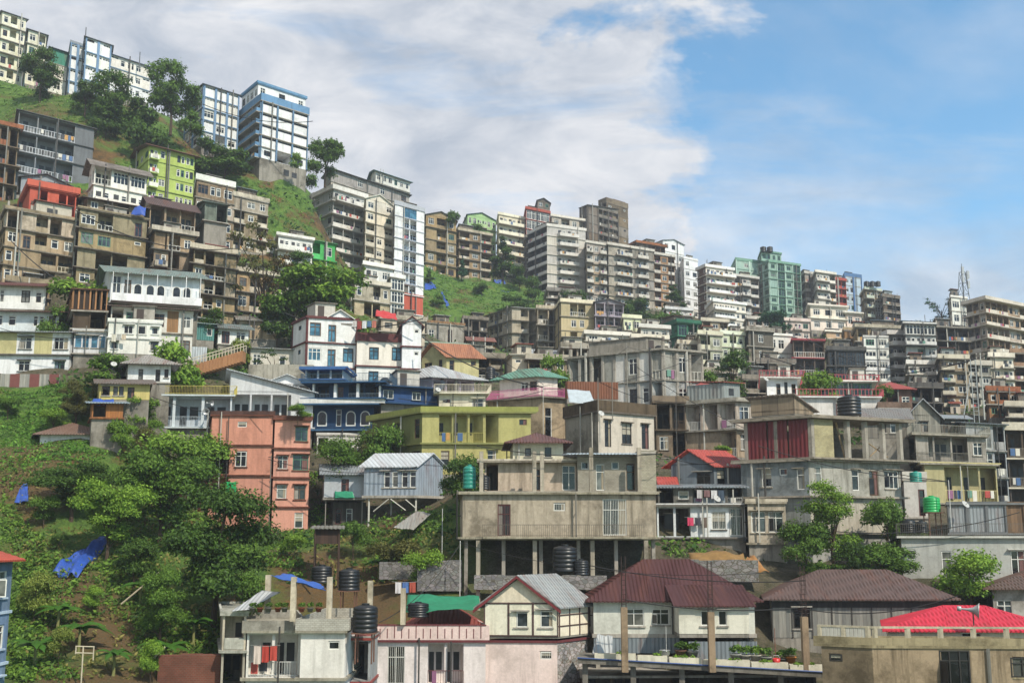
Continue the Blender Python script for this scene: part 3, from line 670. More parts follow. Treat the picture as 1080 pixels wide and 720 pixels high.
b('', '', '', (72, 77, 112), 327, 346, 95, 10, 'dt:4b443c', 'oo', 'o', a2=40, fl=1, sp=.3, into=f, cp=False, dep=6, fd=.1, par=0)
fr_ = b('', '', '', (72, 77, 113), 304, 326, 95, 10, 'pl:3a2c22', 'ooooo', 'ooo', a2=40, fl=1, sp=.3, into=f, cp=False, dep=6, fd=.1, par=0, slab='pl:5d3f2b', pill={'R': 6, 'L': 3, 'm': 'pl:b18258', 'w': .18, 'o': .1}, bands=1)
b('house', 'white cottage with a maroon sheet roof at the left edge', HS, (-40, -36, 48), 298, 324, 104, 8, 'cl:c9c4bb', '-pp-ww', '', fl=1, sp=0, roof='gx', rc='nr:5a302c', rh=1.2, oh=1.0, dep=7)
b('house', 'pale blue cottage with deep brown eaves below the maroon roof', HS, (-40, -36, 62), 327, 348, 99, 5, 'cl:a9b6be', 'w-ww-pw', '', fl=1, sp=.1, roof='sf', rc='sh:55382e', rh=.9, oh=1.1, dep=6)
w = b('long_house', 'long white house with a yellow upper storey above the grass bank', HS, (-40, -40, 73), 349, 397, 94, 3, 'cl:cfcac4', 'aWaWaW/-w-w-w', '', Ep='w/w', acc='cl:c5bd84', fl=2, sp=.35, slab='cl:55524d', roof='sf', rc='nr:8d9296', rh=.6, oh=.7, dep=7)
b('fence', 'line of grey and rusty gate panels under the long white house', 'fence', (0, 0, 62), 394, 408, 91, 3, 'pl:a3a39c', '-a-a-a', '', acc='pt:74403a', fl=1, sp=0, dep=.3, par=0, slab='pl:8a8880', fd=2)
b('cottage', 'small white cottage with a light hipped sheet roof by the brown tree', HS, (131, 135, 180), 384, 402, 86, 8, 'cl:bcc0bf', '-d-dw', 'w', a2=45, fl=1, sp=.1, roof='hip', rc='sh:908b84', rh=1.3, oh=.9, dep=5, fr='k')
b('cottage', 'yellow cottage with dark windows above the blue awning', HS, (102, 105, 158), 403, 421, 80, 5, 'cl:c8b96c', 'Wpd-', '-', a2=40, fl=1, sp=0, roof='gx', rc='sh:6d625a', rh=.7, oh=.6, dep=5, fr='k', wt=.1)
b('shed', 'small brown timber deck room under the blue awning', 'shed', (95, 97, 130), 424, 440, 77, 4, 'pl:a9713f', 'o-', '-', fl=1, sp=.2, dep=3, roof='sf', rc='nr:8b9aa3', rh=.5, oh=.6, slab='pl:8c5c34', par=0)
v = b('villa', 'grey blue villa with a columned veranda and yellow railed terrace', HS, (152, 153, 244), 416, 450, 87, 3, 'cl:9aa6ac', 'LLL', '', fl=1, sp=.5, slab='cl:a5b4b8', railtop='pt:c3b35a', par=.95, dep=7, rail_c='pt:b9c3c9', pill={'R': 3, 'm': 'cl:aab6bc', 'w': .3, 'o': .1})
b('', '', '', (153, 154, 243), 451, 500, 87.4, 3, 'cl:c9ccc8', '-w-W-dW-', '', fl=1, sp=.1, into=v, par=0, dep=6, cp=True, slab='cl:a5b4b8')
b('house', 'white house with one steep sloping grey roof line beside the villa', HS, (240, 242, 330), 412, 450, 90, 5, 'cl:a9adaf', 'LLL-', '', fl=1, sp=.4, slab='cl:a0a4a2', roof='sr', rc='nr:a7abad', rh=2.0, oh=.5, dep=7, rail_c='pt:3a3a38', acc='cl:b9bcbc')
b('cottage', 'white cottage with a rust streaked low roof in front of the grass bank', HS, (36, 42, 112), 458, 486, 79, 2, 'cl:c6c8c4', '-d-w-w', '-', a2=40, fl=1, sp=0, roof='hip', rc='sh:7b6357', rh=1.3, oh=.8, dep=6, fr='k')
b('cottage', 'cream cottage with a grey lean-to roof left of the white and maroon house', HS, (262, 264, 318), 366, 392, 108, 14, 'cl:b9b3a2', 'w-ww', 'w', fl=1, sp=.1, roof='sf', rc='nr:8d928f', rh=.8, oh=.5, dep=6)
b('cottage', 'white gabled cottage with a railed balcony behind the orange house', HS, (275, 277, 327), 404, 420, 97, 8, 'cl:c4c7c6', 'w-LL', '', fl=1, sp=.2, roof='gy', rc='nr:b9bcbb', rh=1.0, oh=.5, dep=6, rail_c='pt:b3ad95')
b('cottage', 'small white cottage beside the hillside staircase', HS, (222, 230, 262), 344, 362, 112, 20, 'cl:bfc1bb', 'dw', 'w', fl=1, sp=.1, roof='gx', rc='sh:6f7a78', rh=1, oh=.7, dep=5)
b('shed', 'teal sheet shed among the bushes under the tan flats', 'shed', (202, 206, 226), 340, 358, 110, 20, 'nr:4c8079', '-w', '-', fl=1, sp=0, roof='sf', rc='nr:7c8f8c', rh=.7, dep=4)
b('fence', 'white sheet fence beside the bright round bush', 'fence', (190, 192, 218), 365, 380, 100, 12, 'nr:b3b9bb', '----', '', fl=1, sp=0, dep=.3, par=0, fd=2)

# centre left: tall flats under the lone tree
b('apartment_building', 'long two storey grey block with a dark eave on the ridge', AB, (341, 349, 431), 178, 216, 214, 46, 'dt:8d8a82', 'w-w-w-w', 'w', fl=3, sp=.2, roof='sf', rc='nr:4b4f50', rh=.8, oh=.8, dep=8)
b('apartment_building', 'small teal roofed block peeking above the long grey ridge building', AB, (388, 396, 432), 180, 216, 236, 44, 'cl:b7b5a8', 'www', 'w', fl=3, sp=.3, roof='gx', rc='nr:3c6a6c', rh=1.2, oh=.9, dep=9)
b('apartment_building', 'tall grey tower of white balconies with a stepped grey side', AB, (330, 350, 384), 199, 330, 198, 44, 'cl:95938d', 'BBB/lll', 'w-w', Lw='cl:9b9c9c', fl=10, sp=.5, tr='cl:b5b2aa', slab='cl:a5a29a', par=.9)
b('apartment_building', 'lower grey rear wing attached left of the stepped balcony tower', AB, (315, 330, 340), 206, 310, 205, 44, 'cl:8c8b86', 'w', 'wbw', fl=8, sp=.3, tr='cl:aaa8a0', par=.6, fd=9)
b('apartment_building', 'cream tower crowned by a small pediment', AB, (383, 385, 414), 209, 320, 196, 42, 'cl:bdb39c', 'w-w/w-w/lwl', '', fl=9, sp=.2, tr='cl:b7ad97', roof='gy', rc='cl:c9c2b0', rh=1.6, oh=.4, dep=9, slab='cl:a09780')
b('apartment_building', 'slim white tower with blue glazed balconies above a red wall', AB, (414, 416, 447), 215, 308, 196, 40, 'cl:c3c4c2', '-GG-/-LL-/aLLa', '', fl=8, sp=.2, fr='b', acc='cl:c7c8c6', rail_c='pt:6f86a0', slab='cl:8c93a0', tr='cl:8d949e', dep=9, par=.8, wins='blue')
b('apartment_building', 'white flats standing on a bare red retaining wall', AB, (411, 422, 446), 309, 329, 191, 36, 'cl:b9553f', '-', 'w', Lw='cl:b9bab6', fl=1, sp=.2, slab='cl:c9c9c4', dep=8, par=.2)
b('house', 'white house with a projecting flat roof behind the bare tree', HS, (250, 254, 292), 248, 296, 160, 30, 'cl:b4b5ad', 'LwB', 'w', fl=3, sp=.6, slab='cl:b6b4aa', roof='gx', rc='nr:6f6e68', rh=1.2, oh=1, dep=8)
b('house', 'white house with long balcony left of the bright green house', HS, (290, 293, 329), 248, 296, 158, 30, 'cl:bdbcb2', 'BBB', 'w', fl=3, sp=.4, slab='cl:9c9a90', par=.5, tr='cl:c2c1b6', dep=8)
b('house', 'bright green house with loggias behind the leafy tree', HS, (321, 323, 353), 252, 292, 162, 32, 'cl:3fae55', 'lw/lw', '', fl=2, sp=.5, slab='cl:3c9a50', tr='cl:4cc066', roof='sf', rc='nr:4a8a58', rh=.6, dep=7)
b('house', 'white flats with rounded bays below the pediment tower', HS, (381, 384, 414), 279, 330, 176, 34, 'cl:b9b6ac', 'bw', 'w', fl=3, sp=.4, tr='cl:c5c2b8', dep=7, slab='cl:aaa79d')
b('house', 'tan flats with two open loggias above the white and maroon house', HS, (366, 374, 411), 297, 334, 160, 32, 'dt:b0a68c', 'w-lw/woow', 'w', fl=2, sp=.3, dep=7, tr='cl:b4ab93')
b('house', 'narrow white flats with glazed balconies beside the slim tower', HS, (408, 412, 426), 292, 332, 168, 34, 'cl:bfc0bc', 'GG', '-', fl=3, sp=.3, dep=7, fr='w')
b('apartment_building', 'tan flats half hidden by the big bare tree', AB, (246, 249, 300), 286, 348, 140, 32, 'dt:a5977a', 'wlWl/wloW', 'w', fl=3, sp=.5, tr='dt:b0a48a', slab='dt:645c4e', dep=8)
b('house', 'grey tan house behind the leafy tree trunk', HS, (298, 300, 340), 296, 340, 146, 32, 'dt:9a9484', 'wlw', '', fl=3, sp=.4, dep=8, tr='cl:b1aca0')

# white and maroon house, blue house
w = b('house', 'white three storey house with maroon bands and blue grey windows', HS, (308, 323, 376), 334, 412, 105, 16, 'cl:cfc8ba', 'Wd-/WdW/WdW', 'v', a2=35, fl=3, sp=.22, slab='cl:6a3b3b', roof='flat', par=.15, tr='cl:6a3b3b', wins='blue', fr='k', pill={'R': 1, 'L': 1, 'm': 'cl:6a3b3b', 'w': .25, 'o': .1})
b('', '', '', (376, 376, 424), 358, 412, 106, 12, 'cl:cfc8ba', '-W-W', '', fl=2, sp=.22, slab='cl:6a3b3b', into=w, par=.9, tr='cl:6a3b3b', dep=7, wins='blue', fr='k', cp=False)
b('', '', '', (424, 424, 444), 341, 412, 106, 12, 'cl:d2ccc0', '-v', '', fl=3, sp=.22, slab='cl:6a3b3b', into=w, roof='gy', rc='nr:6a3b3b', rh=.9, oh=.4, dep=7, fr='k', cp=False)
b('', '', '', (346, 346, 372), 334, 340, 106, 12, 'cl:d2ccc0', '-', '', fl=1, sp=0, into=w, roof='gy', rc='cl:c9c0b4', rh=.9, oh=.3, dep=5, cp=False, fd=.2)
q = b('house', 'deep blue house with jutting balconies and round white arches', HS, (392, 402, 461), 406, 424, 91, 22, 'cl:22497a', 'W-W-', '-', a2=50, Lw='cl:2f4c6c', fl=1, sp=.7, slab='cl:1f4468', par=.8, railtop='pt:2c3f52', rail_c='pt:c2c6c8', fr='w')
b('', '', '', (331, 331, 402), 404, 421, 91.6, -4, 'cl:1f4468', 'LdLL', '', fl=1, sp=1.2, slab='cl:215079', into=q, railtop='pt:27475e', par=.9, dep=6, rail_c='pt:b9bfc2', cp=False, pill={'R': 3, 'm': 'cl:c9c9c4', 'w': .3, 'o': .5})
b('', '', '', (322, 322, 362), 389, 400, 96, -2, 'cl:8a97a5', 'ooo', '', fl=1, sp=.6, slab='cl:2f5f9a', into=q, par=.2, tr='cl:3566a0', dep=4, cp=False, fd=.2)
q2 = b('', '', '', (331, 331, 394), 427, 454, 91.8, -2, 'cl:173a60', '--t---', '', fl=1, sp=1.4, slab='cl:3a6488', into=q, par=.5, tr='cl:b4b6b2', dep=6)
arches(q2, [q2.W * t for t in (.14, .62, .86)], .5, 1.1, 1.7)
b('house', 'white base storey with a doorway under the deep blue house', HS, (332, 334, 412), 458, 494, 90, 5, 'cl:b4b2a8', 'o-d--w', '-', fl=1, sp=.1, par=.2, dep=5)
# ================================================================== centre ridge
b('apartment_building', 'brown gabled flats right of the slim blue glazed tower', AB, (445, 449, 481), 226, 302, 236, 34, 'dt:a38d66', 'wlw', 'w', fl=6, sp=.4, tr='dt:9b8662', roof='gy', rc='sh:4a4c4c', rh=1.6, dep=9, slab='dt:6d624f')
b('house', 'pale green gabled house showing above the brown ridge flats', HS, (489, 493, 523), 226, 262, 276, 34, 'cl:9cc283', 'wBw', 'w', fl=3, sp=.4, roof='gy', rc='nr:3c5f66', rh=1.5, dep=8, tr='cl:a9c890')
b('apartment_building', 'dark tan flats with overgrown roof behind the ridge tree', AB, (480, 484, 518), 243, 292, 245, 30, 'dt:96876a', 'lwl', 'w', fl=5, sp=.5, tr='dt:a29578', dep=9, slab='dt:5d5648')
b('apartment_building', 'cream flats with banded balconies left of the red ridge block', AB, (524, 526, 554), 226, 300, 272, 30, 'cl:bdb08c', 'BBB', '', fl=7, sp=.3, tr='cl:c9bea0', dep=9, slab='cl:a39a80')
rb = b('apartment_building', 'brick red block carrying a small gabled penthouse on the ridge', AB, (553, 555, 580), 220, 262, 274, 30, 'cl:9c4434', 'GG', '', fl=4, sp=.3, slab='cl:a54a38', tr='cl:a54a38', dep=9, acc='cl:9c4434')
b('', '', '', (565, 567, 580), 211, 219, 276, 30, 'dt:5d554e', 'w', 'w', fl=1, sp=0, into=rb, roof='gy', rc='nr:4a4540', rh=1.0, dep=6, cp=False, fd=1)
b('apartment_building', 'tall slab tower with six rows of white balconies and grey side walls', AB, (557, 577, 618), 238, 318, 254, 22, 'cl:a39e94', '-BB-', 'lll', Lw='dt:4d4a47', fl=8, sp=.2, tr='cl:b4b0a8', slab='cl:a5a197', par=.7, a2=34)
b('apartment_building', 'pale flat roofed block behind the slab tower of white balconies', AB, (580, 582, 620), 228, 260, 284, 24, 'cl:a59c8c', 'wlwl', '', fl=3, sp=.4, dep=9, tr='cl:bab3a4')
b('apartment_building', 'dark weathered ribbed tower on the ridge', AB, (612, 620, 652), 216, 262, 288, 38, 'dt:6d6558', '-ll', '-', fl=5, sp=.1, tr='dt:6d6558', roof='sl', rc='dt:5a534a', rh=1.5, slab='dt:5d564c', pill={'R': 3, 'L': 3, 'm': 'dt:5f584e', 'w': .3, 'o': .3})
b('apartment_building', 'highest brown tower with an overhanging crown on the ridge', AB, (632, 640, 663), 213, 300, 294, 38, 'dt:7a6c58', 'w-v', 'l', fl=8, sp=.1, tr='dt:857660', par=1.6, slab='dt:6f6350')
b('apartment_building', 'soot dark block squeezed left of the slab tower', AB, (553, 556, 578), 250, 316, 262, 30, 'dt:57504a', 'lwl', '', fl=6, sp=.4, dep=8, tr='dt:726a60')
for xs, yt, yb, D, c, p, lab in [
    ((617, 619, 640), 256, 320, 252, 'dt:9a9282', 'BwB', 'weathered balcony block right of the slab tower'),
    ((638, 642, 667), 258, 322, 254, 'dt:8d8879', '-BB', 'balcony block with a blank edge under the highest brown tower'),
    ((664, 667, 690), 262, 324, 256, 'dt:8f8a7e', '-BB-', 'balcony block with green tinged lower floors left of the orange brown flats'),
    ((687, 690, 712), 268, 326, 262, 'dt:9b7f5e', 'lwl', 'orange brown flats below the white ridge block')]:
    b('apartment_building', lab, AB, xs, yt, yb, D, 26, c, p, 'w', fl=6, sp=.35, tr='cl:aaa497', slab='dt:7b7466', dep=9)
b('apartment_building', 'dark topped brown flats with an orange roof edge in front of the white ridge block', AB, (664, 672, 702), 256, 300, 276, 26, 'dt:7d6046', 'lll', 'w', fl=4, sp=.5, tr='dt:a0612f', slab='dt:6a5440', dep=9)
b('apartment_building', 'bright white block with a flat curved roof on the ridge', AB, (675, 700, 722), 253, 330, 290, 34, 'cl:cfcdc6', 'www', 'www', fl=7, sp=.15, par=.4, roof='gy', rc='nr:9aa0a4', rh=1.0, slab='cl:bcbab2')
b('apartment_building', 'stepped bright white block descending right of the ridge', AB, (718, 722, 737), 272, 345, 284, 34, 'cl:cbc9c2', 'ww', 'w', fl=7, sp=.15, par=.6, dep=9, slab='cl:bcbab2')
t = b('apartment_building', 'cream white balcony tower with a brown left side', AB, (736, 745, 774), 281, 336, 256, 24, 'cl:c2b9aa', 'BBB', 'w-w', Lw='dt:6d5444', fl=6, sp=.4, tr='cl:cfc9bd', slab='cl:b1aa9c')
b('', '', '', (745, 753, 787), 318, 352, 246, 24, 'cl:bfb7a9', 'BBw', 'w', fl=4, sp=.4, tr='cl:cfc9bd', slab='cl:b1aa9c', into=t, dep=8)
b('apartment_building', 'grey balcony block between the cream tower and the green tower', AB, (773, 775, 801), 291, 352, 262, 24, 'dt:8a867e', 'lBl', '', fl=6, sp=.4, tr='cl:a5a29a', dep=9, slab='dt:6a665e')
GT = dict(fr='g', slab='cl:5f8a78', tr='cl:72a08c')
gt = b('apartment_building', 'tall green tower block dominating the right skyline', AB, (800, 812, 845), 276, 338, 268, 22, 'cl:71998a', 'wGwG', 'ww', fl=7, sp=.25, dep=12, acc='cl:71998a', par=.6, pill={'R': 4, 'L': 2, 'm': 'cl:8ab0a0', 'w': .25, 'o': .2}, **GT)
b('', '', '', (772, 777, 806), 274, 338, 274, 22, 'cl:7da394', '-w-w', 'w', fl=7, sp=.1, into=gt, dep=10, par=.8, pill={'R': 2, 'm': 'cl:93b8a8', 'w': .5, 'o': .2}, cp=False, **GT)
b('', '', '', (800, 803, 824), 265, 275, 274, 22, 'cl:6c9484', 'ww', 'w', fl=1, sp=.3, into=gt, dep=8, par=.4, cp=False, fd=.3, **GT)
b('apartment_building', 'grey beige block immediately right of the green tower', AB, (843, 850, 862), 288, 345, 274, 24, 'dt:837d72', 'lw', 'l', fl=6, sp=.3, tr='cl:9d988c', dep=8)
b('apartment_building', 'beige block with white banded terraces left of the red block', AB, (858, 862, 882), 287, 335, 268, 24, 'cl:a8a193', 'BBl', 'w', fl=5, sp=.5, tr='cl:bdb7aa', dep=8)
b('apartment_building', 'small brick red block on the right skyline', AB, (874, 878, 893), 294, 330, 276, 24, 'cl:9f3f30', 'lll', 'w', fl=4, sp=.3, tr='cl:a84636', slab='cl:a84636', dep=8)
b('apartment_building', 'blue block with darker blue pillars on the right skyline', AB, (888, 892, 910), 291, 338, 284, 24, 'cl:8aa3b6', 'w-', '-', Lw='cl:6a90b4', fl=5, sp=.1, tr='cl:4873a4', par=1.2, dep=8, pill={'R': 2, 'm': 'cl:3f6aa0', 'w': .6, 'o': .25})
ot = b('apartment_building', 'olive flats topped by three dark water tanks', AB, (909, 914, 930), 305, 345, 262, 24, 'dt:85795c', 'Bw', 'w', fl=4, sp=.5, tr='cl:9aa894', dep=8)
b('apartment_building', 'dark brown brick block at the right end of the skyline gap', AB, (928, 932, 950), 312, 345, 258, 24, 'dt:5f5347', 'll', 'l', fl=4, sp=.2, tr='dt:6a5d50', dep=8)
# middle belt
b('house', 'grey house with an unfinished timber frame floor on its roof', HS, (443, 450, 489), 340, 366, 190, 22, 'dt:a39b86', 'w-w-', 'w', fl=1, sp=.3, dep=7, top='rebar', par=.5, tr='pl:8f6f4e')
b('apartment_building', 'dark narrow flats between the frame house and the corner block', AB, (486, 489, 514), 336, 372, 194, 22, 'dt:5f574a', 'lol', '', fl=3, sp=.3, dep=7, tr='dt:6f6657', slab='dt:4a443a')
b('apartment_building', 'beige corner block with deep dark balconies below the green slope', AB, (511, 540, 566), 324, 378, 198, 16, 'dt:aaa083', '-lo', 'llv', a2=36, fl=4, sp=.5, tr='dt:aaa083', slab='dt:6d6656', roof='hip', rc='nr:7d8078', rh=.9)
b('apartment_building', 'tan flats with paired dark bays right of the corner block', AB, (565, 567, 590), 325, 376, 194, 14, 'dt:a39678', 'Lo', '', fl=3, sp=.3, tr='dt:a39678', dep=8)
b('apartment_building', 'cream yellow flats in the middle belt with square windows', AB, (585, 592, 627), 318, 378, 188, 16, 'cl:bdb08a', '-LL-/-ww-/-L-w', '-', fl=4, sp=.2, tr='cl:c2b792', dep=8, slab='dt:857a62')
b('apartment_building', 'mauve grey flats with long railed balconies', AB, (626, 628, 658), 318, 376, 188, 16, 'cl:8d8490', 'LLL', '', fl=4, sp=.3, tr='cl:a196a0', rail_c='pt:9a8fa0', dep=8, slab='cl:8d8490', roof='gy', rc='nr:5d5a5e', rh=.8)
b('apartment_building', 'pale yellow green flats right of the mauve grey block', AB, (656, 658, 676), 335, 378, 184, 16, 'cl:b3b98a', 'Bw', '', fl=3, sp=.3, tr='cl:c3c79c', dep=7)
b('house', 'low white flats with ribbon balcony right of the pale yellow green block', HS, (674, 676, 706), 345, 370, 178, 16, 'cl:a7a59c', 'wBw', '', fl=2, sp=.4, dep=7, tr='cl:b9b7ae')
b('house', 'dark green flat roofed house among the trees', HS, (694, 715, 736), 340, 368, 192, 22, 'cl:2f6f56', 'GL', 'ww', fl=2, sp=.6, slab='cl:3d8a6c', tr='cl:2f6f56', fr='g')
b('apartment_building', 'olive tan flats below the dark green house', AB, (735, 738, 762), 352, 400, 170, 18, 'dt:a39f7d', 'lw', '', fl=3, sp=.3, tr='cl:b4b08e', dep=7)
b('apartment_building', 'pale green flats with small square windows', AB, (759, 761, 786), 352, 392, 176, 18, 'cl:a5b392', 'wlw', '', fl=3, sp=.3, tr='cl:b9c4a8', dep=7)
b('apartment_building', 'dark grey concrete block with a heavy roof slab under the balcony tower', AB, (785, 790, 816), 348, 398, 176, 18, 'dt:746e62', '-w-', '-', fl=3, sp=.4, tr='dt:857e70', dep=8)
b('house', 'small white two storey house in front of the green tower', HS, (810, 812, 836), 353, 390, 184, 14, 'cl:c4c2ba', 'wWw', '', fl=2, sp=.2, dep=7, par=.4)
b('apartment_building', 'brown flats striped with bright pink red balcony bands', AB, (835, 837, 870), 358, 396, 182, 8, 'dt:6d625a', 'LLL', '', fl=2, sp=.4, slab='cl:b04a52', tr='cl:b04a52', dep=8, par=.2)
p = b('apartment_building', 'pink cream terraced flats stepping down the right hillside', AB, (852, 855, 893), 322, 348, 222, 14, 'cl:d0b3a0', 'wwW/www', '', fl=2, sp=.7, slab='cl:dcc0ae', tr='cl:d6b8a6', dep=9, par=.4)
b('', '', '', (891, 893, 908), 330, 345, 224, 18, 'cl:cbb09e', 'ww', '', fl=1, sp=.9, slab='cl:dcc0ae', tr='cl:d6b8a6', dep=9, into=p, cp=False, par=.3)
b('', '', '', (869, 872, 888), 349, 372, 219, 14, 'cl:d0b18c', '-w', 'w', fl=3, sp=.4, slab='cl:dcc0ae', tr='cl:d6b8a6', dep=9, into=p, par=.3)
b('house', 'orange tan house with small dark windows below the pink terraces', HS, (889, 891, 915), 348, 366, 205, 14, 'dt:b08a58', 'wlw', '', fl=2, sp=.3, dep=7, tr='dt:a59272')
b('apartment_building', 'black glazed flats with a long parapet in the right middle belt', AB, (872, 874, 913), 369, 402, 165, 6, 'dt:3d3d3c', 'GGGG', '', fl=2, sp=.3, slab='dt:4b4b49', tr='dt:4b4b49', dep=8, fr='k')
b('apartment_building', 'long tan terrace with a faded rail above the white grid block', AB, (900, 904, 952), 345, 360, 196, 10, 'dt:8f8468', 'lwlw', '', fl=1, sp=.5, dep=8, tr='dt:9c9278')
wg = b('apartment_building', 'white grid fronted flats with protruding side balconies', AB, (911, 912, 938), 355, 402, 176, 6, 'cl:bfbfbb', 'WW', '', fl=4, sp=.12, slab='cl:8d8d89', par=.3, dep=10, tr='cl:a9a9a4')
b('', '', '', (938, 938, 956), 352, 402, 178, 10, 'dt:6d6a64', 'BB', '', fl=4, sp=.5, slab='cl:a3a09a', tr='cl:a8a5a0', dep=8, into=wg, cp=False)
b('apartment_building', 'grey flats with a long dark roof slab and white bottom floors', AB, (953, 956, 988), 341, 400, 174, 8, 'cl:a9aaa7', 'GGG/BBB/-WW/wlw/BBB', '', fl=5, sp=.4, slab='dt:5a5c5b', tr='cl:b0b0ab', dep=9, par=.3)
b('apartment_building', 'soot dark flats with concrete stubs on the roof', AB, (986, 989, 1023), 345, 402, 178, 10, 'dt:55504a', 'oll', '', fl=4, sp=.5, slab='dt:6a665c', tr='dt:7d776a', dep=9, top='rebar', par=.2)
b('apartment_building', 'large beige corner block with deep banded balconies at the right edge', AB, (1022, 1042, 1112), 316, 410, 188, 30, 'dt:9a9080', 'llwl-l', 'llw', Lw='dt:8a8477', fl=7, sp=.7, tr='cl:b0a796', slab='cl:aaa191', a2=24)
b('house', 'small white house beside the lattice mast', HS, (1001, 1004, 1021), 313, 342, 206, 20, 'cl:c0bfb8', 'Ww', 'w', fl=2, sp=.2, dep=6, par=.4)
b('house', 'dark shed with sheet roof behind the small ridge tree', HS, (948, 951, 992), 338, 350, 215, 10, 'dt:5a5f60', 'wwww', '', fl=1, sp=.3, dep=7, roof='sf', rc='nr:5f7c8a', rh=.5)
# lower right belt
b('house', 'white arched flats under the grey block of the right belt', HS, (957, 959, 988), 384, 418, 150, 8, 'cl:aaa8a0', 'bWb', '', fl=3, sp=.4, dep=7, tr='cl:b9b7ae')
b('apartment_building', 'tan stacked balcony flats below the soot dark flats', AB, (990, 993, 1022), 378, 430, 146, 8, 'dt:9c9278', 'Bw', '', fl=4, sp=.4, dep=7, tr='cl:aca389', slab='dt:6a6454')
b('apartment_building', 'grey tan flats behind the ladder pole', AB, (1020, 1022, 1046), 384, 430, 150, 10, 'dt:8b8678', 'lw', '', fl=4, sp=.4, dep=7, tr='cl:a29c8c')
b('apartment_building', 'cream flats with white sills left of the right edge', AB, (1044, 1046, 1070), 376, 424, 152, 10, 'cl:b8ad94', 'wb', '', fl=4, sp=.4, dep=7, tr='cl:c4bba6')
b('apartment_building', 'brown flats cut by the right edge below the corner block', AB, (1068, 1070, 1120), 372, 430, 156, 10, 'dt:7d6a58', 'lwlw', '', fl=4, sp=.5, dep=8, tr='dt:9a7a60')
b('house', 'small house with an orange red tin roof below the white grid block', HS, (919, 922, 962), 410, 436, 132, 6, 'dt:705048', 'wlw', 'w', fl=1, sp=.2, roof='hip', rc='sh:9a4236', rh=1.5, oh=.8, dep=7)
b('apartment_building', 'dark flats with barred windows between the tin roof and the tan flats', AB, (958, 961, 994), 408, 440, 135, 8, 'dt:4a4743', 'lol', '', fl=2, sp=.4, dep=7, slab='dt:5d5952')
b('house', 'orange brown house behind the grey gabled house', HS, (1040, 1043, 1075), 412, 440, 128, 10, 'dt:9a7a58', 'wlw', '', fl=2, sp=.4, dep=7, tr='dt:a0603c')
m = b('house', 'modern white house with a red and white railed roof terrace', HS, (808, 809, 841), 398, 422, 112, 4, 'cl:b9bcb9', 'adtd', '', acc='cl:c4c6c3', fl=1, sp=1.0, slab='cl:c4beb6', railtop='pt:a8434a', par=.8, dep=8, fr='k')
b('house', 'white terraced house with red rail left of the orange red tin roof', HS, (880, 882, 920), 402, 424, 118, 4, 'cl:5d7068', 'GGG', '', fl=1, sp=1.0, slab='cl:c4beb6', railtop='pt:a8434a', par=.8, dep=7, fr='g')
b('house', 'white terrace storey with red rail behind the black roof tank', HS, (842, 844, 928), 418, 445, 104, 2, 'cl:c2bfba', '--d--', '', fl=1, sp=.5, slab='cl:c9c4bd', railtop='pt:a8434a', par=.9, dep=7)
b('apartment_building', 'brown brick flats behind the modern white house', AB, (798, 800, 838), 382, 410, 150, 10, 'dt:6f655a', 'lwl', '', fl=2, sp=.4, dep=7)
g = b('house', 'grey boarded house with a big light gable roof', HS, (953, 958, 992), 437, 462, 92, 8, 'pl:8b8a80', '-w-', '-', fl=1, sp=0, roof='gy', rc='nr:a8acad', rh=1.6, oh=.5, dep=9, fr='n')
b('house', 'dark grey house with sheet roof right of the gabled house', HS, (990, 993, 1022), 440, 462, 95, 10, 'pl:5f5f5b', 'dw-', '-', fl=1, sp=0, roof='sf', rc='nr:8a9092', rh=1.2, oh=.6, dep=7, fr='n')
b('apartment_building', 'tall grey flats with an upturned flat roof left of the right edge', AB, (1016, 1022, 1063), 445, 560, 84, 20, 'dt:8a8a88', '-Gl', '-', dep=8, fl=4, sp=.3, slab='dt:7d7c78', roof='sf', rc='nr:5d6468', rh=1.0, oh=.6)
b('apartment_building', 'flats with cream balcony bands cut by the right edge', AB, (1062, 1064, 1130), 452, 545, 88, 6, 'dt:4a423c', 'LLLL', '', fl=3, sp=.4, slab='cl:b0a68e', tr='cl:b0a68e', dep=7, rail_c='pt:8a8172')
y = b('house', 'cream yellow house with a grey balcony storey above', HS, (967, 976, 1052), 488, 530, 76, 14, 'cl:b5ab78', '-LLL', 'w', fl=1, sp=.5, slab='dt:857e6c', dep=8, a2=30, par=.1, tr='cl:c4b878', rail_c='pt:cfc48a')
b('', '', '', (955, 966, 1040), 457, 486, 78, 16, 'dt:8f8a7c', 'LLLw', 'L', fl=1, sp=.5, slab='dt:857e6c', a2=30, into=y, railtop='pt:8a8678', par=.9, cp=False, tr='dt:7b7568', rail_c='pt:6d695e')
b('house', 'small pale boxy house behind the teal tank', HS, (952, 954, 978), 505, 545, 72, 8, 'cl:a59f92', '-d', '', fl=1, sp=.1, dep=5)
# ---- right edge street row
s = b('terrace_building', 'building with grey metal shutters along a railed balcony at the right edge', 'building', (999, 1000, 1062), 530, 562, 64, -4, 'pt:5d5f60', 'sss', '', acc='nr:8b9092', fl=1, sp=.1, dep=5, par=.1, slab='pt:6a6c6c')
b('', '', '', (1062, 1062, 1140), 530, 562, 64.3, -4, 'pl:6f5a44', 'ssss', '', acc='pl:7a624a', fl=1, sp=.1, dep=5, into=s, par=.1, slab='pt:6a6c6c', cp=False)
b('', '', '', (948, 952, 1140), 565, 625, 62.5, -3, 'cl:8d9088', 'v-wr--Wr-W'.replace('r', '-'), '-', fl=1, sp=.35, slab='cl:a5a69c', into=s, dep=7, par=1.0, railtop='pt:5a564e', near=True)

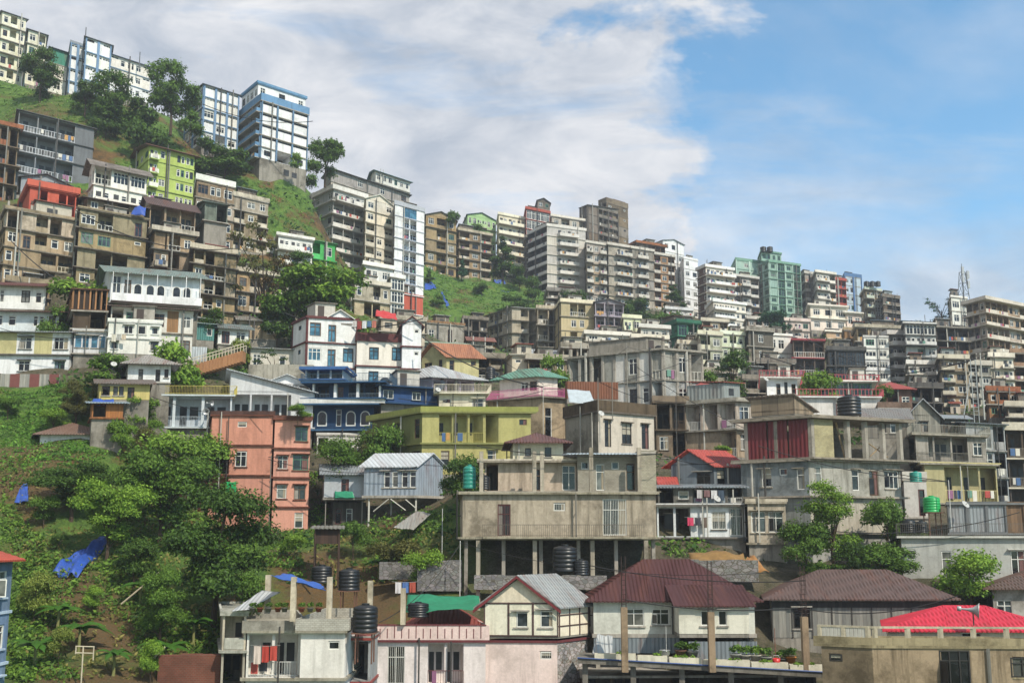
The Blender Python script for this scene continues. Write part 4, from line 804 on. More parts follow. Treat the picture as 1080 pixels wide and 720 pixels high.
b('house', 'small rust roofed house in the gap left of the beige corner block', HS, (492, 495, 520), 358, 374, 165, 14, 'dt:8f866f', 'w-l', 'w', fl=2, sp=.3, roof='gx', rc='sh:7a4a3a', rh=1.2, oh=.6, dep=6)
# ================================================================== middle distance
b('house', 'pale yellow gabled house behind the grey hip roofed terrace', HS, (445, 471, 505), 373, 400, 120, 14, 'cl:c3bb84', 't-v', 'wt', a2=55, fl=1, sp=.1, roof='gx', rc='sh:a06a4c', rh=1.7, oh=.6, fr='n')
b('house', 'mauve walled house with a big pale grey hipped tin roof', HS, (414, 456, 500), 398, 420, 100, 22, 'cl:7a6f80', 'ooo', '-w-', a2=60, fl=1, sp=.2, roof='hip', rc='nr:aaacac', rh=1.7, oh=1.0, rail_c='cl:b79fae')
b('house', 'cream house with a rounded balustrade terrace right of the blue house', HS, (460, 463, 512), 414, 440, 92, 2, 'cl:bdb595', 'v-W', '', fl=1, sp=.6, slab='cl:c2bca0', railtop='cl:c2b79c', par=.9, dep=6)
b('house', 'small cream flat roofed house above the green roof', HS, (532, 540, 580), 374, 394, 128, 10, 'cl:b5ab92', 'v-w', '-', a2=50, fl=1, sp=.5, slab='cl:a59d88', dep=6, par=.1)
t = b('house', 'bare concrete house with a bright pink terrace railing', HS, (514, 572, 598), 418, 462, 93, 24, 'dt:9a917f', 'd-', '-w-', a2=62, fl=1, sp=.6, slab='dt:756b5a', railtop='pt:c45c8e', par=1.0)
b('', '', '', (527, 568, 588), 397, 416, 96, 24, 'cl:bcae9f', '-', '-p', a2=62, fl=1, sp=0, into=t, roof='hip', rc='nr:5f8a78', rh=1.1, oh=.7, cp=False, fd=.3)
y = b('house', 'yellow green house with a long shaded veranda and green eaves', HS, (392, 445, 560), 434, 500, 80, 2, 'cl:b8b168', '-LLLo-v/-w--w-w', 'w-w-t/-w--w', a2=42, Lw='cl:7c7f45', fl=2, sp=.45, slab='cl:86894c', tr='cl:9aa04c', par=.5, rail_c='cl:b0aa50', dep=8, fr='n')  # left wall is a darker yellow: the shade on that side in colour
yb2 = b('house', 'beige house with a brown walled and railed roof terrace', HS, (597, 631, 690), 433, 478, 82, 30, 'cl:aa9f8b', 'twt', '-', Lw='dt:85806f', fl=1, sp=.25, slab='dt:62574a', tr='dt:62533f', par=1.1, fr='k')
b('fence', 'rusty brown sheet fence with pale panels on the beige house terrace', 'fence', (596, 598, 652), 402, 420, 88, 6, 'sh:7a4a30', '-----', '', fl=1, sp=0, dep=.3, par=0, fd=.5, cp=False)
c = b('apartment_building', 'long bare concrete frame building with two open floors in the centre right', AB, (600, 700, 741), 368, 432, 110, 22, 'dt:9c968a', 'LwL/-w-', 'ooo-aWaL/awWoaWwL', a2=62, fl=2, sp=.35, acc='cl:b9b6ae', pill={'L': 8, 'R': 3, 'm': 'dt:8b8578', 'w': .3, 'o': .14}, slab='dt:807a6c', tr='dt:8d8778', par=.15, rail_c='pt:b9b6aa', top='rebar')
b('apartment_building', 'concrete house with slanting corner props and an empty upper balcony', AB, (722, 777, 812), 422, 482, 92, 20, 'dt:9a9384', 'w-/w-', 'LoL/--L', a2=60, fl=2, sp=.6, slab='dt:7d7768', tr='dt:8f8978', par=.3, dep=7)
b('house', 'narrow dark boarded house with balcony rails beside the beige house', HS, (690, 692, 724), 424, 482, 95, 4, 'dt:80705c', 'oL/wo', '', fl=2, sp=.4, slab='dt:5d5040', dep=6, rail_c='pt:5d4632')
b('shed', 'long brown corrugated lean-to roof behind the open roof storey', 'shed', (912, 915, 958), 440, 462, 80, 4, 'pl:77736a', '-ww-', '', fl=1, sp=0, roof='gx', rc='sh:77736c', rh=1.2, oh=.6, dep=6)
h = b('house', 'slate grey boarded house with a red tin roof', HS, (708, 753, 784), 488, 520, 72, 22, 'pl:68727a', 'w-', '-w', a2=66, fl=1, sp=0, roof='gx', rc='sh:a3453b', rh=1.1, oh=.5, fr='k')
b('shed', 'tiny outhouse with a red tin roof left of the slate grey house', 'shed', (694, 697, 713), 511, 522, 71, 8, 'pl:7a7570', '-', '', fl=1, sp=0, roof='gx', rc='sh:a3453b', rh=.7, oh=.3, dep=3)
b('house', 'grey decked house with a white lower storey over the grass bank', HS, (690, 693, 786), 532, 566, 66, -2, 'cl:bcc0be', 'oo-WG', '', fl=1, sp=.4, slab='dt:5f5a52', par=.1, dep=5, wins='g')
u = b('house', 'shaded lean-to storey with grey sheet balcony fronts below the slate house', HS, (690, 694, 784), 513, 531, 67.5, -2, 'pl:6a6862', 'owllL', '', fl=1, sp=.2, slab='dt:5f5a52', dep=4, roof='sf', rc='nr:7c8488', rh=.4, oh=.5, tr='nr:8a9398', cp=False, fd=.2)
b('house', 'small square beige house with two white windows and a bare flat roof', HS, (786, 789, 829), 529, 572, 64.5, 2, 'dt:a2977c', 'p', '-', a2=30, fl=1, sp=.2, slab='dt:8a8069', dep=5, par=.25)
r = b('apartment_building', 'weathered grey building with a maroon shuttered open top floor', AB, (783, 855, 952), 484, 600, 67, 20, 'dt:958d7d', 't-tdW/w--wd/-w-w-', '-wvt/----/-w--', a2=58, Lw='dt:6f7474', fl=3, sp=.5, slab='dt:8a7f6c', par=0)  # left wall greyed and darkened to carry the shade of that side
top = b('', '', '', (785, 856, 952), 439, 482, 67, 20, 'dt:877b66', '', '', a2=58, fl=1, sp=.7, slab='dt:7d7361', par=.12, into=r, cp=False, fd=.1, frame=True)
fR, fL, TH = Face('R', top.W, top.Dp), Face('L', top.W, top.Dp), top.H
m_ = MB(); fR.box(m_, .3, .01, -.12, top.W * .23, TH - .2, .02, finish('blk:b7ad80')); top.add(m_, 'block_panel')
m_ = MB()
for i in range(3): fL.box(m_, .35 + i * (top.Dp - .5) / 3, .01, -.08 - .01 * i, .15 + (i + 1) * (top.Dp - .5) / 3, TH - .2, .0 - .01 * i, sheet('64161c', .2, 1)); 
top.add(m_, 'maroon_shutter')
for i in range(6):
    for yy in (.0, top.Dp * .5, top.Dp - .3):
        x = (top.W - .3) * i / 5; m_ = MB(); m_.box(x, yy, .003, x + .3, yy + .3, TH - .2, finish('dt:8b8475')); top.add(m_, 'column')
m_ = MB(); m_.box(top.W * .3, top.Dp * .8, .003, top.W * .95, top.Dp * .8 + .15, TH - .9, finish('dt:6d675c')); m_.tube([(top.W * .45, .8, 0), (top.W * .38, .9, TH - .3)], .07, finish('pl:a08a68'), 5); m_.tube([(top.W * .7, .6, .3), (top.W * .9, .8, 1.6)], .05, finish('pl:a08a68'), 5); m_.tube([(top.W * .9, .6, .3), (top.W * .7, .8, 1.6)], .05, finish('pl:a08a68'), 5); top.add(m_, 'stored_timber')
b('shed', 'rough plank lean-to on the roof of the maroon shuttered building', 'shed', (792, 838, 858), 431, 436, 70, 20, 'pl:8a7d6a', '-', '--', a2=58, fl=1, sp=0, roof='sr', rc='sh:7d746a', rh=1.0, oh=.3, cp=False, fd=.1)
o = b('apartment_building', 'orange terracotta building with white windows beside the big dark tree', AB, (219, 221, 286), 437, 565, 78, 1, 'cl:d08c72', '-v-/ow-/L--/---', '-', a2=30, fl=4, sp=.18, slab='dt:6d4030', par=.35, dep=8, rail_c='pt:c9c4bb', tr='dt:5d4038')
b('', '', '', (284, 288, 326), 441, 565, 78, 12, 'cl:d3947c', '-W/wW/wW/-w', '-', a2=50, Lw='dt:a04a38', fl=4, sp=.2, slab='dt:7a4534', par=.3, into=o, tr='dt:6d4538', cp=True)
gm = b('cottage', 'grey corrugated metal cottage raised on thin white posts', 'cottage', (384, 440, 467), 489, 522, 75, 42, 'nr:8f99a3', '-', '-pp', a2=84, fl=1, sp=0, roof='gy', rc='nr:b3b7ba', rh=.95, oh=.35, stilt=2.6, wins='m', stm='pt:b9b6ac')
b('cottage', 'grey cottage with a pink gable left of the raised metal cottage', 'cottage', (340, 342, 386), 498, 524, 77, 2, 'cl:9aa0a4', '-d-', '', fl=1, sp=.1, roof='gx', rc='nr:8a8f92', rh=.9, oh=.5, stilt=2.6, dep=5, stm='pt:8a8278')
b('shed', 'dark boarded room with a pale door under the two raised cottages', 'shed', (349, 351, 386), 530, 553, 78.5, 2, 'pl:514d47', 'dd-', '', fl=1, sp=0, par=.05, dep=4)
b('house', 'red stained shack half buried in the trees left of the orange building', HS, (152, 156, 212), 508, 545, 78, 4, 'dt:9a5a44', 'wdw', 'w', fl=1, sp=.1, roof='gx', rc='sh:7d4a3a', rh=.9, oh=.5, dep=6)
# ================================================================== foreground row
J1 = b('apartment_building', 'large olive concrete building raised over an open ground floor', AB, (485, 488, 692), 519, 566, 60, 0, 'dt:9a927e', '-d-v-F-', '-', a2=30, fl=1, sp=.35, slab='dt:8c8468', par=.06, stilt=3.2, dep=7.5, wins='g')
J1a = b('', '', '', (511, 511, 608), 486, 518, 62, 0, 'dt:b5aa94', 'o--d-F', '', fl=1, sp=.6, slab='dt:7d7360', par=.12, into=J1, dep=5, cp=False, fd=.1)
J1b = b('', '', '', (609, 609, 673), 478, 518, 61.3, 0, 'blk:a19c8e', 'vdvd', '', fl=1, sp=.1, into=J1, dep=5, cp=False, fd=.1, roof='sf', rc='nr:aebbc6', rh=.4, oh=.9, acc='pt:a8743c')
J1c = b('', '', '', (674, 674, 692), 476, 518, 60.4, 0, 'blk:aaa48f', '-', '', fl=1, sp=.05, into=J1, dep=5.4, cp=False, fd=.1, par=.1)
f_ = Face('R', J1.W, J1.Dp); m_ = MB(); f_.box(m_, J1.W * .1, -.14, .36, J1.W * .92, .002, 1.1, finish('dt:8c8468')); J1.add(m_, 'balcony_slab')
m_ = MB(); rail(m_, f_, J1.W * .1, J1.W * .92, .0, 1.08, .95, finish('pt:5a5346'), True); J1.add(m_, 'railing')
for fx in (.085, .36, .40, .655, .905):
    m_ = MB(); x = J1.W * fx; m_.box(x, -.3, J1.H + .004, x + .3, 0.0, J1.H + (3.5 if fx > .5 else 3.2), finish('dt:9a8f78')); J1.add(m_, 'column')
for fx in (.07, .36, .655, .93):
    m_ = MB(); x = J1.W * fx; m_.box(x, -.33, -6, x + .32, -.01, -.26, finish('dt:9a9078')); J1.add(m_, 'column')
b('house', 'small cream house with a rusty maroon hipped roof behind the olive building', HS, (538, 541, 594), 467, 486, 70, 0, 'cl:b9b28e', '-w-W-', '-', a2=30, fl=1, sp=0, roof='hip', rc='sh:5f3d36', rh=.95, oh=.8, dep=5, fr='k')
J2 = b('house', 'pink house with maroon trim and a cream half timbered gable room', HS, (362, 365, 512), 674, 772, 52, -1, 'cl:d2bab1', 'o-F-LL-/oWWWLL-', '-', a2=30, fl=2, sp=.22, slab='cl:6d3236', tr='cl:c3a59b', par=.95, dep=8, rail_c='pt:6b3a36', wins='g')
b('', '', '', (512, 588, 620), 675, 772, 52, 48, 'st:a07f5c', '-', '--v/ww-', a2=86, Lw='cl:d2bab1', fl=2, sp=.12, slab='cl:6d3236', par=0, into=J2, cp=False, wins='g')
J2t = b('', '', '', (511, 589, 621), 635, 671, 51.8, 48, 'cl:c2b596', '-', '-ww', a2=86, Lw='cl:cbbfa2', fl=1, sp=0, roof='gx', rc='sh:858888', rh=1.45, oh=.45, into=J2, cp=False, fd=.1, wins='m')
f_ = Face('L', J2t.W, J2t.Dp); tm_ = finish('pt:4a3430')
m_ = MB()
for u in (.0, .33, .66, 1.0): f_.box(m_, max(0, u * J2t.Dp - .05), 0, .003, min(J2t.Dp, u * J2t.Dp + .05), J2t.H, .05, tm_)
for v in (.02, .97): f_.box(m_, 0, v * J2t.H - .04, .004, J2t.Dp, v * J2t.H + .05, .06, tm_)
J2t.add(m_, 'timber_frame')
f_ = Face('R', J2t.W, J2t.Dp); m_ = MB()
for u in (.02, .35, .68, .98): f_.box(m_, u * J2t.W - .04, 0, .003, u * J2t.W + .04, J2t.H, .05, tm_)
for v in (.3, .62): f_.box(m_, 0, v * J2t.H - .04, .004, J2t.W, v * J2t.H + .04, .06, tm_)
J2t.add(m_, 'timber_frame')
m_ = MB(); P0 = J2t.Dp; cz = J2t.H          # maroon barge boards on the gable
for s0, s1 in (((-.5, P0 + .45, cz - .5), (-.5, P0 / 2, cz + 1.8)), ((-.5, -.45, cz - .5), (-.5, P0 / 2, cz + 1.8))):
    a0, a1 = Vector(s0), Vector(s1); m_.poly([a0, a1, a1 + Vector((0, 0, -.2)), a0 + Vector((0, 0, -.2))], finish('cl:7a2f33')); m_.poly([a0 + Vector((.05, 0, 0)), a0 + Vector((.05, 0, -.2)), a1 + Vector((.05, 0, -.2)), a1 + Vector((.05, 0, 0))], finish('cl:7a2f33'))
    m_.poly([a0 + Vector((0, 0, -.2)), a1 + Vector((0, 0, -.2)), a1 + Vector((.05, 0, -.2)), a0 + Vector((.05, 0, -.2))], finish('cl:7a2f33'))
J2t.add(m_, 'barge_board')
b('', '', '', (432, 434, 512), 662, 674, 54, -1, 'cl:b9998f', '---', '', fl=1, sp=0, roof='hip', rc='nr:8a463e', rh=1.25, oh=.3, into=J2, dep=6, cp=False, fd=.1)
f_ = Face('R', J2.W, J2.Dp); m_ = MB()
for i in range(19):
    u = .25 + i * J2.W / 19.3; f_.box(m_, u, J2.H + .12, .22, u + .05, J2.H + (.75 if i % 3 else .95), .25, finish('pt:6d3236'))
f_.box(m_, -.2, J2.H + .952, .05, J2.W, J2.H + 1.02, .27, finish('pt:6d3236')); J2.add(m_, 'parapet_trim')
J3 = \
     b('house', 'cream grey house with a wide maroon hipped tin roof above the planter deck', HS, (622, 626, 796), 633, 668, 53.5, 0, 'cl:b3b4a2', '-Ww---', '-', a2=30, fl=1, sp=0, roof='hip', rc='nr:4b2826', rh=2.2, oh=.55, dep=6.2, stilt=1.6)
J3w = b('', '', '', (716, 716, 790), 636, 668, 51.5, 0, 'cl:b8b6a0', '-ww-', '-', fl=1, sp=0, roof='sf', rc='nr:4b2826', rh=.75, oh=.4, into=J3, dep=2.2, cp=False, fd=.2)
f_ = Face('R', J3.W, J3.Dp); m_ = MB(); f_.box(m_, 0, -1.3, .02, J3.W * .53, -.1, .06, finish('sh:7b8488')); f_.box(m_, J3.W * .56, -1.5, 2.1, J3.W * .97, -.3, 2.15, finish('sh:7b8488')); J3.add(m_, 'skirting_sheet')
J4 = b('cottage', 'timber cottage of grey boards under a broad brown rusted roof', 'cottage', (810, 814, 1004), 631, 672, 55, 0, 'pl:8d8d86', '-W------w', '-', a2=30, fl=1, sp=0, roof='hip', rc='sh:5d4a44', rh=1.55, oh=.6, dep=6, fr='k')
f_ = Face('R', J4.W, J4.Dp); m_ = MB(); f_.box(m_, 0, J4.H - .62, .01, J4.W, J4.H - .2, .05, finish('pl:3c3a38'))
for i in range(10): f_.box(m_, i * J4.W / 9.05, 0, .012, i * J4.W / 9.05 + .09, J4.H - .62, .05, finish('pl:4a4743'))
J4.add(m_, 'timber_frame')
J5 = b('house', 'tan rendered house with a railed terrace around a bright red roof', HS, (868, 922, 1100), 680, 770, 44, -3, 'dt:9d9279', '--x-w/-----', 'v-/--', a2=66, Lw='dt:7d7660', fl=2, sp=.22, slab='dt:a0936f', tr='dt:a0936f', par=.42, dep=8, fr='k')
for fk in 'RL':
    f_ = Face(fk, J5.W, J5.Dp); m_ = MB(); n_ = max(2, round(f_.len / 1.9))
    f_.box(m_, -.1 if fk == 'R' else 0, J5.H + .95, .02, f_.len, J5.H + 1.07, .2, finish('dt:a89c7d'))
    for i in range(n_ + 1): u = i * (f_.len - .16) / n_; f_.box(m_, u, J5.H + .424, .03, u + .16, J5.H + .948, .19, finish('dt:a89c7d'))
    k_ = int(f_.len / .22)
    if fk == 'L':
        for i in range(k_): f_.box(m_, i * .22 + .2, J5.H + .43, .09, i * .22 + .36, J5.H + .94, .12, finish('pt:b9b6ac'))
    J5.add(m_, 'terrace_railing')
b('', '', '', (934, 937, 1112), 664, 674, 47, -3, 'cl:b5ab90', '--w--', '-', a2=30, fl=1, sp=0, roof='hip', rc='nr:c4283a', rh=1.0, oh=.35, into=J5, dep=5.4, cp=False, fd=.2)
J6 = b('house', 'white plastered house with a railed balcony and planted flat roof', HS, (258, 259, 316), 664, 765, 48, 0, 'cl:b9b9b4', 'LL/--', '-', fl=2, sp=.35, slab='dt:8c8670', tr='dt:8a8678', par=.6, dep=7, rail_c='pt:cfcfca', wins='g')
b('', '', '', (316, 316, 363), 664, 765, 47.2, 0, 'cl:bdbab0', '-v/--', '-', fl=2, sp=.3, slab='dt:8c8670', tr='blk:b5b2a6', par=.7, dep=7, into=J6, cp=False)
b('', '', '', (231, 233, 258), 646, 765, 48, 0, 'dt:a5a596', 'l/o/-', '-', fl=3, sp=.2, slab='dt:8f8f80', tr='dt:a5a596', par=.15, dep=7, into=J6, cp=False, a2=30)
b('', '', '', (363, 363, 390), 672, 765, 49, 0, 'dt:8f8c84', 'o/b', '-', fl=2, sp=.15, slab='pt:8a3a34', dep=6, par=.1, into=J6, cp=False)
J7 = b('house', 'blue and white house with an orange red roof at the left edge', HS, (-130, -130, -46), 592, 770, 40, 0, 'cl:7089a6', 'WWWWW', '', Ep='ww', fl=3, sp=.15, slab='cl:8fa7bd', roof='hip', rc='nr:a84a38', rh=1.0, oh=.5, dep=4, tr='cl:aab4bd')

rec = b('', '', '', (505, 506, 690), 570, 606, 66, 0, 'dt:4f4a40', 'ooooo', '-', a2=30, fl=1, sp=.1, into=J1, cp=False, dep=5, fd=2, slab='dt:5a5448')  # dark walls under the raised building: shade put into their colour
b('house', 'brown tin roofed house below the grey street wall at the right edge', HS, (1044, 1048, 1140), 620, 665, 57, 0, 'dt:8f8a80', 'w-W-', '-', fl=1, sp=0, roof='hip', rc='sh:5d4a40', rh=1.0, oh=.7, dep=6)
b('house', 'dark jumble of stacked balconies right of the pale yellow gabled house', HS, (486, 490, 530), 376, 410, 132, 14, 'dt:857b68', 'lol/oLw', 'w', fl=3, sp=.5, dep=7, slab='dt:5d5648')
b('house', 'little grey green roofed house under the timber frame floor', HS, (438, 441, 492), 360, 378, 150, 14, 'dt:9a9684', 'w-ww', 'w', fl=1, sp=.1, roof='sf', rc='nr:8fa08c', rh=1.4, oh=.6, dep=6)
b('house', 'low tan house hidden behind the red awning', HS, (398, 402, 448), 336, 362, 142, 18, 'dt:a09680', 'wlw', '', fl=2, sp=.3, dep=7)
b('house', 'tan house with a dark balcony row left of the bare concrete frame building', HS, (553, 557, 598), 378, 408, 126, 12, 'dt:9d927a', 'lLw/owo', 'w', fl=2, sp=.4, dep=7)
b('house', 'weathered flats behind the brown sheet fence', HS, (590, 594, 640), 366, 402, 136, 12, 'dt:8d8472', 'olw', 'w', fl=3, sp=.4, dep=7)
b('house', 'grey balcony flats below the dark tree clump', HS, (640, 644, 694), 338, 366, 202, 14, 'dt:8f897b', 'BwB', 'w', fl=2, sp=.4, dep=8)
b('house', 'cream house tucked under the dark green house', HS, (712, 716, 740), 362, 384, 172, 16, 'cl:b3a98e', 'wl', 'w', fl=2, sp=.3, dep=7)
b('house', 'brown grey flats left of the large dark bushy tree', HS, (738, 742, 776), 392, 424, 134, 14, 'dt:90866f', 'lwl', '', fl=3, sp=.4, dep=7)
b('house', 'small house with a faded red roof behind the concrete props house', HS, (726, 730, 758), 410, 428, 108, 12, 'cl:b4aea0', 'ww', '', fl=1, sp=.1, roof='hip', rc='sh:a04a42', rh=1.2, oh=.5, dep=6)
b('house', 'brown flats under the heavy grey concrete slab block', HS, (782, 786, 814), 400, 428, 128, 10, 'dt:7d7464', 'lo', '', fl=2, sp=.4, dep=7)
b('apartment_building', 'grey brown stacked flats above the flats with cream bands', AB, (1060, 1064, 1130), 428, 462, 122, 8, 'dt:7a6e60', 'lwlw', '', fl=3, sp=.5, dep=8, tr='cl:a59a84')
b('house', 'brick house with dark windows left of the grey boarded house', HS, (926, 929, 960), 430, 456, 100, 6, 'dt:7d6656', 'wow', '', fl=2, sp=.3, dep=6)
b('house', 'low tan house with a tin roof in front of the brown twiggy tree', HS, (248, 252, 292), 336, 356, 120, 16, 'dt:a89c80', 'w-w', 'w', fl=1, sp=.1, roof='gx', rc='sh:7d7a72', rh=1.1, oh=.5, dep=6)
b('house', 'narrow brown house filling the gap under the tan flats', HS, (4, 8, 52), 296, 324, 112, 30, 'dt:96886c', 'wlW', '', fl=2, sp=.4, dep=7, slab='dt:655c4c')
b('apartment_building', 'shadowed grey flats behind the yellow flats in the middle belt', AB, (575, 578, 612), 306, 330, 214, 16, 'dt:77716a', 'lBl', '', fl=3, sp=.4, dep=8)
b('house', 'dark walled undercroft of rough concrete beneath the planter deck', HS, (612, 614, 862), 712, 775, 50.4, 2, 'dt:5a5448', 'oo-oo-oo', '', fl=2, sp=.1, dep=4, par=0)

b('house', 'pale stacked flats squeezed above the bare concrete frame building', HS, (614, 618, 664), 352, 374, 170, 14, 'cl:b9b3a4', 'wBw/lww', 'w', fl=3, sp=.4, dep=7, tr='cl:c2bcae')
b('house', 'cream flats with three thin balconies beneath the balcony block', HS, (664, 668, 704), 356, 382, 160, 14, 'cl:b5aa90', 'BwB', 'w', fl=3, sp=.4, dep=7, tr='cl:c4baa2')
b('house', 'white tin roofed house low on the right of the centre green slope', HS, (560, 563, 590), 372, 392, 142, 14, 'cl:b9b9b4', 'wlw', 'w', fl=2, sp=.2, dep=6, roof='gx', rc='nr:9a9d9c', rh=1.2)
b('house', 'small grey house at the foot of the blue green tree', HS, (786, 789, 812), 336, 354, 222, 16, 'dt:9a9488', 'wlw', 'w', fl=2, sp=.4, dep=7, tr='cl:aaa497')
b('house', 'narrow tan house between the cream tower foot and the green house', HS, (738, 741, 768), 338, 358, 214, 16, 'dt:a3967c', 'lwl', 'w', fl=2, sp=.4, dep=7, tr='cl:b1a78e')
b('house', 'pale pink house above the white small two storey house', HS, (826, 829, 854), 338, 358, 212, 14, 'cl:c0a99c', 'wBw', 'w', fl=2, sp=.4, dep=7)
b('apartment_building', 'grey blue balcony flats left of the cream yellow flats', AB, (700, 703, 730), 326, 346, 224, 16, 'dt:8b8d8c', 'BBB', 'w', fl=3, sp=.4, dep=7, tr='cl:a9abab')
# ================================================================== the ground
EXTRA = [(0, 80, 192), (0, 108, 168), (60, 100, 176), (100, 150, 164), (150, 150, 168), (190, 172, 168), (230, 178, 170), (250, 205, 158), (285, 214, 161), (305, 236, 160), (285, 200, 166), (320, 195, 186),
         (30, 90, 186), (110, 118, 172), (280, 185, 174), (325, 215, 180), (0, 412, 88), (60, 424, 86), (100, 402, 92), (0, 470, 77), (0, 505, 71), (60, 497, 76), (25, 456, 80), (120, 494, 78),
         (30, 560, 63), (100, 560, 65), (200, 565, 70), (300, 590, 66), (50, 620, 57), (150, 620, 58), (250, 620, 58), (50, 690, 50), (150, 690, 50), (200, 722, 47), (0, 722, 45), (0, 640, 53),
         (350, 585, 66), (420, 585, 67), (460, 600, 62), (340, 610, 58), (450, 332, 204), (500, 330, 206), (560, 322, 214), (455, 300, 226), (500, 288, 238), (555, 300, 240), (230, 385, 104), (260, 392, 102),
         (730, 580, 61), (780, 590, 60), (720, 602, 62), (840, 612, 64), (960, 610, 64), (600, 720, 48), (800, 720, 47), (700, 730, 46), (850, 730, 45), (1000, 606, 63), (680, 345, 225), (720, 335, 232), (700, 420, 116), (770, 410, 140), (850, 415, 118), (262, 170, 183), (300, 178, 178), (235, 160, 182), (208, 156, 180), (285, 186, 171), (250, 178, 172), (320, 190, 180), (70, 98, 184), (110, 104, 182), (20, 88, 190), (150, 112, 180), (60, 118, 168), (20, 100, 175), (130, 130, 166), (100, 128, 166)]
for e in EXTRA: p = pix(*e); CPS.append((p.x, p.y, p.z))
for px, D, zz in ((-300, 190, 90), (-150, 130, 50), (-200, 80, 14), (-250, 55, 0), (1250, 190, 36), (1300, 90, 10), (1300, 55, -4), (1250, 260, 60), (-500, 250, 110)):
    p = pix(px, 300, D); CPS.append((p.x, p.y, zz))
for px in range(-500, 1600, 110):      # the valley below the viewpoint and the far side of the ridge
    for D, z in ((34, -17), (18, -21), (2, -24), (-30, -26)): CPS.append(((px - 540) / 1000 * max(D, 60), D, z))
    sky_y = np.interp(px, [-200, 0, 160, 330, 430, 520, 620, 700, 850, 950, 1080], [60, 80, 100, 190, 230, 250, 250, 290, 330, 345, 345])
    Dk = np.interp(px, [-200, 0, 160, 330, 430, 620, 850, 1080], [200, 200, 192, 222, 244, 300, 290, 225])
    p = pix(px, sky_y + 6, Dk)
    CPS.append((p.x, p.y, p.z - 2)); CPS.append((p.x * 1.2, p.y + 45, p.z - 22)); CPS.append((p.x * 1.45, p.y + 110, p.z - 60)); CPS.append((p.x * 1.8, p.y + 220, -20.0))
C = np.array(CPS)
def hgt(xs, ys):
    """locally weighted linear fit through the control points"""
    xs = np.asarray(xs, float).ravel(); ys = np.asarray(ys, float).ravel(); out = np.empty_like(xs)
    for a in range(0, len(xs), 4000):
        X = xs[a:a + 4000, None]; Y = ys[a:a + 4000, None]
        dx = C[None, :, 0] - X; dy = C[None, :, 1] - Y; d2 = dx * dx + dy * dy
        s = 2.0 + .018 * np.clip(Y, 0, 400) + .35 * np.sqrt(d2.min(1, keepdims=True))
        w = np.exp(-d2 / (2 * s * s)) + 1e-12 / (1 + d2)
        S0 = w.sum(1); Sx = (w * dx).sum(1); Sy = (w * dy).sum(1); z = C[None, :, 2]; Sz = (w * z).sum(1)
        Sxx = (w * dx * dx).sum(1); Syy = (w * dy * dy).sum(1); Sxy = (w * dx * dy).sum(1); Sxz = (w * dx * z).sum(1); Syz = (w * dy * z).sum(1)
        lam = 6.0 * S0; Sxx += lam; Syy += lam
        A = np.stack([np.stack([S0, Sx, Sy], -1), np.stack([Sx, Sxx, Sxy], -1), np.stack([Sy, Sxy, Syy], -1)], -2)
        r = np.linalg.solve(A, np.stack([Sz, Sxz, Syz], -1)[..., None])
        out[a:a + 4000] = r[:, 0, 0]
    return out
gx = np.concatenate([np.linspace(-900, -260, 14)[:-1], np.linspace(-260, 260, 250), np.linspace(260, 900, 14)[1:]])
gy = np.concatenate([np.linspace(-400, -20, 8)[:-1], np.linspace(-20, 30, 12)[:-1], np.linspace(30, 110, 95)[:-1], np.linspace(110, 330, 150), np.linspace(330, 1300, 16)[1:]])
GX, GY = np.meshgrid(gx, gy)
GZ = hgt(GX, GY).reshape(GX.shape)
far_ = np.clip((np.maximum(np.abs(GX) - 250, np.maximum(GY - 420, -60 - GY))) / 150, 0, 1)
GZ = GZ * (1 - far_) + (-24) * far_
rs = np.random.RandomState(3)
GZ += np.where(GY > 36, .25, 0) * (np.sin(GX * .9) * np.cos(GY * .7) + .6 * np.sin(GX * .31 + GY * .4))
nx, ny = len(gx), len(gy)
vs = np.stack([GX.ravel(), GY.ravel(), GZ.ravel()], -1)
ii = (np.arange(ny - 1)[:, None] * nx + np.arange(nx - 1)[None, :]).ravel()
fs = np.stack([ii, ii + 1, ii + nx + 1, ii + nx], -1)
def bulk(name, V, Fc, mat, smooth=False, attr=None):
    me = bpy.data.meshes.new(name); me.vertices.add(len(V)); me.vertices.foreach_set('co', np.asarray(V, np.float32).ravel())
    n, k = Fc.shape; me.loops.add(n * k); me.loops.foreach_set('vertex_index', Fc.astype(np.int32).ravel())
    me.polygons.add(n); me.polygons.foreach_set('loop_start', np.arange(n, dtype=np.int32) * k); me.polygons.foreach_set('loop_total', np.full(n, k, np.int32))
    me.update(calc_edges=True)
    if smooth: me.polygons.foreach_set('use_smooth', np.ones(n, bool))
    if attr is not None: a = me.attributes.new('lf', 'FLOAT', 'POINT'); a.data.foreach_set('value', np.asarray(attr, np.float32))
    me.materials.append(mat); return me
m, nt, bs = base_mat('hillside_ground')
def M2(a_, b_):
    n_ = N(nt, 'ShaderNodeMath', operation='MULTIPLY_ADD'); nt.links.new(b_, n_.inputs[0]); n_.inputs[1].default_value = .8; nt.links.new(a_, n_.inputs[2]); return n_.outputs[0]
tc = N(nt, 'ShaderNodeTexCoord').outputs['Object']
n1 = noise(nt, tc, .07, 7, .65, .4); n2 = noise(nt, tc, .8, 6, .75); n3 = noise(nt, tc, 5, 5, .75)
grass = mixc(nt, ramp(nt, n2, .35, (0, 0, 0, 1), .65, W1), hexlin('3a561c'), hexlin('6a8c34'))
earth = mixc(nt, ramp(nt, n2, .4, (0, 0, 0, 1), .6, W1), hexlin('7a5a30'), hexlin('4f4229'))
g1 = mixc(nt, ramp(nt, n1, .50, (0, 0, 0, 1), .58, W1), grass, earth)
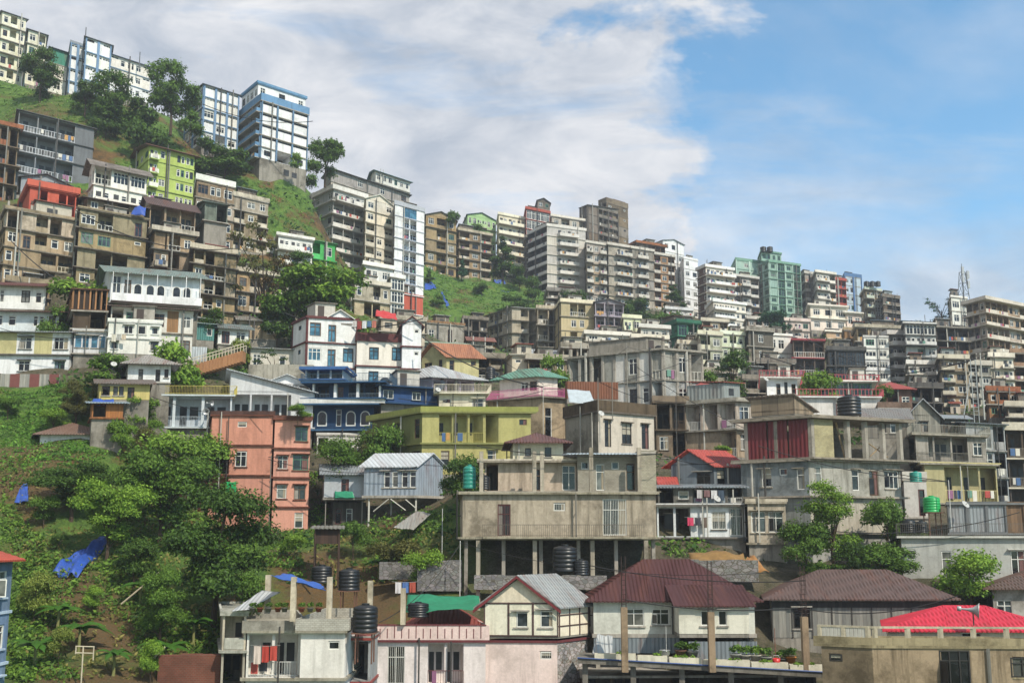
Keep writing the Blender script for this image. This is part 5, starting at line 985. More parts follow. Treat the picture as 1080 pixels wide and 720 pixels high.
# trodden, built-up ground in the town is grey brown; the open slopes on the left are green
at2 = N(nt, 'ShaderNodeAttribute', attribute_name='bare'); g1 = mixc(nt, ramp(nt, M2(at2.outputs['Fac'], n2), .45, (0, 0, 0, 1), .7, W1), g1, mixc(nt, ramp(nt, n3, .4, (0, 0, 0, 1), .6, W1), hexlin('7d5f3c'), hexlin('564a2e')))
at = N(nt, 'ShaderNodeAttribute', attribute_name='lf')
g1 = mixc(nt, at.outputs['Fac'], g1, mixc(nt, ramp(nt, n2, .4, (0, 0, 0, 1), .62, W1), hexlin('6d6352'), hexlin('47452f')))
nt.links.new(mixc(nt, .75, g1, ramp(nt, n3, .3, (.4, .42, .35, 1), .7, (1.2, 1.2, 1.1, 1)), 'MULTIPLY'), bs.inputs['Base Color'])
bs.inputs['Roughness'].default_value = 1
bp = N(nt, 'ShaderNodeBump'); bp.inputs['Distance'].default_value = .5; bp.inputs['Strength'].default_value = .8; nt.links.new(n3, bp.inputs['Height']); nt.links.new(bp.outputs[0], bs.inputs['Normal'])
Bs = np.array([(q[0], q[1]) for q in BASES]); tw = np.zeros(len(vs))
for bx, by in Bs: s_ = 4.5 + .018 * by; tw += np.exp(-((vs[:, 0] - bx) ** 2 + (vs[:, 1] - by) ** 2) / (2 * s_ * s_))
for q_ in [z_ for z_ in EXTRA if z_[0] < 600]:
    p = pix(*q_); s_ = 5 + .03 * p.y; tw -= 1.6 * np.exp(-((vs[:, 0] - p.x) ** 2 + (vs[:, 1] - p.y) ** 2) / (2 * s_ * s_))
BARE = [(8, 488, 75, 2.2), (25, 520, 70, 3), (92, 640, 54, 2.6), (115, 668, 52, 2.2), (140, 700, 48, 1.8), (75, 620, 57, 2), (200, 690, 50, 2.5), (60, 705, 47, 1.8), (400, 598, 63, 4), (335, 570, 67, 2.5), (750, 592, 61, 5), (18, 124, 168, 5)]
ba = np.zeros(len(vs)); BP = []
for px_, py_, d_, r_ in BARE: p = pix(px_, py_, d_); BP.append((p.x, p.y, r_)); ba = np.maximum(ba, np.exp(-((vs[:, 0] - p.x) ** 2 + (vs[:, 1] - p.y) ** 2) / (2 * r_ * r_)))
gme = bulk('hillside', vs, fs, m, True, np.clip(tw * .8 - .25, 0, 1)); at_ = gme.attributes.new('bare', 'FLOAT', 'POINT'); at_.data.foreach_set('value', (ba * .42).astype(np.float32))
go = bpy.data.objects.new('hillside', gme); COL.objects.link(go); tag(go, 'steep green and brown hillside under the whole town', None, None, 'structure')

def H(x, y):
    return float(hgt([x], [y])[0]) + (.25 * (math.sin(x * .9) * math.cos(y * .7) + .6 * math.sin(x * .31 + y * .4)) if y > 36 else 0)
def hit(pxs, pys, d0=44, d1=330, steps=260):
    """where sight lines meet the ground"""
    pxs = np.asarray(pxs, float); pys = np.asarray(pys, float)
    u = (pxs - PCX) / F; v = (PCY - pys) / F; y = CP - v * SP; X = u / y; Z = (SP + v * CP) / y
    ds = d0 * (d1 / d0) ** (np.arange(steps) / (steps - 1)); res = np.full(len(pxs), np.nan)
    from bisect import bisect_right
    ix = lambda q, g: np.clip(np.searchsorted(g, q) - 1, 0, len(g) - 2)
    for d in ds:
        x = X * d; yy = np.full_like(x, d); i = ix(x, gx); j = ix(yy, gy)
        tx = (x - gx[i]) / (gx[i + 1] - gx[i]); ty = (yy - gy[j]) / (gy[j + 1] - gy[j])
        z = GZ[j, i] * (1 - tx) * (1 - ty) + GZ[j, i + 1] * tx * (1 - ty) + GZ[j + 1, i] * (1 - tx) * ty + GZ[j + 1, i + 1] * tx * ty
        h = np.isnan(res) & (z > Z * d); res[h] = d
    return X * res, res, Z * res

# ================================================================== sky
wd = bpy.data.worlds.new('World'); scene.world = wd; wd.use_nodes = True; nt = wd.node_tree
bg = nt.nodes['Background']; bg.inputs['Strength'].default_value = .15
SUN_AZ, SUN_EL = R(142), R(46)       # azimuth measured clockwise from +Y: behind the viewer, to the right
sky = N(nt, 'ShaderNodeTexSky', sky_type='NISHITA'); sky.sun_disc = False; sky.sun_elevation = SUN_EL; sky.sun_rotation = SUN_AZ
sky.altitude = 1000; sky.air_density = 1.1; sky.dust_density = .7; sky.ozone_density = 1.6
tc = N(nt, 'ShaderNodeTexCoord'); sep = N(nt, 'ShaderNodeSeparateXYZ'); nt.links.new(tc.outputs['Generated'], sep.inputs[0])
def M_(op, a, b_=None, c=None, clamp=False):
    n = N(nt, 'ShaderNodeMath', operation=op); n.use_clamp = clamp
    for i, v in enumerate((a, b_, c)):
        if v is None: continue
        if hasattr(v, 'links'): nt.links.new(v, n.inputs[i])
        else: n.inputs[i].default_value = v
    return n.outputs[0]
yy = M_('MAXIMUM', M_('ABSOLUTE', sep.outputs[1]), .08); az = M_('DIVIDE', sep.outputs[0], yy); el = M_('DIVIDE', sep.outputs[2], yy)
cx = N(nt, 'ShaderNodeCombineXYZ'); nt.links.new(M_('MULTIPLY', az, 2.2), cx.inputs[0]); nt.links.new(M_('MULTIPLY', el, 3.0), cx.inputs[1]); cx.inputs[2].default_value = 2.7
nA = noise(nt, cx.outputs[0], 1.5, 9, .58, .25)
cx2 = N(nt, 'ShaderNodeCombineXYZ'); nt.links.new(M_('MULTIPLY', az, 1.2), cx2.inputs[0]); nt.links.new(M_('MULTIPLY', el, 4.2), cx2.inputs[1]); cx2.inputs[2].default_value = 8.3
nB = noise(nt, cx2.outputs[0], 2.0, 8, .6, .3)
# a bank of cloud fills the sky left of a slanting edge, thinner bands lie low on the right
edge = M_('ADD', M_('MULTIPLY', M_('SUBTRACT', M_('ADD', M_('MULTIPLY', el, .38), -.02), az), 3.6), M_('MULTIPLY', M_('SUBTRACT', M_('ADD', M_('MULTIPLY', nA, .7), M_('MULTIPLY', nB, .3)), .5), 5.2))
bank = M_('MULTIPLY', M_('ADD', edge, .3), 3.0, clamp=True)
holes = M_('MULTIPLY', M_('SUBTRACT', nB, .55), 6.0, clamp=True)
bank = M_('MULTIPLY', bank, M_('SUBTRACT', 1.0, M_('MULTIPLY', holes, .75)))
lowb = M_('SUBTRACT', 1.0, M_('MULTIPLY', M_('ABSOLUTE', M_('SUBTRACT', el, .26)), 5.0))
low = M_('MULTIPLY', M_('ADD', M_('ADD', lowb, .05), M_('MULTIPLY', M_('SUBTRACT', nB, .5), 3.0)), 1.0, clamp=True)
wisp = M_('MULTIPLY', M_('SUBTRACT', nA, .44), 2.0, clamp=True)
fac = M_('MAXIMUM', bank, M_('MAXIMUM', M_('MULTIPLY', low, .8), M_('MULTIPLY', wisp, .5)), clamp=True)
cx3 = N(nt, 'ShaderNodeCombineXYZ'); nt.links.new(M_('MULTIPLY', az, 3.0), cx3.inputs[0]); nt.links.new(M_('MULTIPLY', el, 6.5), cx3.inputs[1]); cx3.inputs[2].default_value = 4.4
nC = noise(nt, cx3.outputs[0], 2.2, 10, .62, .5)
cc = mixc(nt, ramp(nt, M_('ADD', M_('MULTIPLY', nA, .45), M_('MULTIPLY', nC, .6)), .40, (0, 0, 0, 1), .62, W1), (2.4, 2.7, 3.2, 1), (4.5, 4.52, 4.65, 1))
tint = mixc(nt, 1.0, sky.outputs[0], (.74, 1.12, 1.14, 1), 'MULTIPLY')
nt.links.new(mixc(nt, fac, tint, cc), bg.inputs['Color'])
sun = bpy.data.lights.new('sun', 'SUN'); sun.energy = 4.0; sun.angle = R(.9); sun.color = (1, .915, .78)
so = bpy.data.objects.new('sun', sun); COL.objects.link(so)
sd = Vector((math.sin(SUN_AZ) * math.cos(SUN_EL), math.cos(SUN_AZ) * math.cos(SUN_EL), math.sin(SUN_EL)))
so.rotation_euler = sd.to_track_quat('Z', 'Y').to_euler()
scene.view_settings.view_transform = 'Standard'; scene.view_settings.look = 'None'; scene.view_settings.gamma = 1; scene.view_settings.exposure = 0.42
scene.cycles.max_bounces = 5; scene.cycles.diffuse_bounces = 3; scene.cycles.transmission_bounces = 2; scene.cycles.transparent_max_bounces = 4

hm = bpy.data.materials.new('pale_air'); hm.use_nodes = True; nt = hm.node_tree
for n_ in list(nt.nodes):
    if n_.type == 'BSDF_PRINCIPLED': nt.nodes.remove(n_)
pv = N(nt, 'ShaderNodeVolumePrincipled'); pv.inputs['Color'].default_value = (.86, .92, 1, 1); pv.inputs['Density'].default_value = .00042; pv.inputs['Anisotropy'].default_value = .2
nt.links.new(pv.outputs[0], nt.nodes['Material Output'].inputs['Volume'])
hb = MB(); hb.box(-905, -405, -70, 905, 1305, 165, hm); ho = hb.obj('haze'); tag(ho, 'thin pale haze over the whole hillside town', None, None, 'stuff')
# ================================================================== plants
def leaves(cent, rad, n, size, seed, flat=1.0, droop=.2, shell=.55):
    """n leaf sprays spread through lobes (centres cent, radii rad)"""
    r = np.random.RandomState(seed); k = len(cent); cent = np.array(cent, float); rad = np.array(rad, float)
    w = rad ** 2; idx = r.choice(k, n, p=w / w.sum())
    d = r.normal(size=(n, 3)); d /= np.linalg.norm(d, axis=1, keepdims=True); d[:, 2] = np.where(d[:, 2] < -.3, -d[:, 2] * .6, d[:, 2])
    q = rad[idx, None] * (shell + (1 - shell) * r.rand(n, 1) ** .6) * (1 + .22 * np.sin(7 * d[:, :1] + 5 * d[:, 1:2] + idx[:, None]))
    P = cent[idx] + d * q * np.array([1, 1, .78])
    nrm = d * .7 + r.normal(size=(n, 3)) * .55 + np.array([0, 0, .45]); nrm /= np.linalg.norm(nrm, axis=1, keepdims=True)
    t = np.cross(nrm, r.normal(size=(n, 3))); t /= np.linalg.norm(t, axis=1, keepdims=True); bt = np.cross(nrm, t)
    s = size * (.6 + .8 * r.rand(n, 1))
    V = np.stack([P - t * s, P + bt * s * .5 * flat + nrm * s * .1, P + t * s - np.array([0, 0, 1]) * s * droop, P - bt * s * .5 * flat + nrm * s * .1], 1).reshape(-1, 3)
    Fc = np.arange(n * 4).reshape(n, 4)
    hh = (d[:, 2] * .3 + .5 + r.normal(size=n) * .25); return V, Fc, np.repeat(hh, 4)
BARK = plain('4a3c2e', .95)
PROTO = {}
def proto(kind, var, fine):
    key = (kind, var, fine)
    if key in PROTO: return PROTO[key]
    r = random.Random(hash((len(kind) * 31 + var * 7 + fine)) & 0xfff); lobes = []; rads = []
    n = {'broad': 24, 'bush': 8, 'bare': 22, 'tall': 18, 'pine': 12}[kind]
    for i in range(n):
        a = r.uniform(0, 6.28); q = r.random() ** .5
        if kind == 'broad': z = r.uniform(.24, .86); w = .36 * math.sqrt(max(.08, 1 - ((z - .52) / .40) ** 2)); rr = r.uniform(.11, .20)
        elif kind == 'bush': z = r.uniform(.25, .72); w = .45 * (1 - z * .5); rr = r.uniform(.17, .28)
        elif kind == 'bare': z = r.uniform(.35, .92); w = .42; rr = r.uniform(.05, .11)
        elif kind == 'pine': z = .2 + .75 * i / n; w = .22 * (1.05 - z) + .02; rr = .17 * (1.15 - z)
        else: z = r.uniform(.25, .92); w = .25 * (1.2 - z * .6); rr = r.uniform(.10, .18)
        lobes.append((math.cos(a) * q * w, math.sin(a) * q * w, z)); rads.append(rr)
    cnt = {'broad': 9000, 'bush': 3000, 'bare': 1500, 'tall': 4200, 'pine': 3200}[kind]
    size = {'broad': .021, 'bush': .034, 'bare': .017, 'tall': .019, 'pine': .024}[kind]
    if fine: cnt = int(cnt * 2.3); size *= .68
    V, Fc, A = leaves(lobes, rads, cnt, size, var * 13 + 5, shell=.35 if kind != 'bare' else .2)
    t = MB(); rt = .018 if kind != 'bush' else .012
    t.tube([(0, 0, -.12), (0.005, 0, .1), (-.01, .01, .3), (0, 0, .55)], rt * 1.5, BARK, 7, rt * .5)
    for (x, y, z) in lobes[:14 if kind == 'bare' else 8]:
        z0 = max(.12, z * .5); t.tube([(0, 0, z0), (x * .5, y * .5, z0 + (z - z0) * .6), (x, y, z)], rt * .55, BARK, 5, rt * .15)
        if kind == 'bare':
            for q in range(4): t.tube([(x, y, z), (x + r.uniform(-.12, .12), y + r.uniform(-.12, .12), z + r.uniform(.02, .13))], rt * .15, BARK, 3, rt * .05)
    PROTO[key] = (V, Fc, A, t.mesh('trunk')); PROTO[key] = dict(V=V, F=Fc, A=A, t=PROTO[key][3], m={}); return PROTO[key]
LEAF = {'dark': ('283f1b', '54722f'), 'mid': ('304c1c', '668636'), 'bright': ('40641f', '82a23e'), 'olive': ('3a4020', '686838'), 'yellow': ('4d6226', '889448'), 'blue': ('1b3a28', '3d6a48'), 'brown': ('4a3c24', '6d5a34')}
def tree(label, px, py, D, h, kind='broad', col='mid', w=1.0, name='tree', cat='tree', group=None, rz=None, sink=.0, ground=True):
    """h metres tall, standing where the sight line (px, py) at D metres meets its foot"""
    fine = D < 85; var = (px * 7 + py) % 3; p = proto(kind, var, fine); loc = pix(px, py, D); D = far(D)
    if ground:
        g = H(loc.x, loc.y)
        if abs(g - loc.z) < 6: h = h + (loc.z - g); loc.z = g; h = max(h, 1.0)
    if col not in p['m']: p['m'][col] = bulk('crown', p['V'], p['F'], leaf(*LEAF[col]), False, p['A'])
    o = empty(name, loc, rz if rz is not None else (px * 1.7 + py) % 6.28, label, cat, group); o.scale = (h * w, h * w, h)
    for nm, me in (('trunk', p['t']), ('crown', p['m'][col])):
        c = bpy.data.objects.new(nm, me); COL.objects.link(c); c.parent = o
        if nm == 'trunk' and not me.materials: me.materials.append(BARK)
    return o
def px_h(px, y0, y1, D): return pix(px, y0, D).z - pix(px, y1, D).z
def T(label, px, ytop, ybase, D, kind='broad', col='mid', wpx=None, **k):
    h = px_h(px, ytop, ybase, D); w = 1.0
    nat = {'broad': .86, 'bush': 1.15, 'bare': .9, 'tall': .6, 'pine': .5}[kind]
    if wpx: w = (wpx * far(D) / F) / (h * nat)
    return tree(label, px, ybase, D, h, kind, col, w, **k)
# ridge and green slope
T('leafy bush hiding the tall footing of the yellow cottage', 128, 432, 478, 77, 'bush', 'bright', 40, name='bush', cat='bush')
T('olive bush left of the grey blue villa columns', 150, 440, 482, 78, 'bush', 'olive', 30, name='bush', cat='bush')
T('small dark tree between the yellow flats and the green sheet house', 43, 50, 92, 176, 'broad', 'dark', 34)
T('dark round tree lowest left in the hilltop grove', 90, 82, 114, 172, 'broad', 'dark', 26)
T('broad dark tree in the middle of the hilltop grove', 122, 74, 126, 170, 'broad', 'mid', 42)
T('tallest spreading tree of the hilltop grove with a lit crown', 180, 62, 134, 170, 'broad', 'mid', 56)
T('dark bushy tree under the tallest tree of the hilltop grove', 152, 100, 142, 168, 'bush', 'dark', 38)
T('low dark bush at the foot of the hilltop grove', 112, 110, 134, 168, 'bush', 'dark', 26, name='bush', cat='bush')
T('leafy bush at the right foot of the hilltop grove', 200, 110, 148, 167, 'bush', 'mid', 34, name='bush', cat='bush')
T('dome shaped tree on the skyline beside the largest blue and white block', 343, 146, 192, 190, 'broad', 'mid', 46)
T('bushy tree below the skyline dome tree', 322, 160, 208, 184, 'bush', 'mid', 40)
T('palm like bright tree at the corner of the largest blue and white block', 312, 160, 182, 176, 'bush', 'bright', 20)
T('dark tree at the right foot of the green slope', 306, 198, 232, 182, 'bush', 'dark', 38)
T('small bush under the white blue banded flats', 238, 150, 164, 172, 'bush', 'mid', 24, name='bush', cat='bush')
T('dark bush beneath the bridge corridor', 224, 140, 160, 172, 'bush', 'dark', 22, name='bush', cat='bush')
T('bare brown tree with sparse leaves in front of the tan flats', 276, 232, 352, 128, 'bare', 'olive', 78, name='bare_tree')
T('brown twiggy tree beside the leafy green tree', 306, 268, 352, 126, 'bare', 'brown', 60, name='bare_tree')
T('big leafy green tree above the white and maroon house', 336, 276, 346, 124, 'broad', 'bright', 72)
T('dark undergrowth tree behind the white and maroon house roof', 292, 310, 364, 122, 'bush', 'dark', 54)
T('bright green round crown growing over the timber frame storey', 90, 284, 318, 106, 'bush', 'bright', 52)
T('bright round bush beside the white rendered annexe', 182, 344, 380, 92, 'bush', 'bright', 32, name='bush', cat='bush')
T('leafy bush between the maroon roof and the timber frame house', 60, 312, 348, 100, 'bush', 'mid', 26, name='bush', cat='bush')
T('broad green bush above the small white cottage', 108, 368, 404, 89, 'bush', 'mid', 50, name='bush', cat='bush')
T('brownish round tree below the long white house', 80, 396, 444, 83, 'broad', 'olive', 40)
T('small green tree beside the yellow cottage', 148, 402, 436, 82, 'broad', 'bright', 28)
T('green bush under the brown tree on the grass bank', 56, 428, 452, 81, 'bush', 'bright', 30, name='bush', cat='bush')
T('pale green bush on the left grass bank', 8, 415, 440, 84, 'bush', 'mid', 28, name='bush', cat='bush')
T('thin dark tree among the tan flats above the teal shed', 224, 322, 352, 113, 'tall', 'dark', 20)
T('dark twiggy tree left of the white and maroon house', 290, 368, 398, 104, 'bare', 'dark', 34)
T('spiky yellow plant at the end of the hillside staircase', 256, 352, 370, 106, 'bush', 'yellow', 12, name='plant', cat='plant')
# centre
T('palm topped bush on the roofs of the brown ridge flats', 476, 218, 242, 240, 'bush', 'dark', 22)
T('tall dark tree rising between the ridge flats and the cream flats', 530, 244, 312, 240, 'pine', 'dark', 38)
T('dark slender tree on the upper left of the centre slope', 487, 270, 312, 232, 'pine', 'blue', 20)
T('leafy tree at the right edge of the centre slope', 562, 288, 322, 226, 'bush', 'dark', 26)
T('overgrown bush on the roof of the pale green gabled house', 500, 236, 252, 262, 'bush', 'mid', 28, name='bush', cat='bush', ground=False)
T('dark tree clump under the balcony blocks right of centre', 676, 310, 352, 222, 'bush', 'dark', 46)
T('dark tree beside the stepped bright white block', 712, 296, 346, 236, 'pine', 'dark', 34)
T('mid green tree above the dark green house', 706, 322, 350, 214, 'bush', 'mid', 44)
T('small tree left of the dark green house', 660, 318, 344, 218, 'bush', 'dark', 24)
T('blue green tree at the foot of the tall green tower', 820, 322, 352, 214, 'bush', 'blue', 36)
T('small green tree behind the small cream house', 584, 364, 388, 118, 'bush', 'bright', 18)
T('large dark bushy tree right of the bare concrete frame building', 772, 370, 424, 122, 'tall', 'dark', 40)
T('lighter green tree at the right of the bare concrete frame building', 752, 384, 424, 119, 'bush', 'mid', 28)
T('hanging green bush over the modern white house terrace', 866, 386, 420, 108, 'bush', 'bright', 36, name='bush', cat='bush')
T('thin branched tree on the right skyline beside the lattice mast', 994, 310, 344, 212, 'bare', 'blue', 34)
T('small bushes on the skyline gap behind the dark shed', 972, 336, 350, 222, 'bush', 'blue', 26, name='bush', cat='bush')
T('round dark bush in the middle of the centre green slope', 508, 296, 312, 226, 'bush', 'dark', 22, name='bush', cat='bush')
T('dark scrub at the lower right of the centre green slope', 542, 306, 328, 216, 'bush', 'dark', 30, name='bush', cat='bush')
T('mid green bush low on the left of the centre green slope', 462, 308, 330, 212, 'bush', 'mid', 24, name='bush', cat='bush')
T('dark leaning tree high on the right of the centre green slope', 548, 276, 306, 234, 'bush', 'dark', 24)
T('tree growing out of the roofs left of the cream yellow flats', 604, 300, 322, 214, 'bush', 'dark', 22)
T('small dark tree between the tan ridge flats and the slim tower', 452, 282, 304, 222, 'pine', 'dark', 14)
T('green tree between the white grid flats and the red railed terrace', 930, 400, 424, 118, 'bush', 'mid', 22)
T('dark bush under the bright green house', 318, 262, 290, 150, 'bush', 'dark', 30, name='bush', cat='bush')
T('leafy bush spilling over the wall beside the round arches', 398, 440, 470, 82, 'bush', 'mid', 26, name='bush', cat='bush')
# left lower jungle
T('large leafy tree rising left of the orange building', 168, 468, 580, 66, 'broad', 'mid', 104)
T('wide dark tree above the first blue tarpaulin', 74, 484, 560, 66, 'broad', 'dark', 100)
T('massive dark tree hiding the foot of the orange building', 226, 505, 650, 56, 'broad', 'dark', 116)
T('feathery bright tree between the two dark trees', 112, 500, 600, 61, 'broad', 'bright', 84)
T('bushy tree growing in front of the grey blue villa', 196, 446, 510, 76, 'bush', 'bright', 70)
T('dark low tree under the white cottage with rust streaked roof', 44, 512, 580, 64, 'bush', 'mid', 60)
T('dark bush right of the large blue tarpaulin', 140, 556, 630, 58, 'bush', 'dark', 70, name='bush', cat='bush')
T('broad leaved dark bush above the red brick rubble', 168, 596, 690, 52, 'broad', 'mid', 62)
T('pale leafy bush on the bare earth patch', 96, 610, 668, 54, 'bush', 'bright', 46, name='bush', cat='bush')
T('yellow green bush at the lower left edge beside the blue house', 36, 590, 650, 52, 'bush', 'yellow', 44, name='bush', cat='bush')
T('low bright bush at the bottom edge left of the white plastered house', 158, 664, 726, 48, 'bush', 'bright', 40, name='bush', cat='bush')
T('dry yellow bush in the bottom left thicket', 60, 656, 724, 48, 'bush', 'yellow', 56, name='bush', cat='bush')
T('dark bush in the shade beneath the blue tarpaulin', 60, 560, 610, 61, 'bush', 'dark', 50, name='bush', cat='bush')
T('bush hiding the right foot of the massive dark tree', 262, 590, 640, 57, 'bush', 'mid', 44, name='bush', cat='bush')
T('bright bush on the bank below the orange building', 310, 560, 606, 66, 'bush', 'bright', 54, name='bush', cat='bush')
T('leafy bush in front of the dark boarded room', 372, 545, 592, 68, 'bush', 'mid', 52, name='bush', cat='bush')
T('climbing plant tree between the blue and yellow green houses', 356, 462, 494, 80, 'tall', 'mid', 22)
T('leafy plant right of the white base storey', 376, 450, 500, 81, 'bare', 'olive', 28)
T('rooftop shrub hanging over the orange building', 314, 424, 446, 77, 'bush', 'bright', 30, name='bush', cat='bush', ground=False)
T('banana like plant beside the stone retaining wall', 448, 566, 596, 61, 'bush', 'bright', 28, name='plant', cat='plant')
T('small bush on the earth bank left of the stone wall', 418, 556, 590, 64, 'bush', 'olive', 40, name='bush', cat='bush')
T('vine covered shrub left of the teal water tank', 486, 466, 500, 70, 'bush', 'dark', 30, name='bush', cat='bush')
# right
T('slender bright tree in front of the weathered grey building', 880, 505, 608, 62, 'tall', 'bright', 58)
T('loose leaved bush left of the slender bright tree', 850, 540, 606, 62, 'bush', 'mid', 56, name='bush', cat='bush')
T('round mango like tree left of the grey street wall', 940, 562, 610, 61.5, 'bush', 'mid', 72)
T('dark leafy bush under the slender bright tree', 905, 562, 612, 61.5, 'bush', 'dark', 50, name='bush', cat='bush')
T('bright round tree in front of the grey street wall', 1024, 565, 628, 58, 'bush', 'bright', 76)
T('small ornamental tree beside the black barrels', 936, 518, 556, 65, 'bush', 'mid', 34)
T('grey green bush between the cottages on the right', 872, 588, 612, 61.5, 'bush', 'mid', 48, name='bush', cat='bush')
T('potted greenery on the ledge above the red tin roof', 762, 468, 484, 84, 'bush', 'bright', 26, name='plant', cat='plant', ground=False)
# ------------------------------------------------------------------ ground cover nobody could count
def cover(name, label, zones, size, mat, seed, tuft=9, hgt_=1.0, dens=1.0, bare=0):
    r = np.random.RandomState(seed); PX = []; PY = []
    for x0, y0, x1, y1, n in zones:
        n = int(n * dens); PX.append(r.uniform(x0, x1, n)); PY.append(r.uniform(y0, y1, n))
    PX = np.concatenate(PX); PY = np.concatenate(PY); X, Y, Z = hit(PX, PY); ok = ~np.isnan(Y)
    rr = []
    for bx, by, W, Dp, A, z0, z1 in BASES:            # nothing grows inside a house
        ca, sa = math.cos(A), math.sin(A); lx = (X - bx) * ca + (Y - by) * sa; ly = -(X - bx) * sa + (Y - by) * ca
        ok &= ~((lx > -.3) & (lx < W + .3) & (ly > -.3) & (ly < Dp + .3))
    for bx, by, br in BP: ok &= ~(((X - bx) ** 2 + (Y - by) ** 2 < (1.15 * br) ** 2) & (r.rand(len(X)) < .55))
    if bare: ok &= (np.sin(X * .55 + 1.3 * np.sin(Y * .4)) + np.sin(Y * .47 + X * .21)) > -bare
    P = np.stack([X, Y, Z], 1)[ok]; k = len(P)
    if k == 0: return
    sc = size * (.6 + .9 * r.rand(k)) * (Y[ok] / 60) ** .45
    n = k * tuft; P = np.repeat(P, tuft, 0); s = np.repeat(sc, tuft)[:, None]
    off = r.normal(size=(n, 3)) * s * np.array([.9, .9, .0]); up = r.rand(n, 1) * s * 1.5 * hgt_
    c = P + off + np.array([0, 0, 1]) * up
    nr = r.normal(size=(n, 3)) * .7 + np.array([.1, -.5, .8]); nr /= np.linalg.norm(nr, axis=1, keepdims=True)
    t = np.cross(nr, r.normal(size=(n, 3))); t /= np.linalg.norm(t, axis=1, keepdims=True); bt = np.cross(nr, t); q = s * .55 * (.5 + r.rand(n, 1))
    V = np.stack([c - t * q, c + bt * q * .45, c + t * q, c - bt * q * .45], 1).reshape(-1, 3)
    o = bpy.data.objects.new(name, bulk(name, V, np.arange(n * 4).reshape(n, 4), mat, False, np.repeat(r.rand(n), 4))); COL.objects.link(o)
    tag(o, label, None, None, 'stuff')
cover('undergrowth', 'tangled leafy undergrowth on the steep slope below the orange building',
      [(0, 500, 340, 600, 3200), (10, 600, 80, 720, 1300), (80, 600, 240, 720, 1500), (300, 540, 480, 615, 900), (700, 570, 780, 590, 160), (830, 560, 1000, 620, 500)], .21, leaf('33501e', '6f9038'), 4, 12, 1.2, 1.25, .35)
cover('dry_undergrowth', 'yellowing weeds and dry stalks scattered over the lower left slope',
      [(20, 560, 240, 720, 1300), (300, 560, 480, 620, 500), (0, 480, 40, 540, 160)], .22, leaf('4f5a26', '8f8850'), 8, 7)
cover('grass', 'rough green grass on the open hillside slopes',
      [(0, 82, 130, 150, 2400), (120, 130, 330, 250, 4200), (445, 284, 575, 332, 2400), (0, 405, 110, 500, 3200), (210, 370, 275, 398, 700)], .17, leaf('34581e', '6a9638'), 6, 7, .8, 1.3)
cover('scrub', 'low dark scrub between the houses of the town',
      [(60, 200, 440, 420, 1500), (440, 330, 1080, 470, 1900), (560, 270, 760, 350, 900), (300, 420, 800, 620, 900)], .34, leaf('22401a', '4d7030'), 7, 7, .9)
def pempty(name, loc, *a):
    o = empty(name, loc, *a); d = loc.y; k = 1.0
    for D in range(30, 300):
        if far(D) >= d: k = d / D; break
    o.scale = (k, k, k); return o
# ================================================================== things on roofs, decks and slopes
BLK = plain('17191b', .45, 0, .2)
def tank(label, px, py, D, r=.55, h=1.2, hx='17191b', stand=0, group=None):
    """upright plastic tank whose foot is at (px, py), D metres away"""
    o = pempty('water_tank', pix(px, py, D), 0, label, 'water tank', group); m = plain(hx, .4, 0, .25)
    prof = [(0, 0), (r, 0)]
    for i in range(5):
        z = h * .82 * i / 5; prof += [(r, z + .02), (r, z + h * .11), (r * .965, z + h * .125), (r * .965, z + h * .15)]
    prof += [(r, h * .83), (r * .9, h * .9), (r * .5, h * .96), (r * .3, h * .965)]
    a = MB(); a.lathe(prof, m, 24); a.obj('body', o, None, True)
    a = MB(); a.lathe([(r * .32, h * .96), (r * .32, h * 1.03), (0, h * 1.04)], m, 16); a.obj('lid', o)
    if stand:
        a = MB()
        for x in (-.4, .4):
            for y in (-.4, .4): a.tube([(x, y, -stand), (x, y, -.003)], .04, plain('6b4a3a', .8), 5)
        a.box(-.6, -.6, -.06, .6, .6, -.004, plain('6b4a3a', .8)); a.obj('stand', o)
    return o
TK = 'black tanks on the white plastered house roof'
tank('large black ribbed water tank between the white and the pink house', 385, 666, 47.5, .62, 1.35, stand=1.5)
tank('black water tank behind the blue striped tarpaulin', 339, 614, 55.5, .6, 1.0)
tank('black water tank in front of the earth bank right of the blue tarpaulin', 368, 622, 55, .62, 1.25, stand=1.0)
tank('black tank under the green shade net', 441, 650, 53, .6, .8)
tank('teal green water tank on the left end of the olive building', 495, 515, 60.8, .42, 1.5, '1f7f70')
tank('small black water drum beside the teal green tank', 511, 516, 60.8, .36, .9)
tank('big black water tank standing in front of the open ground floor', 596, 602, 56, .72, 1.5)
tank('smaller black water tank right of the big one before the open ground floor', 613, 606, 55.5, .45, .9)
tank('bright green water tank on a thin stand at the right', 983, 540, 65, .55, 1.1, '26a458', stand=2.2)
tank('teal square shouldered tank hung at the end of the open storey', 966, 508, 69, .42, .75, '2f8f80')
tank('black round water tank on the roof slab of the maroon shuttered building', 896, 438, 69.5, .85, 1.5)
tank('left black drum in the yard beside the ornamental tree', 958, 562, 62.8, .5, .9)
tank('right black drum in the yard beside the ornamental tree', 972, 562, 62.8, .4, .8)
for i, (px, lab) in enumerate(((914, 'left dark tank on the olive ridge flats'), (920, 'middle dark tank on the olive ridge flats'), (926, 'right dark tank on the olive ridge flats'))):
    tank(lab, px, 302, 262, .75, 1.5, group='dark tanks on the olive ridge flats')
tank('tiny black tank at the left on the green tower', 805, 266, 274, .9, 1.7); tank('tiny black tank at the right on the green tower', 812, 266, 274, .9, 1.7)
tank('black tank on the low house behind the yellow green house', 517, 400, 110, .6, 1.5)

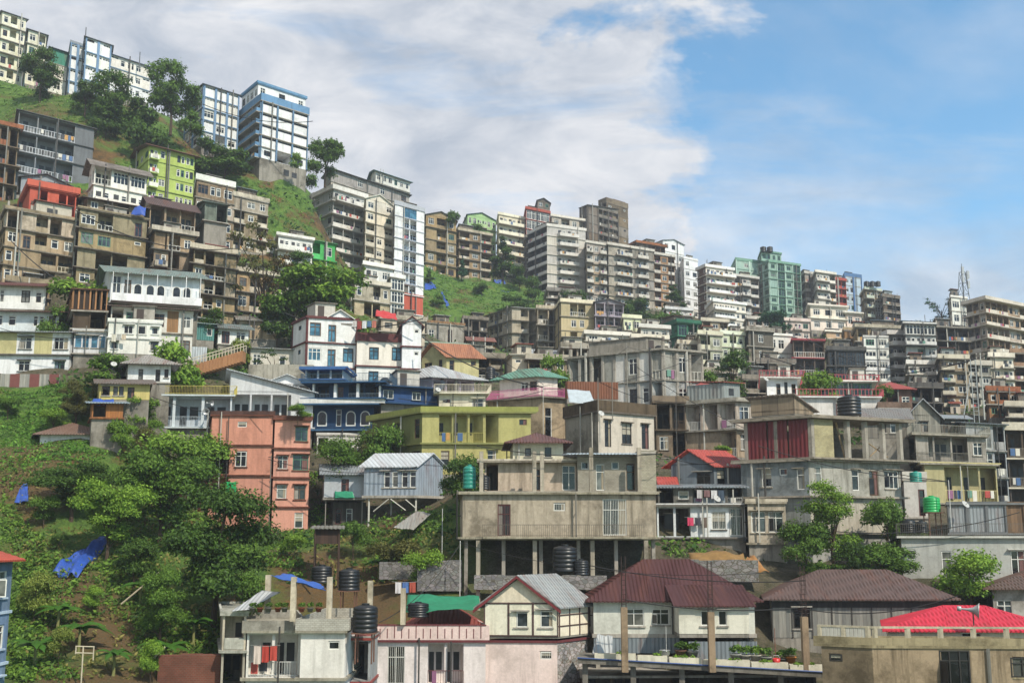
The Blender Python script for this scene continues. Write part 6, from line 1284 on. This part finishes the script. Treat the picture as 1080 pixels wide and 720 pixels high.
def pole(label, px, y0, y1, D, r=.05, hx='8a8a84', arms=0, name='pole', cat='pole', lean=0):
    p = pix(px, y1, D); q = pix(px, y0, D); hh = q.z - p.z; o = empty(name, p, 0, label, cat)
    a = MB(); a.tube([(0, 0, -.8), (lean * hh, 0, hh)], r, plain(hx, .7), 8, r * .75); a.obj('shaft', o)
    for i in range(arms):
        a = MB(); z = hh - .3 - i * .55; a.box(-.6, -.05, z, .6, .05, z + .08, plain('5d564c', .8)); a.obj('crossarm', o)
        for x in (-.5, 0, .5): a = MB(); a.lathe([(.05, 0), (.07, .06), (.04, .14), (0, .16)], plain('b9b3a8', .4), 8, (x, 0, z + .08)); a.obj('insulator', o)
    return o
pole('white utility post in front of the olive building left end', 485, 570, 625, 59, .045, 'b9b9b4'); pole('white clothes line pipe left of the stone wall', 466, 536, 600, 62, .03, 'c9c9c9')
pole('tall thin pole rising before the concrete house with pink railing', 573, 405, 460, 86, .05, 'a9a69c')
pole('tall steel pole in front of the bare concrete frame building', 662, 362, 432, 96, .06, '8a867c')
pole('steel pole at the corner of the beige house terrace', 631, 398, 436, 81, .06, '77736a'); pole('thin pole on the beige house terrace', 646, 400, 436, 80.5, .05, '77736a')
pole('grey drain post at the corner of the orange building', 283, 480, 568, 76.5, .06, '6d655c'); pole('white post beside the green tank stand', 1003, 506, 548, 63.5, .04, 'c9c9c4')
pole('utility pole with two crossarms beside the tan flats on the right', 1038, 372, 436, 112, .1, 'b5b5ae', 2, 'utility_pole', 'utility pole')
pole('thin mast on the tall white hilltop block', 90, 29, 42, 178, .12, '55595d', name='antenna_mast', cat='mast')
pole('thin mast rising behind the long white hilltop flats', 147, 55, 68, 186, .12, '55595d', name='antenna_mast', cat='mast')
pole('thin white pole beside the planter deck', 703, 660, 692, 50, .02, 'c9c9c4')
pole('rusty thin iron bar on the deck', 818, 662, 694, 49.5, .03, '7a4a38'); pole('white fence post right of the deep blue house', 364, 458, 496, 84, .06, 'c9c6bc')

# lattice mast on the right skyline
def lattice(label, px, y0, y1, D, w, name, cat, hx='6d7478', taper=.55, dishes=True):
    p = pix(px, y1, D); hh = pix(px, y0, D).z - p.z; o = empty(name, p, .4, label, cat); m = plain(hx, .6, .4)
    a = MB(); n = max(3, int(hh / (w * 1.4)))
    L = lambda t, i: ((w / 2) * (1 - taper * t) * (1, -1, -1, 1)[i], (w / 2) * (1 - taper * t) * (1, 1, -1, -1)[i], hh * t)
    for i in range(4):
        a.tube([L(0, i), L(1, i)], .09, m, 4)
        for k in range(n):
            a.tube([L(k / n, i), L((k + 1) / n, (i + 1) % 4)], .05, m, 3); a.tube([L((k + 1) / n, i), L((k + 1) / n, (i + 1) % 4)], .05, m, 3)
    a.obj('frame', o); a = MB(); a.tube([(0, 0, hh), (0, 0, hh + 2)], .07, m, 5); a.obj('antenna', o)
    if dishes:
        for k, (t, s) in enumerate(((.5, 1), (.65, -1), (.8, 1), (.9, -1), (.75, .6))):
            a = MB(); a.box(s * .5, -1.0, hh * t, s * 1.1, -.7, hh * t + 1.7, plain('a5a9ab', .5)); a.obj('panel_antenna', o)
lattice('lattice telecom mast with antennas on the right skyline', 1017, 287, 322, 210, 1.9, 'telecom_mast', 'mast')
o = empty('ladder_frame', pix(1030, 440, 108), .2, 'tall grey steel ladder frame in front of the right hand flats', 'ladder frame')
a = MB(); sm_ = plain('a5a8a6', .5, .3); hh = 7.4
for x in (-.35, .35): a.tube([(x, 0, -1), (x, 0, hh)], .06, sm_, 5)
for i in range(14): a.tube([(-.35, 0, .3 + i * .5), (.35, 0, .3 + i * .5)], .035, sm_, 4)
a.obj('ladder', o); a = MB(); a.tube([(-2.2, -.3, -.5), (-.3, 0, hh * .8)], .06, sm_, 5); a.obj('brace', o)

# tarpaulins and nets
def tarp(label, c4, mat, sag=.3, seed=1, name='tarpaulin', cat='tarpaulin', n=14, amp=.12, P_=None):
    """a crumpled sheet between four points; each (px, py, D)"""
    P = [(P_ or pix)(*q) for q in c4]; r = random.Random(seed); V = []; Fc = []
    ph = [r.uniform(0, 6) for _ in range(6)]
    for j in range(n + 1):
        for i in range(n + 1):
            u, v = i / n, j / n; p = P[0] * (1 - u) * (1 - v) + P[1] * u * (1 - v) + P[2] * u * v + P[3] * (1 - u) * v
            p.z += amp * (math.sin(9 * u + ph[0] + 3 * v) + .7 * math.sin(13 * v + ph[1]) + .5 * math.sin(21 * u + 9 * v + ph[2])) * .5 - sag * math.sin(math.pi * u) * math.sin(math.pi * v)
            V.append(p)
    for j in range(n):
        for i in range(n): k = j * (n + 1) + i; Fc.append((k, k + 1, k + n + 2, k + n + 1))
    c = sum(P, Vector()) / 4; me = bpy.data.meshes.new(name); me.from_pydata([tuple(v - c) for v in V], [], Fc); me.materials.append(mat); me.update()
    me.polygons.foreach_set('use_smooth', [True] * len(Fc))
    o = bpy.data.objects.new(name, me); COL.objects.link(o); o.location = c; s = o.modifiers.new('thickness', 'SOLIDIFY'); s.thickness = .02
    return tag(o, label, cat)
BT = plain('2a50a4', .55, 0, .6)
def on(px, py, up=.25):
    X, Y, Z = hit([px], [py]); return None if np.isnan(Y[0]) else (px, py, float(Y[0]) - up)
def gtarp(label, pts, **k):
    q = [on(x, y, 1.0) or (x, y, 60) for x, y in pts]; return tarp(label, q, k.pop('mat', BT), sag=-.1, P_=pixr, **k)
gtarp('large crumpled blue tarpaulin on the slope under the big trees', [(54, 603), (82, 606), (126, 556), (92, 574)], amp=.45)
gtarp('small blue tarpaulin beside the left path', [(15, 530), (30, 528), (29, 508), (22, 512)], seed=3)
gtarp('blue tarpaulin patch at the upper left of the centre green slope', [(448, 306), (460, 304), (459, 293), (447, 294)], seed=4)
gtarp('blue tarpaulin strip running down the centre green slope', [(472, 326), (480, 326), (472, 306), (465, 308)], seed=5)
gtarp('blue tarpaulin patch in the middle of the centre green slope', [(526, 306), (537, 308), (532, 295), (520, 294)], seed=6)
tarp('blue and white striped tarpaulin over the planted roof terrace', [(286, 607, 47.5), (344, 622, 47), (338, 616, 51), (300, 604, 51.5)], None or plain('2f5cab', .5, 0, .3), sag=.12, seed=9, amp=.1)
tarp('green shade net spread behind the red roof of the pink house', [(428, 645, 52.6), (507, 641, 52.6), (505, 628, 56), (430, 626, 56)], plain('1f7a58', .7, 0, .4), sag=.15, seed=11, name='shade_net', cat='shade net')
tarp('blue awning in front of the yellow cottage', [(96, 426, 77.5), (120, 428, 77.5), (120, 421, 79), (98, 420, 79)], BT, sag=.05, seed=12, name='awning', cat='awning')
tarp('blue tarpaulin lump beside the rusty roof on the hillside', [(138, 226, 126), (153, 227, 126), (154, 219, 128), (142, 218, 128)], BT, sag=-.6, seed=13)
tarp('red awning on the roof of the white and maroon house', [(396, 333, 104), (419, 337, 104), (417, 330, 107), (397, 326, 107)], plain('b02c2a', .5, 0, .2), sag=.1, seed=14, name='awning', cat='awning')
tarp('green cloth awning on the cottage with the pink gable', [(353, 525, 76.8), (374, 525, 76.8), (372, 518, 76.9), (353, 518, 76.9)], plain('1f8a66', .6), sag=.0, seed=15, name='awning', cat='awning', amp=.05)
tarp('bright green cloth in the doorway of the orange building', [(238, 524, 77.4), (249, 524, 77.4), (249, 508, 77.3), (238, 508, 77.3)], plain('1fa05a', .6), sag=0, seed=16, name='cloth', cat='cloth', amp=.05)
tarp('white tin sheet leaning on the roof of the white plastered house', [(244, 644, 47.6), (262, 642, 47.4), (296, 624, 50.5), (276, 622, 50.8)], sheet('b5b8b8', .1), sag=0, seed=17, name='tin_sheet', cat='tin sheet', amp=.02)
tarp('crooked tin sheet roof under the raised metal cottage', [(415, 556, 68), (436, 558, 68), (455, 541, 71), (440, 538, 71)], sheet('8d8c86', .5), sag=0, seed=18, name='tin_sheet', cat='tin sheet', amp=.06)
tarp('bent grey tin sheet leaning on the deck', [(624, 688, 50), (646, 690, 50), (646, 670, 50.6), (630, 668, 50.6)], sheet('9a9d9c', .3), sag=.1, seed=19, name='tin_sheet', cat='tin sheet', amp=.08)
tarp('pale sheet over the terrace beside the brown sheet fence', [(600, 424, 84), (628, 426, 84), (622, 412, 86), (598, 410, 86)], plain('a9b3b8', .5), sag=0, seed=21, name='tin_sheet', cat='tin sheet', amp=.04)

# retaining walls and steps
def wallseg(label, x0, x1, y0, y1, D, mat, D1=None, name='retaining_wall', cat='retaining wall', th=.6, ext=2.5):
    p, q = pix(x0, y1, D), pix(x1, y1, D1 or D); h = pix(x0, y0, D).z - p.z; d = Vector((q.x - p.x, q.y - p.y, 0)); L = d.length
    a = MB(); n = max(1, int(L / 1.1)); r = random.Random(x0)
    for i in range(n): a.box(L * i / n, 0, -ext, L * (i + 1) / n, th, h + r.uniform(-.08, .08), mat)
    o = a.obj(name); o.location = p; o.rotation_euler = (0, 0, math.atan2(d.y, d.x)); return tag(o, label, cat)
wallseg('rough grey stone retaining wall left of the olive building', 440, 487, 590, 612, 60.5, stone('7d735c'), ext=.8)
wallseg('low stepped stone wall on the earth bank', 400, 442, 592, 600, 62, stone('746a50'), ext=.8, name='retaining_wall')
wallseg('upper dry stone terrace inside the open ground floor', 508, 690, 596, 602, 63, stone('6d6454'), ext=.5)
wallseg('lower dry stone terrace before the open ground floor', 500, 640, 607, 613, 59.2, stone('857a62'), ext=.6)
wallseg('yellowish block retaining wall below the small square beige house', 722, 800, 590, 602, 57.5, stone('7a6c48'), ext=.8)
wallseg('red brick rubble wall at the bottom beside the white plastered house', 166, 232, 690, 712, 48.6, blockwork('7a4434', '6a5a4c'))
wallseg('earth coloured block wall in front of the teal shed', 262, 330, 384, 392, 101, finish('dt:8f8a78'))
wallseg('long mossy retaining wall below the white and maroon house', 150, 240, 380, 390, 101, finish('dt:6d6a58'))
# staircase on the grass bank
a = MB(); p, q = pix(186, 392, 97), pix(258, 371, 101); d = q - p; n = 22; cm = finish('cl:a9784c')
for i in range(n):
    x = p.x + d.x * i / n; a.box(x, p.y + d.y * i / n - .6, p.z - 1.2 + d.z * i / n, x + d.x / n + .02, p.y + d.y * i / n + .7, p.z + d.z * (i + 1) / n, cm)
st = empty('staircase', p, 0, 'long orange brown staircase with pale handrails climbing the grass bank', 'staircase')
o = a.obj('steps', st); o.matrix_local = Matrix.Translation(-p)
for y in (-.6, .7):
    a = MB(); hm = plain('c4b8a0', .6)
    a.tube([p + Vector((0, y, .9)), q + Vector((0, y, .9))], .05, hm, 5)
    for i in range(n + 1): c = p + d * (i / n) + Vector((0, y, 0)); a.tube([c, c + Vector((0, 0, .9))], .03, hm, 4)
    o = a.obj('handrail', st); o.matrix_local = Matrix.Translation(-p)

# the planter deck with its unfinished posts
P0 = pix(609, 694, 49.5); P1 = pix(886, 710, 48.2); d = P1 - P0; L = math.hypot(d.x, d.y); an = math.atan2(d.y, d.x); slope_ = d.z / L
dk = empty('planter_deck', P0, an, 'long concrete deck edged with cream planter troughs in front of the maroon roofed house', 'deck')
a = MB(); cmn = finish('dt:6d685c'); V8 = [(0, 0, -.3), (L, 0, -.3 + d.z), (L, 3.6, -.3 + d.z), (0, 3.6, -.3), (0, 0, 0), (L, 0, d.z), (L, 3.6, d.z), (0, 3.6, 0)]
a.v = V8; a.f = [(0, 3, 2, 1), (4, 5, 6, 7), (0, 1, 5, 4), (1, 2, 6, 5), (2, 3, 7, 6), (3, 0, 4, 7)]; a.m = [a.mi(cmn)] * 6; a.obj('deck_slab', dk)
for i in range(6):
    x = .3 + i * L / 5.3; a = MB(); a.box(x, .5, -7, x + .35, .85, -.3 + slope_ * x, cmn); a.obj('column', dk)
a = MB(); a.tube([(0, -.05, .05), (L, -.05, .05 + d.z)], .05, plain('2c4a80', .5), 6); a.obj('blue_pipe', dk)
k = 0; x = 1.1; r = random.Random(5); LN = L / 14.0
LB = ['first', 'second', 'third', 'fourth', 'fifth', 'sixth', 'seventh', 'eighth']
while x < L - 2:
    ln = [2.1, 1.5, 1.6, 2.3, 1.8, 2.0][k % 6]; ls = ln * 1.26; z = slope_ * (x + ls) + .02
    po = pempty('planter_trough', dk.matrix_basis @ Vector((x, .12, z)), an, f'{LB[k]} cream planter trough from the left on the long deck edge', 'planter', 'cream planter troughs along the deck edge')
    a = MB(); cm = finish('cl:b9b396'); a.box(0, 0, 0, ln, .38, .05, cm); a.box(0, 0, .05, ln, .04, .36, cm); a.box(0, .34, .05, ln, .38, .36, cm); a.box(0, .04, .05, .04, .34, .36, cm); a.box(ln - .04, .04, .05, ln, .34, .36, cm); a.obj('trough', po)
    a = MB(); a.box(.04, .04, .052, ln - .04, .34, .3, plain('3a2c1e', .95)); a.obj('soil', po)
    V, Fc, A = leaves([(ln * (.2 + .6 * r.random()), .19, .35) for _ in range(3)], [.16, .2, .13], 60 + 90 * (k % 3), .07, k + 40); c = bpy.data.objects.new('plants', bulk('plants', V, Fc, leaf(*LEAF['bright']), False, A)); COL.objects.link(c); c.parent = po
    x += ls + .12; k += 1
for px, y0, lab in ((659, 640, 'rebar topped concrete post left on the planter deck'), (751, 645, 'rebar topped concrete post in the middle of the planter deck'), (850, 650, 'rebar topped brown post at the right of the planter deck')):
    p = pix(px, 698, 48.6); o = empty('concrete_post', p, 0, lab, 'post', 'unfinished concrete posts on the deck'); hh = pix(px, y0, 48.6).z - p.z
    a = MB(); a.box(-.2, -.2, -.6, .2, .2, hh, finish('dt:9a8468')); a.obj('post', o)
    a = MB(); rbm = plain('3a2a24', .9)
    for x in (-.14, .14):
        for y in (-.14, .14): a.tube([(x, y, hh), (x * .9, y, hh + 3.2)], .018, rbm, 4)
    for i in range(9): z = hh + .2 + i * .3; a.tube([(-.14, -.14, z), (.14, -.14, z), (.14, .14, z), (-.14, .14, z), (-.14, -.14, z)], .012, rbm, 4)
    a.obj('rebar', o)
def pot(label, px, py, D, hx, s=.3, plant='bright', cat='plant pot'):
    p = pix(px, py, D); o = pempty('plant_pot', p, 0, label, cat); a = MB(); a.lathe([(0, 0), (s * .7, 0), (s, s * 1.2), (s * 1.08, s * 1.2), (s * 1.08, s * 1.35), (s * .9, s * 1.35), (s * .85, s * 1.1), (0, s * 1.1)], plain(hx, .6), 14); a.obj('pot', o, None, True)
    V, Fc, A = leaves([(0, 0, s * 1.9), (s * .4, 0, s * 2.4), (-s * .4, .1, s * 2.1)], [s, s * .8, s * .7], 260, s * .28, px); c = bpy.data.objects.new('plant', bulk('plant', V, Fc, leaf(*LEAF[plant]), False, A)); COL.objects.link(c); c.parent = o
DY = 49.6
for px, py, hx, lab in ((718, 693, '6d4a38', 'brown pot with leafy plant beside the middle post'), (731, 694, '8a8a84', 'grey pot with plant left of the middle post'), (776, 697, 'a9a9a0', 'pale pot behind the fourth planter'), (786, 698, 'b5b0a0', 'cream pot in the row behind the planters'), (797, 698, 'b9b4a6', 'cream pot right of its twin behind the planters'),
                        (808, 700, '9a9a94', 'grey pot left of the red bucket'), (834, 700, 'c07a2c', 'orange crate shaped pot near the brown post'), (824, 702, '4a4a44', 'dark pot between the red bucket and the orange pot'), (876, 706, '5a6a3a', 'bushy pot at the right end of the deck')):
    pot(lab, px, py, DY, hx, .28, 'bright' if px % 2 else 'mid')
o = pempty('bucket', pix(819, 702, 48.9), 0, 'bright red plastic bucket on the planter deck', 'bucket'); a = MB(); a.lathe([(0, 0), (.14, 0), (.2, .38), (.18, .38), (.13, .04), (0, .04)], plain('c02a26', .4, 0, .1), 16); a.obj('body', o, None, True)
a = MB(); a.tube([(-.19, 0, .36), (-.12, 0, .52), (.12, 0, .52), (.19, 0, .36)], .012, plain('c9c9c9', .4), 5); a.obj('handle', o)
o = pempty('cooking_pot', pix(701, 692, 49.4), 0, 'shiny round metal pot on the deck floor', 'pot'); a = MB(); a.lathe([(0, 0), (.2, .02), (.28, .16), (.26, .3), (.3, .33), (.24, .33), (0, .1)], plain('c4c4c0', .25, .7, .1), 18); a.obj('body', o, None, True)
# roof terrace clutter on the white plastered house: posts and pots
for px, y0, y1, D, lab in ((309, 608, 648, 47.4, 'stub column holding the left of the striped tarpaulin'), (347, 608, 650, 47.8, 'stub column at the right of the striped tarpaulin'), (282, 606, 640, 51, 'leftmost stub column on the planted roof'), (390, 612, 652, 49.6, 'stub column behind the black ribbed tank'), (425, 620, 652, 51.6, 'stub column left of the green net')):
    p = pix(px, y1, D); hh = pix(px, y0, D).z - p.z; a = MB(); a.box(-.16, -.16, -.4, .16, .16, hh, finish('dt:b0a384')); c = a.obj('stub_column'); c.location = p; tag(c, lab, 'column')
for i, px in enumerate((266, 274, 283, 293, 300, 318, 327, 336)):
    pot(('first', 'second', 'third', 'fourth', 'fifth', 'sixth', 'seventh', 'eighth')[i] + (' (red brown)' if i % 2 else ' (grey)') + ' flower pot from the left on the planted roof edge', px, 645, 47.6, '8a4a34' if i % 2 else '77746c', .16, 'mid')
def laundry(label, px, py, D, cols, w=.45, h=.7, line=True, rz=0.0):
    o = pempty('laundry_line', pix(px, py, D), rz, label, 'laundry'); n = len(cols)
    a = MB(); a.tube([(-.2, 0, 0), (n * w / 2, 0, -.06), (n * w + .1, 0, 0)], .012, plain('8a8a84', .6), 4); a.obj('line', o)
    r = random.Random(px)
    for i, hx in enumerate(cols):
        a = MB(); hh = h * r.uniform(.7, 1.1); x = i * w; m = plain(hx, .8, 0, .3); k = 5
        for j in range(k):
            x0 = x + (w * .85) * j / k; x1 = x + (w * .85) * (j + 1) / k; y0, y1 = .04 * math.sin(j * 1.7), .04 * math.sin((j + 1) * 1.7)
            a.poly([(x0, y0, -hh), (x1, y1, -hh), (x1, 0, -.02), (x0, 0, -.02)], m)
        a.obj('garment', o)
laundry('washing in red and white on the balcony of the white plastered house', 268, 680, 47.6, ['c9b9ae', 'a8382c', 'b04438'], .4, .9)
laundry('pink cloth and dark washing under the grey decked house', 725, 545, 65.5, ['c23a5c', '3a3a44', '6a5a50'], .5, .8)
laundry('washing hung on the top terrace of the white and maroon house', 372, 338, 104.5, ['b9b4ae', '8a3a34', 'c9c9c9', '4a6a8a', 'b06a5a'], .55, .9)
laundry('white and red washing on the lower terrace of the slate grey house', 735, 516, 67.0, ['b9b4b4', '7a5a5a', 'c4c4c4', '3a4a5a'], .5, .7)
laundry('pale washing on the veranda below the tan flats', 118, 352, 92.5, ['c9c4b4', 'a5a5a0', 'c0b09a'], .5, .8)
laundry('blue white cloths under the shack on the earth bank', 417, 613, 53, ['c9c4c4', '4a6aa0', 'a04a3a'], .4, .6)
def horn(label, px, py, D, rz, s=.45):
    o = pempty('horn_loudspeaker', pix(px, py, D), rz, label, 'loudspeaker'); m = plain('a9abab', .4, .2)
    a = MB(); a.lathe([(.06 * s, -.9 * s), (.1 * s, -.4 * s), (.22 * s, 0), (.5 * s, .35 * s), (.62 * s, .45 * s), (.58 * s, .44 * s), (.2 * s, .0)], m, 18)
    a.lathe([(0, -1.15 * s), (.2 * s, -1.13 * s), (.2 * s, -.85 * s), (0, -.8 * s)], m, 14)
    c = a.obj('horn', o, None, True); c.rotation_euler = (R(95), 0, 0)
    a = MB(); a.tube([(0, 0, -1.2 * s), (0, 0, 0)], .03, plain('55524c', .7), 6); a.obj('bracket', o)
horn('horn loudspeaker facing the viewer on the villa veranda corner', 218, 434, 86, .1, .5); horn('smaller horn loudspeaker above the first one by the villa', 222, 425, 86.2, 1.2, .42)
horn('grey horn loudspeaker mounted on the bright red roof', 1026, 643, 46, 1.1, .6)
def dish(label, px, py, D, s=.28):
    o = pempty('satellite_dish', pix(px, py, D), .5, label, 'satellite dish'); m = plain('b0b0ac', .5)
    a = MB(); a.lathe([(0, 0), (s * .5, .04 * s), (s * .85, .14 * s), (s, .22 * s), (s * .98, .24 * s), (s * .5, .07 * s), (0, .03)], m, 20); c = a.obj('bowl', o, None, True); c.rotation_euler = (R(55), 0, 0)
    a = MB(); a.tube([(0, 0, -s * 1.2), (0, 0, 0)], .03, plain('5d5a54', .6), 6); a.tube([(0, -.02, 0), (0, -s * .8, s * .55)], .015, plain('5d5a54', .6), 4); a.obj('mount', o)
for px, py, D, lab in ((808, 400, 103, 'satellite dish on the bare concrete frame building edge'), (634, 436, 79, 'satellite dish on the corner of the beige house'), (462, 411, 91, 'satellite dish on the cream balustrade terrace'), (1018, 532, 63, 'satellite dish on the shutter building roof'), (756, 526, 66, 'satellite dish on the grey decked house'), (120, 384, 85, 'satellite dish by the small white cottage')):
    dish(lab, px, py, D)
# timber shack on stilts
p = pix(331, 578, 62); o = pempty('shack', p, .15, 'tiny dark timber shack on stilts with a flat tin roof on the earth bank', 'shack'); pm_ = finish('pl:453328')
a = MB(); a.box(.06, .1, .3, 1.6, 1.4, 1.3, pm_); a.obj('wall', o)
a = MB(); slope(a, (-.25, -.25, 1.35), (1, 0, 0), 2.2, (0, 1, 0), 2.0, .15, 0, 0, finish('sh:7d7a72'), True); a.obj('roof', o)
for x in (0.05, 1.6):
    for y in (.05, 1.4): a = MB(); a.tube([(x, y, -2.5), (x, y, 1.35)], .06, pm_, 6); a.obj('leg', o)
# bamboo poles, sticks
for px, py, dx, dz, D, lab in ((128, 632, 2.4, 1.9, 53, 'pale bamboo pole lying across the bare earth patch'), (150, 700, 1.2, 1.0, 48, 'leaning pale stick beside the lower left thicket')):
    q = pix(px, py, D); a = MB(); a.tube([(0, 0, -.3), (dx, .5, dz)], .06, plain('b0a48c', .8), 6); c = a.obj('bamboo_pole'); c.location = q; tag(c, lab, 'pole')
p = pix(86, 712, 46); o = pempty('wooden_frame', p, .1, 'small pale wooden frame standing at the bottom of the slope', 'frame'); a = MB(); wm_ = plain('c0b49c', .8)
a.tube([(0, 0, -.5), (0, 0, 1.35)], .035, wm_, 6); a.obj('post', o); a = MB(); a.tube([(-.35, 0, 1.35), (.5, 0, 1.32)], .03, wm_, 6); a.tube([(-.35, 0, 1.05), (.5, 0, 1.02)], .03, wm_, 6); a.tube([(.48, 0, .7), (.48, 0, 1.35)], .03, wm_, 6); a.tube([(-.33, 0, 1.0), (-.33, 0, 1.35)], .03, wm_, 6); a.obj('crossbar', o)
# cables
def cable(label, a0, a1, sag, r=.018):
    p, q = pix(*a0), pix(*a1); pts = []
    for i in range(15): t = i / 14; v = p.lerp(q, t) - p; v.z -= sag * 4 * t * (1 - t); pts.append(v)
    a = MB(); a.tube(pts, r, plain('1c1c1c', .7), 4); c = a.obj('overhead_cable'); c.location = p; tag(c, label, 'cable')
cable('overhead cable from the tall pole to the pink railed terrace', (573, 405, 86), (440, 300, 150), 1.5, .03)
cable('overhead cable crossing in front of the olive building roof', (573, 407, 86), (662, 366, 96), .8)
cable('overhead cable from the steel pole towards the right hand flats', (662, 366, 96), (1038, 374, 112), 3.0)
cable('thin cable running over the maroon roof', (485, 572, 59), (850, 600, 50), 1.2)

CB = [('cable from the green tank yard to the maroon shuttered building', (1003, 508, 63.5), (800, 470, 66), .6), ('low cable across the maroon roof ridge', (622, 596, 56), (850, 612, 52), .5), ('cable between the olive building and the slate grey house', (700, 480, 59), (760, 486, 68), .4),
      ('cable from the beige house corner to the concrete props house', (631, 402, 81), (722, 424, 90), .7), ('second cable above the bare concrete frame building', (573, 410, 86), (741, 372, 108), 1.2), ('cable dropping to the pink house terrace', (485, 574, 59), (400, 656, 50), .8),
      ('cable over the orange building roof to the villa', (283, 440, 77), (160, 418, 84), .6), ('cable above the cream balustrade terrace', (446, 356, 104), (573, 408, 86), 1.0), ('cable spanning the tan flats in mid slope', (80, 222, 119), (246, 262, 122), 2.0), ('cable over the white grid fronted flats', (850, 356, 180), (1038, 376, 112), 3.5),
      ('sagging cable crossing the orange building', (283, 482, 76.5), (364, 458, 84), .5), ('cable from the orange building to the raised metal cottage', (283, 484, 76.5), (440, 492, 74), .9),
      ('long cable over the slate grey house', (662, 380, 96), (1003, 508, 63.5), 2.5), ('cable between the two roof columns of the olive building', (503, 470, 59), (700, 478, 59), .5),
      ('cable over the planter deck posts', (659, 632, 48.6), (850, 640, 48.6), .4), ('cable from the planter deck to the bright red roof', (850, 642, 48.6), (1010, 628, 46), .6),
      ('cable across the blue and white hilltop blocks', (214, 110, 172), (330, 128, 172), 1.5), ('cable hanging over the white and maroon house', (300, 330, 110), (446, 336, 104), 1.5),
      ('cable above the grey street wall', (880, 560, 62), (1075, 540, 61), .7), ('cable running down past the tan flats on the left', (8, 250, 112), (150, 330, 98), 2.0),
      ('cable over the long white house', (0, 346, 92), (112, 352, 92), .8), ('cable between the ridge blocks right of centre', (600, 300, 250), (760, 330, 240), 4),
      ('cable through the right middle belt', (800, 372, 150), (1038, 376, 112), 3), ('cable above the yellow green house', (420, 420, 80), (573, 412, 86), .8)]
for lab, p0, p1, sg in CB: cable(lab, p0, p1, sg, .032 if p0[2] < 100 else .07)

def banana(label, px, py, D, h=2.6, n=9, seed=1):
    """a clump plant of long arching paddle leaves"""
    p = pix(px, py, D); p.z = H(p.x, p.y); o = pempty('banana_plant', p, seed * .9, label, 'banana plant'); r = random.Random(seed); lm = leaf('3d6420', '86a444')
    a = MB(); a.tube([(0, 0, -.3), (.03, 0, h * .3), (0, .03, h * .55)], .09, plain('7a7a48', .8), 8, .05); a.obj('stem', o)
    for i in range(n):
        an = i * 2.4 + r.uniform(-.3, .3); L = h * r.uniform(.5, .75); up = r.uniform(.5, 1.1); a = MB(); w = h * .11; pr = None
        for k in range(8):
            t = k / 7; d_ = L * t; x, y = math.cos(an) * d_ * math.cos(up * .6), math.sin(an) * d_ * math.cos(up * .6); z = h * .5 + d_ * math.sin(up) - L * .75 * t * t
            ww = w * math.sin(math.pi * min(1, .12 + t * .9)) ; nx_, ny_ = -math.sin(an) * ww, math.cos(an) * ww
            c = [(x + nx_, y + ny_, z - ww * .4), (x, y, z), (x - nx_, y - ny_, z - ww * .4)]
            if pr: a.poly([pr[0], c[0], c[1], pr[1]], lm); a.poly([pr[1], c[1], c[2], pr[2]], lm)
            pr = c
        a.obj('leaf', o)
for px, py, D, h, lab in ((62, 640, 52, 2.2, 'banana plant beside the lower end of the blue tarpaulin'), (84, 662, 50, 2.6, 'banana plant left of the bare earth patch'), (176, 664, 50, 2.4, 'broad leaved banana plant right of the bare earth patch'), (120, 700, 48, 1.9, 'low banana plant at the bottom of the slope'),
                          (36, 700, 47, 2.2, 'banana plant by the corner of the blue and white house'), (206, 640, 53, 2.3, 'banana plant under the massive dark tree'), (150, 606, 56, 2.2, 'banana plant above the pale bamboo pole'), (400, 582, 65, 2.0, 'banana plant on the bank below the crooked tin sheet')):
    banana(lab, px, py, D, h, 9, px)

tarp('bare orange earth heap above the maroon roofed house', [(778, 602, 58), (812, 604, 58), (796, 588, 61), (788, 587, 61)], plain('9c7040', .95, 0, .5), sag=-.5, seed=31, name='earth_heap', cat='earth heap', amp=.2)
tarp('long yellowish earth bank under the grey decked house', [(728, 592, 59), (790, 596, 59), (784, 584, 61.5), (726, 582, 61.5)], plain('84663a', .95, 0, .5), sag=-.4, seed=32, name='earth_heap', cat='earth heap', amp=.2)
f_ = Face('L', gm.W, gm.Dp); wt_ = finish('pt:b9b6ac')
for u0, v0, u1, v1 in ((.2, -1.5, .48, -.35), (.52, -.35, .8, -1.4), (.8, -.4, .99, -1.2)):
    a = MB(); a.tube([f_.p(u0 * gm.Dp, v0, .06), f_.p(u1 * gm.Dp, v1, .06)], .05, wt_, 5); gm.add(a, 'brace')
